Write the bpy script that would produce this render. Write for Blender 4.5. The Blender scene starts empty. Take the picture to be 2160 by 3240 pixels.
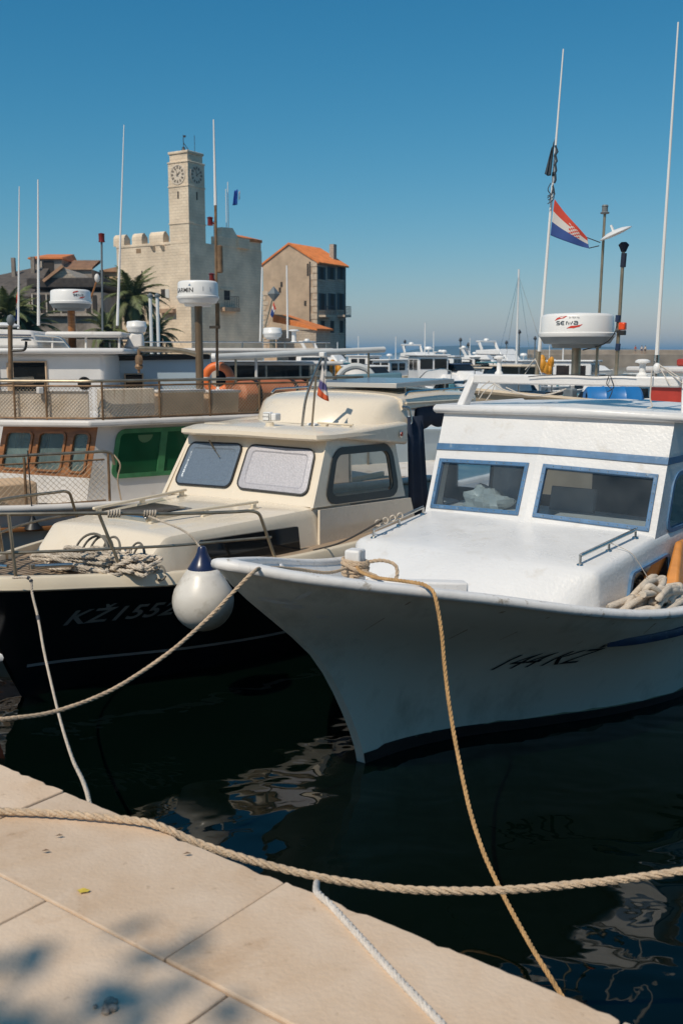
import bpy, bmesh, math, random
import numpy as np
from mathutils import Vector, Matrix
from mathutils.bvhtree import BVHTree

random.seed(7)
R = math.radians
SC = bpy.context.scene
COL = SC.collection

# ------------------------------------------------------------------ camera
F_PX, CXP, CYP, CAM_H, HOR = 3185.0, 1080.0, 1620.0, 2.4, 1120.0
PITCH = math.atan((CYP - HOR) / F_PX)
cam_d = bpy.data.cameras.new('camera')
cam = bpy.data.objects.new('camera', cam_d)
COL.objects.link(cam)
cam.location = (0, 0, CAM_H)
cam.rotation_euler = (math.pi / 2 - PITCH, 0, 0)
cam_d.sensor_fit = 'VERTICAL'
cam_d.sensor_height = 23.4
cam_d.lens = F_PX / 3240.0 * 23.4
cam_d.clip_end = 40000
cam_d.clip_start = 0.05
cam_d.dof.use_dof = True
cam_d.dof.focus_distance = 6.6
cam_d.dof.aperture_fstop = 3.2
SC.camera = cam

# ------------------------------------------------------------------ light
SUN_EL, SUN_AZ = R(52), math.atan2(-0.58, -0.815)      # azimuth of the direction towards the sun: x, y
sx, sy = math.sin(SUN_AZ) * math.cos(SUN_EL), math.cos(SUN_AZ) * math.cos(SUN_EL)
SUNV = Vector((sx, sy, math.sin(SUN_EL)))
world = bpy.data.worlds.new('World')
SC.world = world
world.use_nodes = True
wn = world.node_tree.nodes
wl = world.node_tree.links
wn.clear()
sky = wn.new('ShaderNodeTexSky')
sky.sky_type = 'NISHITA'
sky.sun_disc = False
sky.sun_elevation = SUN_EL
sky.sun_rotation = SUN_AZ
sky.altitude = 0
sky.air_density = 1.0
sky.dust_density = 0.5
sky.ozone_density = 4.0
bgn = wn.new('ShaderNodeBackground')
bgn.inputs['Strength'].default_value = 0.1
wo = wn.new('ShaderNodeOutputWorld')
# film-like colour response of the clear sky: one gain and power per channel, the same in every direction
sep = wn.new('ShaderNodeSeparateColor'); comb = wn.new('ShaderNodeCombineColor'); wl.new(sky.outputs[0], sep.inputs[0])
for k_, (g_, e_) in enumerate(((0.150, 1.95), (0.78, 1.0), (1.15, 0.82))):
    pw = wn.new('ShaderNodeMath'); pw.operation = 'POWER'; pw.inputs[1].default_value = e_; wl.new(sep.outputs[k_], pw.inputs[0])
    ml = wn.new('ShaderNodeMath'); ml.operation = 'MULTIPLY'; ml.inputs[1].default_value = g_; wl.new(pw.outputs[0], ml.inputs[0]); wl.new(ml.outputs[0], comb.inputs[k_])
wl.new(comb.outputs[0], bgn.inputs[0])
wl.new(bgn.outputs[0], wo.inputs[0])
sun_d = bpy.data.lights.new('sun', 'SUN')
sun_d.energy = 3.55
sun_d.angle = R(0.5)
sun_d.color = (1.0, 0.90, 0.75)
sun = bpy.data.objects.new('sun', sun_d)
COL.objects.link(sun)
sun.rotation_euler = SUNV.to_track_quat('Z', 'Y').to_euler()
SC.view_settings.view_transform = 'Standard'
SC.view_settings.look = 'None'
SC.view_settings.gamma = 1
SC.view_settings.exposure = 0.0
SC.view_settings.use_curve_mapping = False
SC.render.engine = 'CYCLES'
SC.cycles.use_denoising = True
SC.cycles.max_bounces = 8
SC.cycles.transparent_max_bounces = 12
SC.cycles.caustics_reflective = True; SC.cycles.blur_glossy = 1.0
SC.cycles.caustics_refractive = False
SC.cycles.sample_clamp_indirect = 6

# ------------------------------------------------------------------ unprojection (photo pixel -> place)
_c, _s = math.cos(PITCH), math.sin(PITCH)
def ray(px, py):
    a = (px - CXP) / F_PX; b = (CYP - py) / F_PX
    return Vector((a, _c + b * _s, -_s + b * _c))
def onz(px, py, z=0.0):
    r = ray(px, py); t = (z - CAM_H) / r.z
    return Vector((r.x * t, r.y * t, z))
def at(px, py, y):
    r = ray(px, py); t = y / r.y
    return Vector((r.x * t, y, CAM_H + r.z * t))
class Frame:
    """boat-local frame: x = port, y = aft from the stem, z = up"""
    def __init__(f, org, deg):
        th = R(deg); f.o = Vector((org[0], org[1], 0)); f.th = th
        f.a = Vector((math.sin(th), math.cos(th), 0)); f.p = Vector((math.cos(th), -math.sin(th), 0))
    def W(f, q): return f.o + f.p * q[0] + f.a * q[1] + Vector((0, 0, q[2]))
    def L(f, P): d = Vector(P) - f.o; return Vector((d.dot(f.p), d.dot(f.a), d.z))
    def hit(f, px, py, k, val):          # k: 0 port plane, 1 aft plane, 2 height
        r = ray(px, py); n = (f.p, f.a, Vector((0, 0, 1)))[k]; C = Vector((0, 0, CAM_H))
        t = (val + n.dot(f.o) - n.dot(C)) / n.dot(r)
        return f.L(C + r * t)

# ------------------------------------------------------------------ materials
MATS = {}
def mat(name, col, rough=0.5, metal=0.0, var=0.0, vscale=4.0, bump=0.0, bscale=40.0, dirt=None, dscale=3.0, dlo=0.5, dhi=0.75, spec=0.5, stretch=None, emit=None, coat=0.0, rvar=0.0):
    if name in MATS: return MATS[name]
    m = bpy.data.materials.new(name); m.use_nodes = True
    nt = m.node_tree; N = nt.nodes; L = nt.links
    bs = N['Principled BSDF']
    bs.inputs['Roughness'].default_value = rough
    bs.inputs['Metallic'].default_value = metal
    bs.inputs['Specular IOR Level'].default_value = spec
    if coat: bs.inputs['Coat Weight'].default_value = coat; bs.inputs['Coat Roughness'].default_value = 0.08
    c4 = (col[0], col[1], col[2], 1)
    tc = N.new('ShaderNodeTexCoord'); vec = tc.outputs['Object']
    if stretch:
        mp = N.new('ShaderNodeMapping'); mp.inputs['Scale'].default_value = stretch
        L.new(vec, mp.inputs[0]); vec = mp.outputs[0]
    out = None
    if var > 0:
        n1 = N.new('ShaderNodeTexNoise'); n1.inputs['Scale'].default_value = vscale; n1.inputs['Detail'].default_value = 6
        L.new(vec, n1.inputs['Vector'])
        mx = N.new('ShaderNodeMix'); mx.data_type = 'RGBA'
        lo = [max(0, x * (1 - var)) for x in col]; hi = [min(1, x * (1 + var)) for x in col]
        mx.inputs['A'].default_value = (*lo, 1); mx.inputs['B'].default_value = (*hi, 1)
        rp = N.new('ShaderNodeMapRange'); rp.inputs[1].default_value = 0.3; rp.inputs[2].default_value = 0.7
        L.new(n1.outputs[0], rp.inputs[0]); L.new(rp.outputs[0], mx.inputs['Factor'])
        out = mx.outputs['Result']
    if dirt:
        n2 = N.new('ShaderNodeTexNoise'); n2.inputs['Scale'].default_value = dscale; n2.inputs['Detail'].default_value = 9; n2.inputs['Roughness'].default_value = 0.65
        L.new(vec, n2.inputs['Vector'])
        rp = N.new('ShaderNodeMapRange'); rp.inputs[1].default_value = dlo; rp.inputs[2].default_value = dhi
        L.new(n2.outputs[0], rp.inputs[0])
        mx = N.new('ShaderNodeMix'); mx.data_type = 'RGBA'
        if out is None: mx.inputs['A'].default_value = c4
        else: L.new(out, mx.inputs['A'])
        mx.inputs['B'].default_value = (*dirt, 1)
        L.new(rp.outputs[0], mx.inputs['Factor'])
        out = mx.outputs['Result']
    if out is None: bs.inputs['Base Color'].default_value = c4
    else: L.new(out, bs.inputs['Base Color'])
    if rvar:
        n4 = N.new('ShaderNodeTexNoise'); n4.inputs['Scale'].default_value = vscale * 2.3; n4.inputs['Detail'].default_value = 5
        L.new(vec, n4.inputs['Vector'])
        rr = N.new('ShaderNodeMapRange'); rr.inputs[1].default_value = 0.3; rr.inputs[2].default_value = 0.7
        rr.inputs[3].default_value = max(0.02, rough - rvar); rr.inputs[4].default_value = rough + rvar
        L.new(n4.outputs[0], rr.inputs[0]); L.new(rr.outputs[0], bs.inputs['Roughness'])
    if bump > 0:
        n3 = N.new('ShaderNodeTexNoise'); n3.inputs['Scale'].default_value = bscale; n3.inputs['Detail'].default_value = 4
        L.new(vec, n3.inputs['Vector'])
        bp = N.new('ShaderNodeBump'); bp.inputs['Strength'].default_value = bump; bp.inputs['Distance'].default_value = 0.02
        L.new(n3.outputs[0], bp.inputs['Height']); L.new(bp.outputs[0], bs.inputs['Normal'])
    if emit: bs.inputs['Emission Color'].default_value = (*emit[:3], 1); bs.inputs['Emission Strength'].default_value = emit[3]
    MATS[name] = m
    return m

def glass_mat(name, tint, dust=0.12, dcol=(0.55, 0.6, 0.62), dscale=6.0, gloss=0.04):
    if name in MATS: return MATS[name]
    m = bpy.data.materials.new(name); m.use_nodes = True
    nt = m.node_tree; N = nt.nodes; L = nt.links; N.clear()
    o = N.new('ShaderNodeOutputMaterial')
    tr = N.new('ShaderNodeBsdfTransparent'); tr.inputs[0].default_value = (*tint, 1)
    gl = N.new('ShaderNodeBsdfGlossy'); gl.inputs['Roughness'].default_value = gloss; gl.inputs[0].default_value = (1, 1, 1, 1)
    fr = N.new('ShaderNodeFresnel'); fr.inputs[0].default_value = 1.5
    m1 = N.new('ShaderNodeMixShader'); L.new(fr.outputs[0], m1.inputs[0]); L.new(tr.outputs[0], m1.inputs[1]); L.new(gl.outputs[0], m1.inputs[2])
    df = N.new('ShaderNodeBsdfDiffuse'); df.inputs[0].default_value = (*dcol, 1)
    tc = N.new('ShaderNodeTexCoord'); nz = N.new('ShaderNodeTexNoise'); nz.inputs['Scale'].default_value = dscale; nz.inputs['Detail'].default_value = 8
    L.new(tc.outputs['Object'], nz.inputs['Vector'])
    rp = N.new('ShaderNodeMapRange'); rp.inputs[1].default_value = 0.35; rp.inputs[2].default_value = 0.75; rp.inputs[3].default_value = dust * 0.4; rp.inputs[4].default_value = dust * 1.8
    L.new(nz.outputs[0], rp.inputs[0])
    m2 = N.new('ShaderNodeMixShader'); L.new(rp.outputs[0], m2.inputs[0]); L.new(m1.outputs[0], m2.inputs[1]); L.new(df.outputs[0], m2.inputs[2])
    L.new(m2.outputs[0], o.inputs[0])
    MATS[name] = m
    return m

WHITE = mat('white_boat_paint', (0.72, 0.71, 0.70), 0.34, var=0.04, vscale=2.5, bump=0.16, bscale=45, dirt=(0.55, 0.50, 0.43), dscale=6, dlo=0.57, dhi=0.84, rvar=0.1)
WHULL = mat('white_hull_paint', (0.74, 0.70, 0.60), 0.42, var=0.07, vscale=1.6, bump=0.03, bscale=8, dirt=(0.42, 0.39, 0.31), dscale=3.2, dlo=0.52, dhi=0.80, rvar=0.1, stretch=(1, 1, .45))
GUNW = mat('chipped_gunwale_paint', (0.74, 0.72, 0.70), 0.5, var=0.06, vscale=6, bump=0.13, bscale=26, dirt=(0.36, 0.31, 0.25), dscale=13, dlo=0.585, dhi=0.68)
CREAM = mat('cream_gelcoat', (0.78, 0.68, 0.54), 0.26, var=0.03, vscale=2, bump=0.01, bscale=10, coat=0.4, rvar=0.06, dirt=(0.68, 0.57, 0.43), dscale=2.0, dlo=0.55, dhi=0.85)
CREAMTRIM = mat('cream_trim', (0.72, 0.62, 0.47), 0.35, var=0.06)
BLACKHULL = mat('black_hull_gloss', (0.006, 0.006, 0.007), 0.16, var=0.2, vscale=3, bump=0.01, bscale=3)
BOTTOM = mat('dark_antifouling', (0.020, 0.010, 0.008), 0.6, var=0.4, vscale=6, bump=0.2)
BLUE = mat('blue_trim_paint', (0.075, 0.17, 0.31), 0.5, var=0.18, vscale=9, dirt=(0.24, 0.32, 0.40), dscale=22, dlo=0.58, dhi=0.75)
NAVY = mat('navy_rubber', (0.018, 0.035, 0.085), 0.45, var=0.3, vscale=12, dirt=(0.15, 0.17, 0.2), dscale=25, dlo=0.62, dhi=0.72)
STEEL = mat('stainless_steel', (0.55, 0.54, 0.51), 0.22, metal=1.0, var=0.15, vscale=8)
OLDSTEEL = mat('weathered_steel_tube', (0.36, 0.30, 0.22), 0.42, metal=0.75, var=0.25, vscale=10)
BLACKP = mat('black_plastic', (0.015, 0.015, 0.016), 0.45, var=0.2)
WHITEP = mat('white_plastic', (0.78, 0.77, 0.75), 0.35, var=0.03, bump=0.01)
GREYP = mat('grey_plastic', (0.16, 0.18, 0.19), 0.45, var=0.1)
ROPE = mat('rope_beige', (0.56, 0.42, 0.29), 0.9, var=0.16, vscale=30, bump=0.5, bscale=160)
ROPEY = mat('rope_golden', (0.50, 0.30, 0.13), 0.9, var=0.2, vscale=20, bump=0.5, bscale=160)
ROPEW = mat('rope_pale', (0.62, 0.53, 0.43), 0.9, var=0.14, vscale=30, bump=0.5, bscale=160)
ROPEG = mat('rope_grey', (0.50, 0.43, 0.35), 0.9, var=0.35, vscale=14, bump=0.5, bscale=120)
WOOD = mat('varnished_wood', (0.29, 0.12, 0.04), 0.35, var=0.3, vscale=6, stretch=(1, 1, 6))
ORWOOD = mat('orange_plywood', (0.55, 0.22, 0.05), 0.4, var=0.2, vscale=3, stretch=(1, 6, 1))
TEAK = mat('grey_teak', (0.34, 0.25, 0.17), 0.7, var=0.2, vscale=8, stretch=(8, 1, 1))
RED = mat('faded_red', (0.42, 0.045, 0.03), 0.5, var=0.2)
ORANGE = mat('orange_red_lens', (0.75, 0.07, 0.01), 0.3)
LBUOY = mat('orange_lifebuoy', (0.75, 0.16, 0.03), 0.5, var=0.15)
DARKIN = mat('dark_interior', (0.05, 0.055, 0.06), 0.7, var=0.3)
DARKGL = mat('dark_window', (0.012, 0.014, 0.016), 0.08, var=0.3, vscale=1.5)
GREENGL = mat('green_window', (0.014, 0.085, 0.035), 0.12, var=0.3, vscale=2)
GREENFR = mat('green_frame', (0.05, 0.20, 0.08), 0.5, var=0.25, vscale=10)
GLASS = glass_mat('dusty_glass', (0.62, 0.69, 0.73), 0.045, dscale=3.0)
GLASS2 = glass_mat('tinted_glass', (0.62, 0.60, 0.56), 0.05)
NAVYCLOTH = mat('navy_canvas', (0.012, 0.02, 0.04), 0.85, var=0.3, bump=0.2)
LETTER = mat('grey_lettering', (0.23, 0.23, 0.21), 0.5, var=0.2)
BLACKLET = mat('black_lettering', (0.012, 0.012, 0.014), 0.6)

# ------------------------------------------------------------------ mesh builder
def V(*a): return Vector(a)
class MB:
    def __init__(s): s.v = []; s.f = []; s.mi = []; s.cur = 0
    def add(s, vs, fs):
        b = len(s.v); s.v += [Vector(q) for q in vs]
        for f in fs: s.f.append([i + b for i in f]); s.mi.append(s.cur)
        return s
    def box(s, c, d, M=None):
        hx, hy, hz = d[0] / 2, d[1] / 2, d[2] / 2
        vs = [Vector((x * hx, y * hy, z * hz)) for z in (-1, 1) for y in (-1, 1) for x in (-1, 1)]
        if M is not None: vs = [M @ q for q in vs]
        vs = [q + Vector(c) for q in vs]
        return s.add(vs, [(0, 2, 3, 1), (4, 5, 7, 6), (0, 1, 5, 4), (2, 6, 7, 3), (0, 4, 6, 2), (1, 3, 7, 5)])
    def hexa(s, b4, t4):      # bottom quad (ccw from above), top quad
        return s.add(list(b4) + list(t4), [(3, 2, 1, 0), (4, 5, 6, 7), (0, 1, 5, 4), (1, 2, 6, 5), (2, 3, 7, 6), (3, 0, 4, 7)])
    def bar(s, a, b, w, h=None, up=(0, 0, 1)):
        a, b = Vector(a), Vector(b); h = h or w
        d = (b - a).normalized(); u = Vector(up)
        if abs(d.dot(u)) > 0.98: u = Vector((0, 1, 0))
        x = d.cross(u).normalized(); z = x.cross(d).normalized()
        q = [(-1, -1), (1, -1), (1, 1), (-1, 1)]
        vs = [p + x * (i * w / 2) + z * (j * h / 2) for p in (a, b) for i, j in q]
        return s.add(vs, [(3, 2, 1, 0), (4, 5, 6, 7), (0, 1, 5, 4), (1, 2, 6, 5), (2, 3, 7, 6), (3, 0, 4, 7)])
    def tube(s, path, r, n=8, closed=False, cap=True):
        P = [Vector(q) for q in path]; m = len(P)
        rs = r if isinstance(r, (list, tuple)) else [r] * m
        rows = []; prev = None
        for i in range(m):
            if closed: d = P[(i + 1) % m] - P[i - 1]
            else: d = P[min(i + 1, m - 1)] - P[max(i - 1, 0)]
            if d.length < 1e-9: d = Vector((0, 0, 1))
            d.normalize()
            if prev is None:
                u = Vector((0, 0, 1)) if abs(d.z) < 0.9 else Vector((1, 0, 0))
                x = d.cross(u).normalized()
            else:
                x = (prev - d * prev.dot(d))
                x = x.normalized() if x.length > 1e-6 else d.orthogonal().normalized()
            y = d.cross(x); prev = x
            rows.append([P[i] + (x * math.cos(t) + y * math.sin(t)) * rs[i] for t in [2 * math.pi * k / n for k in range(n)]])
        b = len(s.v)
        for row in rows: s.v += row
        rng = m if closed else m - 1
        for i in range(rng):
            j = (i + 1) % m
            for k in range(n):
                k2 = (k + 1) % n
                s.f.append([b + i * n + k, b + i * n + k2, b + j * n + k2, b + j * n + k]); s.mi.append(s.cur)
        if cap and not closed:
            s.f.append([b + k for k in reversed(range(n))]); s.mi.append(s.cur)
            s.f.append([b + (m - 1) * n + k for k in range(n)]); s.mi.append(s.cur)
        return s
    def lathe(s, prof, n=24, c=(0, 0, 0), M=None, sx=1.0, sy=1.0):
        c = Vector(c); b = len(s.v); m = len(prof)
        for r, z in prof:
            for k in range(n):
                t = 2 * math.pi * k / n
                q = Vector((r * math.cos(t) * sx, r * math.sin(t) * sy, z))
                if M is not None: q = M @ q
                s.v.append(q + c)
        for i in range(m - 1):
            for k in range(n):
                k2 = (k + 1) % n
                s.f.append([b + i * n + k, b + i * n + k2, b + (i + 1) * n + k2, b + (i + 1) * n + k]); s.mi.append(s.cur)
        if prof[0][0] > 1e-6: s.f.append([b + k for k in reversed(range(n))]); s.mi.append(s.cur)
        if prof[-1][0] > 1e-6: s.f.append([b + (m - 1) * n + k for k in range(n)]); s.mi.append(s.cur)
        return s
    def loft(s, rows, closed=False, flip=False):
        n = len(rows[0]); b = len(s.v)
        for r_ in rows: s.v += [Vector(q) for q in r_]
        for i in range(len(rows) - 1):
            for k in range(n if closed else n - 1):
                k2 = (k + 1) % n
                f = [b + i * n + k, b + i * n + k2, b + (i + 1) * n + k2, b + (i + 1) * n + k]
                s.f.append(f[::-1] if flip else f); s.mi.append(s.cur)
        return s
    def prism(s, pts, d):     # polygon extruded by vector d
        d = Vector(d); n = len(pts); P = [Vector(q) for q in pts]
        return s.add(P + [q + d for q in P], [tuple(reversed(range(n))), tuple(range(n, 2 * n))] + [(k, (k + 1) % n, (k + 1) % n + n, k + n) for k in range(n)])
    def ball(s, c, r, n=10, m=7, sc=(1, 1, 1)):
        c = Vector(c); b = len(s.v)
        prof = [(math.sin(math.pi * i / m), -math.cos(math.pi * i / m)) for i in range(m + 1)]
        for a, z in prof:
            for k in range(n):
                t = 2 * math.pi * k / n
                s.v.append(c + Vector((a * math.cos(t) * r * sc[0], a * math.sin(t) * r * sc[1], z * r * sc[2])))
        for i in range(m):
            for k in range(n):
                k2 = (k + 1) % n
                s.f.append([b + i * n + k, b + i * n + k2, b + (i + 1) * n + k2, b + (i + 1) * n + k]); s.mi.append(s.cur)
        return s
    def panel(s, cs, holes=(), t=0.03):
        """planar-ish slab from corners BL,BR,TR,TL with holes [(a0,a1,b0,b1,rad)] in unit coords; thickness goes inward (behind)"""
        BL, BR, TR, TL = [Vector(q) for q in cs]
        nrm = ((BR - BL).cross(TL - BL)).normalized()
        def mp(a, b_): return BL * (1 - a) * (1 - b_) + BR * a * (1 - b_) + TR * a * b_ + TL * (1 - a) * b_
        loops = [[mp(0, 0), mp(1, 0), mp(1, 1), mp(0, 1)]]
        for h in holes: loops.append([mp(a, b_) for a, b_ in rrect2(h)])
        bm = bmesh.new(); edges = []; counts = []
        for lp in loops:
            vs = [bm.verts.new(q) for q in lp]; counts.append(vs)
            for i in range(len(vs)): edges.append(bm.edges.new((vs[i], vs[(i + 1) % len(vs)])))
        bmesh.ops.triangle_fill(bm, use_beauty=True, use_dissolve=False, edges=edges, normal=nrm)
        bm.verts.index_update(); bm.verts.ensure_lookup_table()
        n = len(bm.verts); b = len(s.v)
        s.v += [q.co.copy() for q in bm.verts] + [q.co - nrm * t for q in bm.verts]
        for f in bm.faces:
            idx = [q.index for q in f.verts]
            fn = f.normal if f.normal.length > 0 else nrm
            if fn.dot(nrm) < 0: idx.reverse()
            s.f.append([b + i for i in idx]); s.mi.append(s.cur)
            s.f.append([b + n + i for i in reversed(idx)]); s.mi.append(s.cur)
        for li, vs in enumerate(counts):
            for i in range(len(vs)):
                a, c = vs[i].index, vs[(i + 1) % len(vs)].index
                f = [b + a, b + a + n, b + c + n, b + c]
                s.f.append(f if li == 0 else f[::-1]); s.mi.append(s.cur)
        bm.free()
        return s
    def build(s, name, m, parent=None, smooth=40, bevel=0, world=False, kind=None, label=None, seg=2, sub=0):
        vs = s.v
        if world and parent is not None:
            Mi = Matrix.LocRotScale(parent.location, parent.rotation_euler, None).inverted()
            vs = [Mi @ q for q in vs]
        me = bpy.data.meshes.new(name)
        me.from_pydata([tuple(q) for q in vs], [], s.f)
        ms = m if isinstance(m, (list, tuple)) else [m]
        for q in ms: me.materials.append(q)
        if len(ms) > 1: me.polygons.foreach_set('material_index', s.mi)
        if smooth:
            me.polygons.foreach_set('use_smooth', [True] * len(me.polygons))
            me.set_sharp_from_angle(angle=R(smooth))
        me.update()
        o = bpy.data.objects.new(name, me); COL.objects.link(o)
        if parent is not None: o.parent = parent
        if bevel:
            md = o.modifiers.new('bevel', 'BEVEL'); md.width = bevel; md.segments = seg; md.limit_method = 'ANGLE'; md.angle_limit = R(40)
        if sub:
            md = o.modifiers.new('sub', 'SUBSURF'); md.levels = sub; md.render_levels = sub
        if kind: o['kind'] = kind
        if label: o['label'] = label
        return o

def rrect2(h):
    a0, a1, b0, b1, rd = h[:5]
    asp = h[5] if len(h) > 5 else 1.0      # width/height of the panel, so corners come out round
    if rd <= 0: return [(a0, b0), (a1, b0), (a1, b1), (a0, b1)]
    ra, rb = rd, rd * asp
    pts = []
    for (ca, cb, t0) in ((a1 - ra, b0 + rb, -90), (a1 - ra, b1 - rb, 0), (a0 + ra, b1 - rb, 90), (a0 + ra, b0 + rb, 180)):
        for k in range(5):
            t = R(t0 + 22.5 * k); pts.append((ca + ra * math.cos(t), cb + rb * math.sin(t)))
    return pts
def quadmap(cs):
    BL, BR, TR, TL = [Vector(q) for q in cs]
    nrm = ((BR - BL).cross(TL - BL)).normalized()
    return (lambda a, b_, d=0.0: BL * (1 - a) * (1 - b_) + BR * a * (1 - b_) + TR * a * b_ + TL * (1 - a) * b_ + nrm * d), nrm
def ring_frame(mb, cs, h, wid, proud, back=0.005):
    """frame moulding around a hole; wid in unit coords of width"""
    f, n = quadmap(cs); asp = h[5] if len(h) > 5 else 1.0
    i_ = rrect2(h); h2 = (h[0] - wid, h[1] + wid, h[2] - wid * asp, h[3] + wid * asp, h[4] + wid if h[4] > 0 else 0, asp)
    o_ = rrect2(h2)
    rows = [[f(*q, -back) for q in i_], [f(*q, proud) for q in i_], [f(*q, proud) for q in o_], [f(*q, -back) for q in o_]]
    b = len(mb.v); k = len(i_)
    for r_ in rows: mb.v += r_
    for i in range(3):
        for j in range(k):
            j2 = (j + 1) % k
            mb.f.append([b + i * k + j, b + (i + 1) * k + j, b + (i + 1) * k + j2, b + i * k + j2][::-1]); mb.mi.append(mb.cur)
    return mb
def pane(mb, cs, h, d):
    f, n = quadmap(cs); pts = [f(*q, d) for q in rrect2(h)]
    mb.add(pts, [tuple(range(len(pts)))]); return mb

def empty(name, loc, rz=0.0):
    o = bpy.data.objects.new(name, None); COL.objects.link(o)
    o.location = loc; o.rotation_euler = (0, 0, rz); o.empty_display_size = 0.2
    return o
def tag(o, label=None, cat=None, group=None, kind=None):
    if label: o['label'] = label
    if cat: o['category'] = cat
    if group: o['group'] = group
    if kind: o['kind'] = kind
    return o
def children(o): return [c for c in COL.objects if c.parent == o]
def copy_tree(o, parent=None):
    c = o.copy(); COL.objects.link(c); c.parent = parent
    for ch in list(children(o)): copy_tree(ch, c)
    return c

def spl(pts, n):
    """catmull-rom through points -> n samples"""
    P = [Vector(q) for q in pts]; m = len(P) - 1; out = []
    for i in range(n):
        t = i / (n - 1) * m; k = min(int(t), m - 1); t -= k
        p0 = P[max(k - 1, 0)] if k > 0 else P[0] * 2 - P[1]
        p1, p2 = P[k], P[k + 1]
        p3 = P[k + 2] if k + 2 <= m else P[m] * 2 - P[m - 1]
        out.append(0.5 * ((2 * p1) + (p2 - p0) * t + (2 * p0 - 5 * p1 + 4 * p2 - p3) * t * t + (3 * p1 - p0 - 3 * p2 + p3) * t ** 3))
    return out
def pchip(xs, ys):
    xs = list(xs); ys = list(ys); n = len(xs)
    h = [xs[i + 1] - xs[i] for i in range(n - 1)]; dl = [(ys[i + 1] - ys[i]) / h[i] for i in range(n - 1)]
    m = [0] * n; m[0] = dl[0]; m[-1] = dl[-1]
    for i in range(1, n - 1):
        m[i] = 0 if dl[i - 1] * dl[i] <= 0 else 2 / (1 / dl[i - 1] + 1 / dl[i])
    def f(x):
        x = min(max(x, xs[0]), xs[-1]); k = 0
        while k < n - 2 and x > xs[k + 1]: k += 1
        t = (x - xs[k]) / h[k]
        return (1 + 2 * t) * (1 - t) ** 2 * ys[k] + t * (1 - t) ** 2 * h[k] * m[k] + t * t * (3 - 2 * t) * ys[k + 1] + t * t * (t - 1) * h[k] * m[k + 1]
    return f
def resample(path, step):
    P = [Vector(q) for q in path]; out = [P[0].copy()]; acc = 0
    for a, b in zip(P, P[1:]):
        L_ = (b - a).length; d = step - acc
        while d <= L_: out.append(a.lerp(b, d / L_)); d += step
        acc = (acc + L_) % step if L_ else acc
        acc = L_ - (d - step)
    out.append(P[-1]); return out
def rope_mb(path, r, pitch=None, mb=None, n=6):
    """three-strand laid rope"""
    mb = mb or MB(); pitch = pitch or r * 7
    P = resample(path, pitch / 8); m = len(P)
    T = []; X = []; prev = None
    for i in range(m):
        d = (P[min(i + 1, m - 1)] - P[max(i - 1, 0)]).normalized()
        if prev is None: x = d.cross(Vector((0, 0, 1)) if abs(d.z) < 0.9 else Vector((1, 0, 0))).normalized()
        else: x = (prev - d * prev.dot(d)).normalized()
        prev = x; T.append(d); X.append(x)
    for k in range(3):
        sp = []
        for i in range(m):
            t = 2 * math.pi * (i / 8.0 + k / 3.0); y = T[i].cross(X[i])
            wob = 1 + 0.04 * math.sin(i * 0.37 + k)
            sp.append(P[i] + (X[i] * math.cos(t) + y * math.sin(t)) * r * 0.5 * wob)
        mb.tube(sp, r * 0.56, n)
    return mb

def text_mesh(txt, size, shear=0.0, bold=0.0, spacing=1.0):
    cu = bpy.data.curves.new('txt', 'FONT'); cu.body = txt; cu.size = size; cu.shear = shear; cu.offset = bold; cu.space_character = spacing
    cu.align_x = 'CENTER'; cu.align_y = 'CENTER'; cu.resolution_u = 4; cu.fill_mode = 'FRONT'
    o = bpy.data.objects.new('txt', cu); COL.objects.link(o)
    dg = bpy.context.evaluated_depsgraph_get(); dg.update()
    me = bpy.data.meshes.new_from_object(o.evaluated_get(dg))
    bm = bmesh.new(); bm.from_mesh(me)
    bmesh.ops.triangulate(bm, faces=bm.faces[:])
    bmesh.ops.subdivide_edges(bm, edges=[e for e in bm.edges if e.calc_length() > size * 0.12], cuts=2)
    bmesh.ops.triangulate(bm, faces=bm.faces[:])
    vs = [v.co.copy() for v in bm.verts]; bm.verts.index_update(); fs = [[v.index for v in f.verts] for f in bm.faces]
    bm.free(); bpy.data.objects.remove(o); bpy.data.meshes.remove(me); bpy.data.curves.remove(cu)
    return vs, fs

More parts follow.
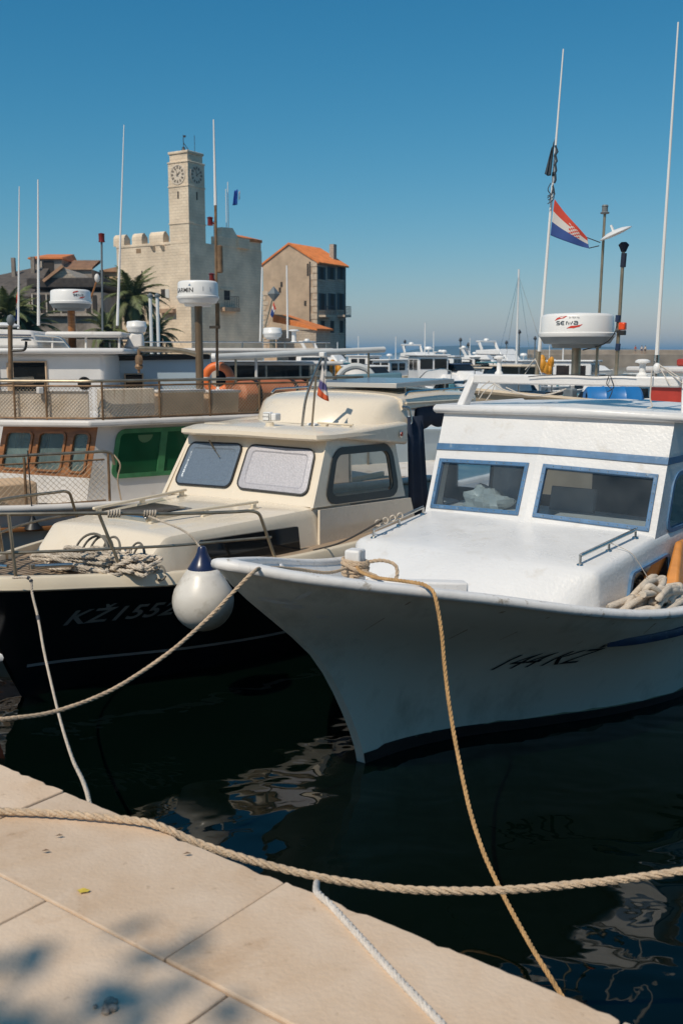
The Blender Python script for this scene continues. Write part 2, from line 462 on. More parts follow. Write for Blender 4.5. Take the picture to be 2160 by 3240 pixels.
# ================================================================== SETTING
def water_material():
    m = bpy.data.materials.new('harbour_water'); m.use_nodes = True
    nt = m.node_tree; N = nt.nodes; L = nt.links; bs = N['Principled BSDF']
    tc = N.new('ShaderNodeTexCoord'); vec = tc.outputs['Object']
    nz = N.new('ShaderNodeTexNoise'); nz.inputs['Scale'].default_value = 0.7; nz.inputs['Detail'].default_value = 5
    L.new(vec, nz.inputs['Vector'])
    cr = N.new('ShaderNodeMix'); cr.data_type = 'RGBA'
    cr.inputs['A'].default_value = (0.0004, 0.0017, 0.0011, 1); cr.inputs['B'].default_value = (0.0011, 0.0045, 0.003, 1)
    L.new(nz.outputs[0], cr.inputs['Factor']); L.new(cr.outputs['Result'], bs.inputs['Base Color'])
    bs.inputs['Roughness'].default_value = 0.02; bs.inputs['IOR'].default_value = 1.33
    # swell of small ripples, two scales
    mp = N.new('ShaderNodeMapping'); mp.inputs['Scale'].default_value = (1.0, 1.25, 1); L.new(vec, mp.inputs[0])
    w1 = N.new('ShaderNodeTexNoise'); w1.inputs['Scale'].default_value = 1.5; w1.inputs['Detail'].default_value = 2; w1.inputs['Roughness'].default_value = 0.45; w1.inputs['Distortion'].default_value = 0.6
    w2 = N.new('ShaderNodeTexNoise'); w2.inputs['Scale'].default_value = 5.0; w2.inputs['Detail'].default_value = 2; w2.inputs['Distortion'].default_value = 0.4
    L.new(mp.outputs[0], w1.inputs['Vector']); L.new(mp.outputs[0], w2.inputs['Vector'])
    ma = N.new('ShaderNodeMath'); ma.operation = 'MULTIPLY_ADD'; ma.inputs[1].default_value = 0.06
    L.new(w2.outputs[0], ma.inputs[0]); L.new(w1.outputs[0], ma.inputs[2])
    bp = N.new('ShaderNodeBump'); bp.inputs['Strength'].default_value = 0.7; bp.inputs['Distance'].default_value = 0.034
    L.new(ma.outputs[0], bp.inputs['Height']); L.new(bp.outputs[0], bs.inputs['Normal'])
    return m
WATER = water_material()
w = MB(); w.add([(-15000, -40, 0), (15000, -40, 0), (15000, 25000, 0), (-15000, 25000, 0)], [(0, 1, 2, 3)])
tag(w.build('sea_water', WATER, smooth=0), kind='structure')

HILL = mat('hill_scrub', (0.06, 0.085, 0.07), 0.9, var=0.4, vscale=0.01)
def hill(x0, x1, y, prof, name='hills'):
    mb = MB(); n = len(prof); rows = [[], [], [], []]
    for i, hgt in enumerate(prof):
        x = x0 + (x1 - x0) * i / (n - 1)
        hgt = hgt * (1 + random.uniform(-.06, .06))
        rows[0].append((x, y - 250, -2)); rows[1].append((x, y - 90, hgt * .7)); rows[2].append((x, y + 60, hgt)); rows[3].append((x, y + 500, -2))
    mb.loft(rows)
    tag(mb.build(name, HILL, smooth=80), kind='structure')
def hx(px, y): return (px - CXP) / F_PX * y
yh = 5200
hill(hx(700, yh), hx(1215, yh), yh, [40, 48, 52, 50, 47, 50, 48, 40, 22, 3])
hill(hx(1210, yh), hx(1965, yh), yh - 700, [3, 12, 26, 34, 39, 41, 40, 37, 34, 32, 30, 33, 36, 37, 38, 36, 30, 22, 8, -2])
STONEG = mat('breakwater_stone', (0.30, 0.25, 0.20), 0.85, var=0.25, vscale=0.4, bump=0.4, bscale=1)
yb = 210
mb = MB(); mb.box((hx(2060, yb), yb + 4, 0.95), (hx(2600, yb) - hx(1840, yb), 6, 2.9)); mb.box((hx(2060, yb), yb + 7.2, 1.4), (hx(2600, yb) - hx(1840, yb), .6, 3.8))
tag(mb.build('breakwater', STONEG, bevel=.1), kind='structure')
GROUND = mat('waterfront_paving', (0.58, 0.50, 0.41), 0.85, var=0.15, vscale=.5)
mb = MB(); mb.box((-69.6, 155, 0.4), (141, 122, 1.2))
tag(mb.build('waterfront', GROUND, bevel=.05), kind='structure')

# ---- stone quay with its paving slabs
def stone_material(name, c0, c1):
    m = bpy.data.materials.new(name); m.use_nodes = True
    nt = m.node_tree; N = nt.nodes; L = nt.links; bs = N['Principled BSDF']
    bs.inputs['Roughness'].default_value = 0.62
    tc = N.new('ShaderNodeTexCoord'); vec = tc.outputs['Object']; oi = N.new('ShaderNodeObjectInfo')
    n1 = N.new('ShaderNodeTexNoise'); n1.inputs['Scale'].default_value = 3.2; n1.inputs['Detail'].default_value = 7; n1.inputs['Roughness'].default_value = 0.62; n1.inputs['Distortion'].default_value = 0.7
    L.new(vec, n1.inputs['Vector'])
    mx = N.new('ShaderNodeMix'); mx.data_type = 'RGBA'; mx.inputs['A'].default_value = (*c0, 1); mx.inputs['B'].default_value = (*c1, 1)
    r1 = N.new('ShaderNodeMapRange'); r1.inputs[1].default_value = 0.35; r1.inputs[2].default_value = 0.68; L.new(n1.outputs[0], r1.inputs[0]); L.new(r1.outputs[0], mx.inputs['Factor'])
    # dark specks and stains
    n2 = N.new('ShaderNodeTexNoise'); n2.inputs['Scale'].default_value = 24; n2.inputs['Detail'].default_value = 4; L.new(vec, n2.inputs['Vector'])
    r2 = N.new('ShaderNodeMapRange'); r2.inputs[1].default_value = 0.66; r2.inputs[2].default_value = 0.75; r2.inputs[4].default_value = 0.45; L.new(n2.outputs[0], r2.inputs[0])
    m2 = N.new('ShaderNodeMix'); m2.data_type = 'RGBA'; m2.inputs['B'].default_value = (0.26, 0.17, 0.10, 1); L.new(mx.outputs['Result'], m2.inputs['A']); L.new(r2.outputs[0], m2.inputs['Factor'])
    n5 = N.new('ShaderNodeTexNoise'); n5.inputs['Scale'].default_value = 1.3; n5.inputs['Detail'].default_value = 8; n5.inputs['Roughness'].default_value = .7; n5.inputs['Distortion'].default_value = 1.2; L.new(vec, n5.inputs['Vector'])
    r5 = N.new('ShaderNodeMapRange'); r5.inputs[1].default_value = 0.52; r5.inputs[2].default_value = 0.72; r5.inputs[4].default_value = 0.75; L.new(n5.outputs[0], r5.inputs[0])
    m5 = N.new('ShaderNodeMix'); m5.data_type = 'RGBA'; m5.inputs['B'].default_value = (0.46, 0.28, 0.15, 1); L.new(m2.outputs['Result'], m5.inputs['A']); L.new(r5.outputs[0], m5.inputs['Factor'])
    hs = N.new('ShaderNodeHueSaturation'); mr = N.new('ShaderNodeMapRange'); mr.inputs[3].default_value = 0.93; mr.inputs[4].default_value = 1.05
    L.new(oi.outputs['Random'], mr.inputs[0]); L.new(mr.outputs[0], hs.inputs['Value']); L.new(m5.outputs['Result'], hs.inputs['Color']); L.new(hs.outputs[0], bs.inputs['Base Color'])
    n3 = N.new('ShaderNodeTexNoise'); n3.inputs['Scale'].default_value = 70; n3.inputs['Detail'].default_value = 5; L.new(vec, n3.inputs['Vector'])
    n4 = N.new('ShaderNodeTexNoise'); n4.inputs['Scale'].default_value = 5; n4.inputs['Detail'].default_value = 3; L.new(vec, n4.inputs['Vector'])
    ad = N.new('ShaderNodeMath'); ad.operation = 'MULTIPLY_ADD'; ad.inputs[1].default_value = 3.0; L.new(n4.outputs[0], ad.inputs[0]); L.new(n3.outputs[0], ad.inputs[2])
    bp = N.new('ShaderNodeBump'); bp.inputs['Strength'].default_value = 0.5; bp.inputs['Distance'].default_value = 0.004; L.new(ad.outputs[0], bp.inputs['Height']); L.new(bp.outputs[0], bs.inputs['Normal'])
    return m
STONE = stone_material('quay_limestone', (0.70, 0.54, 0.40), (0.62, 0.445, 0.30))
QUAYWALL = mat('quay_wall_stone', (0.22, 0.19, 0.14), 0.85, var=0.3, bump=0.5, bscale=8)
MORTAR = mat('joint_mortar', (0.20, 0.15, 0.10), 0.95, var=0.3, bump=0.4)
QZ = 0.85
QT = Vector((0.7966, -0.6045, 0)); QN = Vector((-0.6045, -0.7966, 0))     # along the edge (towards right), inwards
QO = Vector((-0.165, 2.789, 0)) + QT * 1.816
def qp(s_, i_, z=QZ): return QO + QT * s_ + QN * i_ + Vector((0, 0, z))
mb = MB(); P4 = [qp(-14, .02, 0), qp(6, .02, 0), qp(6, 9, 0), qp(-14, 9, 0)]
mb.hexa([q + V(0, 0, -1.2) for q in P4], [q + V(0, 0, QZ - .014) for q in P4])
quay = tag(mb.build('quay', [MORTAR], smooth=0), kind='structure')
rows = [(0.0, 0.49, 1.04, -1.816), (0.49, 1.05, 0.715, -1.583), (1.05, 1.7, 0.9, -1.9), (1.7, 2.4, 1.1, -1.3)]
for (i0, i1, ln, ph) in rows:
    for k in range(-5, 5):
        s0 = ph + k * ln; s1 = s0 + ln; g = 0.0028
        mb = MB(); i00 = i0 + (0.0 if i0 == 0 else g)
        rd = random.Random(k * 31 + int(i0 * 100))
        jz = rd.uniform(-.0025, .0025)
        # top outline with slightly chipped sea edge
        n = 36 if i0 == 0 else 2
        edge = [(s0 + g + (s1 - s0 - 2 * g) * j / (n - 1), i00 + (rd.choice([0, 0, .002, .004, .012]) * rd.random() if i0 == 0 else 0)) for j in range(n)]
        loop = edge + [(s1 - g, i1 - g), (s0 + g, i1 - g)]
        c = qp((s0 + s1) / 2, (i0 + i1) / 2, QZ)
        top = [qp(a, b_, QZ + jz) - c for a, b_ in loop]
        bot = [q - V(0, 0, 0.24 if i0 == 0 else .06) for q in top]
        m_ = len(loop)
        mb.add(top + bot, [tuple(reversed(range(m_))), tuple(range(m_, 2 * m_))] + [(j, (j + 1) % m_, (j + 1) % m_ + m_, j + m_) for j in range(m_)])
        o = mb.build('paving_slab', STONE, quay, smooth=0, bevel=0.006)
        o.location = c
        # make normals consistent
        bm = bmesh.new(); bm.from_mesh(o.data); bmesh.ops.recalc_face_normals(bm, faces=bm.faces[:]); bm.to_mesh(o.data); bm.free()
mb = MB(); P4 = [qp(-30, 2.4, 0), qp(26, 2.4, 0), qp(26, 22, 0), qp(-30, 22, 0)]
mb.hexa([q + V(0, 0, .2) for q in P4], [q + V(0, 0, QZ - .002) for q in P4])
tag(mb.build('promenade', mat('promenade_paving', (.55, .45, .35), .8, var=.12, vscale=1.5), smooth=0), kind='structure')
# small marks on the quay: yellow paint dab, chipped hole with pebble
mb = MB(); c = onz(266, 2821, QZ)
pts = [c + V(.018 * math.cos(t) * random.uniform(.5, 1.3), .016 * math.sin(t) * random.uniform(.5, 1.2), .0042) for t in [k * math.pi / 6 for k in range(12)]]
mb.add(pts, [tuple(range(12))]); mb.build('paint_dab', mat('yellow_paint', (.62, .45, .06), .7, var=.2, vscale=60), quay, smooth=0)
mb = MB(); c = onz(330, 3188, QZ)
for k in range(7): mb.ball(c + V(random.uniform(-.03, .03), random.uniform(-.02, .02), .004), random.uniform(.006, .016), 7, 5, (1, 1, .6))
tag(mb.build('broken_shell', mat('shell_bits', (.33, .26, .2), .7, var=.6, vscale=90)), 'small broken grey stone lying on the quay near the bottom edge', 'stone')
LEAF = mat('dry_leaf', (.16, .1, .06), .8)
for (px, py, lb) in ((188, 2645, 'dark dry leaf on the quay below the thick rope at the left'), (592, 2702, 'slim dry leaf near the water edge of the quay'), (145, 2693, 'small brown leaf nearest the left edge of the quay')):
    mb = MB(); c = onz(px, py, QZ + .006)
    mb.add([c + V(-.014, 0, 0), c + V(0, -.005, .004), c + V(.014, .003, .001), c + V(0, .006, .005)], [(0, 1, 2, 3)])
    tag(mb.build('dry_leaf', LEAF, smooth=0), lb, 'leaf', 'dry leaves on the quay')

# ================================================================== boats: shared hull builder
def make_hull(stem, L_, G, Wl, p_bow=1.8, p_aft=1.15, n=44, levels=(1, .93, .86, .76, .66, .56, .46, .36, .26, .16, .08, .04, 0), keel=-0.45, bot=0.05):
    """stem: [(height fraction, y)], G: [(y, x, z)] gunwale, Wl: [(y, x)] waterline -> dict of functions and meshes (local x port, y aft)"""
    su = pchip([f for f, _ in stem], [y for _, y in stem])
    y0 = su(1.0)
    gx = pchip([g[0] for g in G], [g[1] for g in G]); gz = pchip([g[0] for g in G], [g[2] for g in G])
    wx = pchip([q[0] for q in Wl], [q[1] for q in Wl])
    ts = [(i / (n - 1)) ** 1.6 for i in range(n)]
    def pt(f, t):
        yg = y0 + (L_ - y0) * t; yw = L_ * t
        a = su(f); y = a + (L_ - a) * t
        e = p_bow + (p_aft - p_bow) * min(1, t * 2.2)
        x = wx(yw) + (gx(yg) - wx(yw)) * (max(f, 0) ** e)
        return Vector((x, y, gz(yg) * f))
    top = MB(); rowsP = [[pt(f, t) for t in ts] for f in levels if f * gz(y0) >= -1]
    lv = [r_ for r_ in rowsP]
    mir = lambda r_: [Vector((-q.x, q.y, q.z)) for q in r_]
    top.loft(lv, flip=True); top.loft([mir(r_) for r_ in lv])
    # stem face and transom
    top.loft([[r_[0], mir(r_)[0]] for r_ in lv])
    top.loft([[r_[-1], mir(r_)[-1]] for r_ in lv], flip=True)
    bt = MB()
    lo = [lv[-1]] + [[Vector((q.x * k, q.y + dz * -.25 * (1 if i < 6 else 0), dz)) for i, q in enumerate(lv[-1])] for k, dz in ((.9, -.12), (.6, -.3), (.05, keel))]
    bt.loft(lo, flip=True); bt.loft([mir(r_) for r_ in lo]); bt.loft([[r_[0], mir(r_)[0]] for r_ in lo])
    rail = [pt(1, t) for t in ts]
    return dict(top=top, bot=bt, rail=rail, pt=pt, gx=gx, gz=gz, y0=y0, L=L_, ts=ts)
def sweep_rail(mb, rail, prof, off=0.0, dz=0.0):
    """sweep a profile [(out, up)] round the bow along the gunwale: port aft -> bow -> starboard aft"""
    P = [q.copy() for q in reversed(rail)]; S = [Vector((-q.x, q.y, q.z)) for q in rail]
    path = P + S; rowsL = []; m = len(path)
    for i, q in enumerate(path):
        d = path[min(i + 1, m - 1)] - path[max(i - 1, 0)]; d.z = 0
        if d.length < 1e-6: d = Vector((-1, 0, 0))
        d.normalize(); nrm = Vector((-d.y, d.x, 0)) * -1          # outward
        if nrm.dot(Vector((q.x, q.y - 2.5, 0))) < 0: nrm = -nrm
        rowsL.append([q + nrm * (a + off) + Vector((0, 0, b_ + dz)) for a, b_ in prof])
    mb.loft(rowsL, closed=True)
    k = len(prof); b = len(mb.v) - m * k
    mb.f.append([b + j for j in range(k)]); mb.mi.append(mb.cur); mb.f.append([b + (m - 1) * k + j for j in reversed(range(k))]); mb.mi.append(mb.cur)
    return mb
def oval(w_, h_, n=12, e=0.6):
    out = []
    for k in range(n):
        t = 2 * math.pi * k / n; c, s = math.cos(t), math.sin(t)
        out.append((math.copysign(abs(c) ** e, c) * w_ / 2, math.copysign(abs(s) ** e, s) * h_ / 2))
    return out
def recalc(o):
    bm = bmesh.new(); bm.from_mesh(o.data); bmesh.ops.recalc_face_normals(bm, faces=bm.faces[:]); bm.to_mesh(o.data); bm.free(); return o
def bvh_of(mb): return BVHTree.FromPolygons([tuple(q) for q in mb.v], mb.f)
def cam_hit(fr, bvh, px, py):
    o = fr.L((0, 0, CAM_H)); r = ray(px, py); d = Vector((r.dot(fr.p), r.dot(fr.a), r.z)).normalized()
    return bvh.ray_cast(o, d)[0]
def text_on_hull(txt, bvh, cy, cz, size, m, parent, name, shear=0, bold=0, spacing=1, tilt=0.0, label=None, sz=1.0):
    vs, fs = text_mesh(txt, size, shear, bold, spacing); mb = MB(); out = []
    for q in vs:
        y = cy + q.x * math.cos(tilt) - q.y * math.sin(tilt); z = cz + q.x * math.sin(tilt) + q.y * sz * math.cos(tilt)
        h = bvh.ray_cast(Vector((4, y, z)), Vector((-1, 0, 0)))
        x = h[0].x if h[0] else 0.6
        nn = h[1] if h[1] else Vector((1, 0, 0))
        if nn.x < 0: nn = -nn
        out.append(Vector((x, y, z)) + nn * 0.004)
    mb.add(out, fs); return mb.build(name, m, parent, smooth=0, label=label)
def rail_tube(mb, pts, r, n=8, smooth_n=None):
    mb.tube(spl(pts, smooth_n) if smooth_n else pts, r, n); return mb
def fillet(pts, rad, k=5):
    P = [Vector(q) for q in pts]; out = [P[0]]
    for a, b_, c in zip(P, P[1:], P[2:]):
        d1 = (a - b_); d2 = (c - b_); r_ = min(rad, d1.length * .45, d2.length * .45)
        p1 = b_ + d1.normalized() * r_; p2 = b_ + d2.normalized() * r_
        for i in range(k + 1):
            t = i / k; out.append(p1 * (1 - t) ** 2 + b_ * 2 * t * (1 - t) + p2 * t * t)
    out.append(P[-1]); return out

# ================================================================== WHITE BOAT (right foreground)
FW = Frame((0.1148, 5.690), 38)
wb = empty('fishing_boat', FW.o, -FW.th)
tag(wb, 'white fishing boat with blue window trim, radar dome and bow nearest the quay', 'boat', 'moored boats in the harbour')
HW = make_hull([(0, 0), (.058, -.02), (.326, -.20), (.536, -.40), (.652, -.57), (.913, -1.0), (1, -1.10)], 7.6,
    [(-1.10, .035, 1.355), (-1.03, .13, 1.335), (-.90, .26, 1.295), (-.69, .41, 1.245), (-.35, .62, 1.17), (.1, .86, 1.07), (.6, 1.10, .95), (1.2, 1.26, .83), (1.6, 1.33, .78), (2.4, 1.40, .73), (4, 1.42, .72), (7.6, 1.15, .85)],
    [(0, .03), (.3, .09), (.68, .24), (1.15, .54), (1.84, .92), (2.37, 1.09), (3.5, 1.22), (6, 1.15), (7.6, 1.0)], p_bow=1.9, p_aft=1.1)
recalc(HW['top'].build('hull', WHULL, wb, smooth=50))
recalc(HW['bot'].build('hull_bottom', BOTTOM, wb))
bvhW = bvh_of(HW['top'])
mb = MB(); sweep_rail(mb, HW['rail'], oval(.095, .058, 14, .7), off=-.016, dz=.024); recalc(mb.build('gunwale', GUNW, wb, smooth=60))
# dark boot line just above the water
mb = MB()
for s_ in (1, -1):
    lo = [];
    for t in HW['ts']:
        a = HW['pt'](0.0, t); b_ = HW['pt'](0.065 if t > .02 else .05, t)
        lo.append((Vector((s_ * (a.x + .004), a.y, -.01)), Vector((s_ * (b_.x + .004), b_.y, b_.z))))
    mb.loft([[q[0] for q in lo], [q[1] for q in lo]])
recalc(mb.build('boot_stripe', BOTTOM, wb))
# bulwark inner face, deck and ribs
def inner_rows(Hd, drop, th=.05):
    rt, rb = [], []
    for t in Hd['ts']:
        q = Hd['pt'](1, t); f = max(0, 1 - drop / q.z); w_ = Hd['pt'](f, t)
        adv = .10 if t < .004 else .02
        rt.append(Vector((max(q.x - th, .006), q.y + adv, q.z + .015))); rb.append(Vector((max(w_.x - th, .004), max(w_.y, q.y) + adv, w_.z)))
    return rt, rb
rt, rb = inner_rows(HW, .19)
mb = MB()
for s_ in (1, -1): mb.loft([[Vector((s_ * q.x, q.y, q.z)) for q in rt], [Vector((s_ * q.x, q.y, q.z)) for q in rb]])
recalc(mb.build('bulwark', WHITE, wb))
mb = MB(); mb.loft([[Vector((q.x, q.y, q.z + .01)) for q in rb], [Vector((0, q.y, q.z + .03)) for q in rb], [Vector((-q.x, q.y, q.z + .01)) for q in rb]])
recalc(mb.build('deck', WHITE, wb))
for s_ in (-1,):
    for y in (-.62, -.2, .25):
        gx_, gz_ = HW['gx'](y), HW['gz'](y); mb = MB()
        hx_ = HW['pt'](max(0, 1 - .17 / gz_), max(0.0, (y + 1.10) / 8.70)).x; mb.bar((s_ * (gx_ - .07), y + .02, gz_ + .01), (s_ * (hx_ - .075), y + .04, gz_ - .16), .03, .03); mb.build('bulwark_rib', WHITE, wb, bevel=.006)
# bow bitt with its wraps of rope
mb = MB(); mb.box((0, -.06, 1.12), (.095, .095, .36), Matrix.Rotation(R(12), 3, 'Z')); mb.build('mooring_bitt', GUNW, wb, bevel=.014, seg=3)
mb = MB(); mb.hexa([V(.20, -.22, 1.12), V(.27, -.27, 1.12), V(.68, .06, 1.11), V(.61, .12, 1.11)], [V(.20, -.22, 1.19), V(.27, -.27, 1.19), V(.68, .06, 1.175), V(.61, .12, 1.175)])
recalc(mb.build('fairlead_board', GUNW, wb, bevel=.012))
# trunk cabin
def trunk_rows():
    out = []
    for (yc, zt, wd, back) in ((.46, .80, .80, .52), (.49, .83, .82, .50), (.95, 1.045, .915, .17), (1.06, 1.093, .932, .09), (1.12, 1.109, .935, .07), (1.25, 1.122, .938, .055), (2.0, 1.195, .945, .03), (2.6, 1.22, .945, 0)):
        row = []
        half = [(0, zt)] + [(wd * f, zt - .022 * f * f) for f in (.2, .4, .6, .8, .9)] + [(wd * .955, zt - .026), (wd * .982, zt - .037), (wd * .997, zt - .06), (wd + .003, zt - .10), (wd + .01, .72)]
        half = [(a, min(b_, zt)) for a, b_ in half]
        for a, b_ in reversed(half): row.append(Vector((-a, yc + back * (a / .85) ** 2, max(b_, .72))))
        for a, b_ in half[1:]: row.append(Vector((a, yc + back * (a / .85) ** 2, max(b_, .72))))
        out.append(row)
    return out
TR = trunk_rows(); mb = MB(); mb.loft(TR); mb.loft([TR[0], [Vector((q.x, q.y, .71)) for q in TR[0]]])
recalc(mb.build('trunk_cabin', WHITE, wb, smooth=38))
bvhT = bvh_of(mb)
def on_trunk(x, y): h = bvhT.ray_cast(Vector((x, y, 3)), Vector((0, 0, -1)))[0]; return h.z if h else 1.1
# handrails on the trunk top
for s_, y0_, y1_, xx in ((1, 1.22, 1.95, .79), (-1, 1.2, 1.93, .79)):
    zz = [on_trunk(s_ * (xx + .02), y) for y in (y0_, (y0_ + y1_) / 2, y1_)]
    hr = empty('hand_rail', (0, 0, 0)); hr.parent = wb
    a, b_ = V(s_ * (xx), y0_, zz[0] + .06), V(s_ * (xx + .06), y1_, zz[2] + .055); m_ = (a + b_) / 2
    MB().tube([a, m_, b_], .0125, 10).build('rail_tube', STEEL, hr)
    for q, z in ((a, zz[0]), (m_, zz[1]), (b_, zz[2])):
        MB().tube([V(q.x, q.y, z - .005), V(q.x, q.y, q.z)], .009, 8).lathe([(.024, 0), (.02, .01), (.01, .014)], 12, V(q.x, q.y, z - .003)).build('rail_foot', STEEL, hr)
# trunk side window
def poly_frame(outer, wid, d, nrm):
    c = sum((Vector(q) for q in outer), Vector()) / len(outer); mbf = MB(); k = len(outer)
    n_ = Vector(nrm)
    inn = [Vector(q) + (c - Vector(q)).normalized() * wid * 1.35 for q in outer]
    rows_ = [[Vector(q) - n_ * .01 for q in outer], [Vector(q) + n_ * d for q in outer], [q + n_ * d for q in inn], [q - n_ * .005 for q in inn]]
    rows_ = [r_ + [r_[0]] for r_ in rows_]
    mbf.loft(rows_); return mbf, inn
def rounded_poly(pts, rad, k=4):
    P = [Vector(q) for q in pts]; n = len(P); out = []
    for i in range(n):
        a, b_, c = P[i - 1], P[i], P[(i + 1) % n]
        d1 = (a - b_); d2 = (c - b_); r_ = min(rad, d1.length * .4, d2.length * .4); p1 = b_ + d1.normalized() * r_; p2 = b_ + d2.normalized() * r_
        for j in range(k + 1):
            t = j / k; out.append(p1 * (1 - t) ** 2 + b_ * 2 * t * (1 - t) + p2 * t * t)
    return out
for s_ in (1, -1):
    wp = rounded_poly([V(s_ * .956, 1.58, .78), V(s_ * .962, 2.36, .76), V(s_ * .958, 2.30, 1.03), V(s_ * .955, 1.64, .995)], .045)
    fm, inn = poly_frame(wp, .028, .012, (s_, 0, 0)); sw = recalc(fm.build('side_window', BLUE, wb))
    MB().add([q + V(s_ * .004, 0, 0) for q in inn], [tuple(range(len(inn)))]).build('pane', DARKGL, sw, smooth=0)
# wheelhouse front: two raked panels meeting at a centre fold
FB, FT = V(0, 1.965, 1.19), V(0, 2.285, 1.975)
for s_ in (1, -1):
    if s_ == 1: cs = [FB, V(.935, 2.085, 1.15), V(.935, 2.36, 1.955), FT]; hole = (.07, .94, .065, .52, 0)
    else: cs = [V(-.935, 2.085, 1.15), FB, FT, V(-.935, 2.36, 1.955)]; hole = (.06, .93, .065, .52, 0)
    mb = MB().panel(cs, [hole], .035); recalc(mb.build('front_panel', WHITE, wb, smooth=30))
    asp = 1.13
    ws = ring_frame(MB(), cs, (hole[0] + .022, hole[1] - .022, hole[2] + .026, hole[3] - .026, 0, asp), .032, .012, .03).build('windscreen_frame', BLUE, wb, smooth=0, bevel=.004); recalc(ws)
    pane(MB(), cs, (hole[0], hole[1], hole[2], hole[3], 0), -.012).build('pane', GLASS, ws, smooth=0)
    fq, nq = quadmap(cs); mb = MB()
    a0, a1, b0, b1 = hole[0] + .006, hole[1] - .006, hole[2] + .008, hole[3] - .008
    for k in range(13):
        for b_ in (b0, b1): mb.ball(fq(a0 + (a1 - a0) * k / 12, b_, .0125), .0055, 6, 4)
    for k in range(1, 6):
        for a in (a0, a1): mb.ball(fq(a, b0 + (b1 - b0) * k / 6, .0125), .0055, 6, 4)
    mb.build('rivets', STEEL, ws, kind='stuff')
    e0, e1 = (-.001, 1.004)
    mb = MB(); mb.add([fq(e0, .615, .011), fq(e1, .615, .011), fq(e1, .675, .011), fq(e0, .675, .011)], [(0, 1, 2, 3)]); mb.build('blue_stripe', BLUE, wb, smooth=0)
for s_ in (1, -1):
    x = s_ * .935
    cs = [V(x, 2.085, .70), V(x, 3.7, .70), V(x, 3.7, 1.955), V(x, 2.36, 1.955)]
    base = [V(x, 2.085, 1.15), V(x, 3.7, 1.15), V(x, 3.7, 1.955), V(x, 2.36, 1.955)]
    lowp = [V(x, 2.085, .66), V(x, 3.7, .66), V(x, 3.7, 1.15), V(x, 2.085, 1.15)]
    hole = (.115, .62, .03, .52, .05, 1.75)
    if s_ == -1:
        base = [base[1], base[0], base[3], base[2]]; lowp = [lowp[1], lowp[0], lowp[3], lowp[2]]; hole = (.38, .885, .03, .52, .05, 1.75)
    recalc(MB().panel(base, [hole], .03).build('side_panel', WHITE, wb, smooth=30))
    recalc(MB().panel(lowp, [], .03).build('lower_side_panel', WHITE, wb, smooth=30))
    sw = recalc(ring_frame(MB(), base, (hole[0] + .012, hole[1] - .012, hole[2] + .02, hole[3] - .02, .05, 1.75), .022, .012, .02).build('side_window_frame', BLUE, wb, smooth=30))
    pane(MB(), base, hole, -.012).build('pane', GLASS, sw, smooth=0)
    fq, nq = quadmap(base)
    MB().add([fq(-.004, .615, .006), fq(1, .615, .006), fq(1, .675, .006), fq(-.004, .675, .006)], [(0, 1, 2, 3)]).build('blue_stripe', BLUE, wb, smooth=0)
# rear bulkhead with an opening, floor, dash
bk = [V(.90, 3.69, .66), V(-.90, 3.69, .66), V(-.90, 3.69, 1.94), V(.90, 3.69, 1.94)]
recalc(MB().panel(bk, [(.63, .93, .38, .88, 0)], .03).build('rear_bulkhead', DARKIN, wb, smooth=0))
MB().box((0, 2.9, .70), (1.78, 1.5, .04)).build('cabin_floor', DARKIN, wb)
MB().box((0, 2.30, 1.145), (1.7, .42, .03)).build('dashboard', DARKIN, wb)
MB().box((.12, 2.52, 1.27), (.36, .05, .25), Matrix.Rotation(R(-12), 3, 'X')).build('instrument_screen', GREYP, wb, bevel=.008)
# roof and its rounded cap
rf = [(-.985, 2.34), (0, 2.255), (.985, 2.34), (.985, 3.78), (-.985, 3.78)]
mb = MB(); zc = [1.985, 2.02, 1.985, 1.985, 1.985]
mb.add([V(a, b_, 1.945) for a, b_ in rf] + [V(a, b_, z) for (a, b_), z in zip(rf, zc)] + [V(0, 3.78, 2.02), V(0, 3.78, 1.945)],
       [(0, 1, 6, 5), (1, 2, 7, 6), (2, 3, 8, 7), (3, 11, 10, 8), (11, 4, 9, 10), (4, 0, 5, 9), (5, 6, 10, 9), (6, 7, 8, 10), (1, 0, 4, 11), (2, 1, 11, 3)])
roof = recalc(mb.build('roof', WHITE, wb, smooth=0))
mb = MB(); mb.tube([V(-.985, 3.75, 1.965), V(-.99, 2.335, 1.965), V(0, 2.25, 1.985), V(.99, 2.335, 1.965), V(.985, 3.75, 1.965)], .036, 10); mb.build('roof_edge', WHITE, roof, smooth=60)
# radar arch
ar = empty('radar_arch', (0, 0, 0)); ar.parent = wb
for s_ in (1, -1):
    MB().hexa([V(s_ * .93 - .035, 2.56, 1.97), V(s_ * .93 + .035, 2.56, 1.97), V(s_ * .93 + .035, 2.67, 1.97), V(s_ * .93 - .035, 2.67, 1.97)],
              [V(s_ * .88 - .03, 2.68, 2.225), V(s_ * .88 + .03, 2.68, 2.225), V(s_ * .88 + .03, 2.80, 2.225), V(s_ * .88 - .03, 2.80, 2.225)]).build('leg', WHITE, ar, bevel=.012)
MB().box((0, 2.74, 2.20), (1.70, .20, .075)).build('crossbar', WHITE, ar, bevel=.012)
def bh(px, py, y=2.74): return FW.hit(px, py, 1, y)
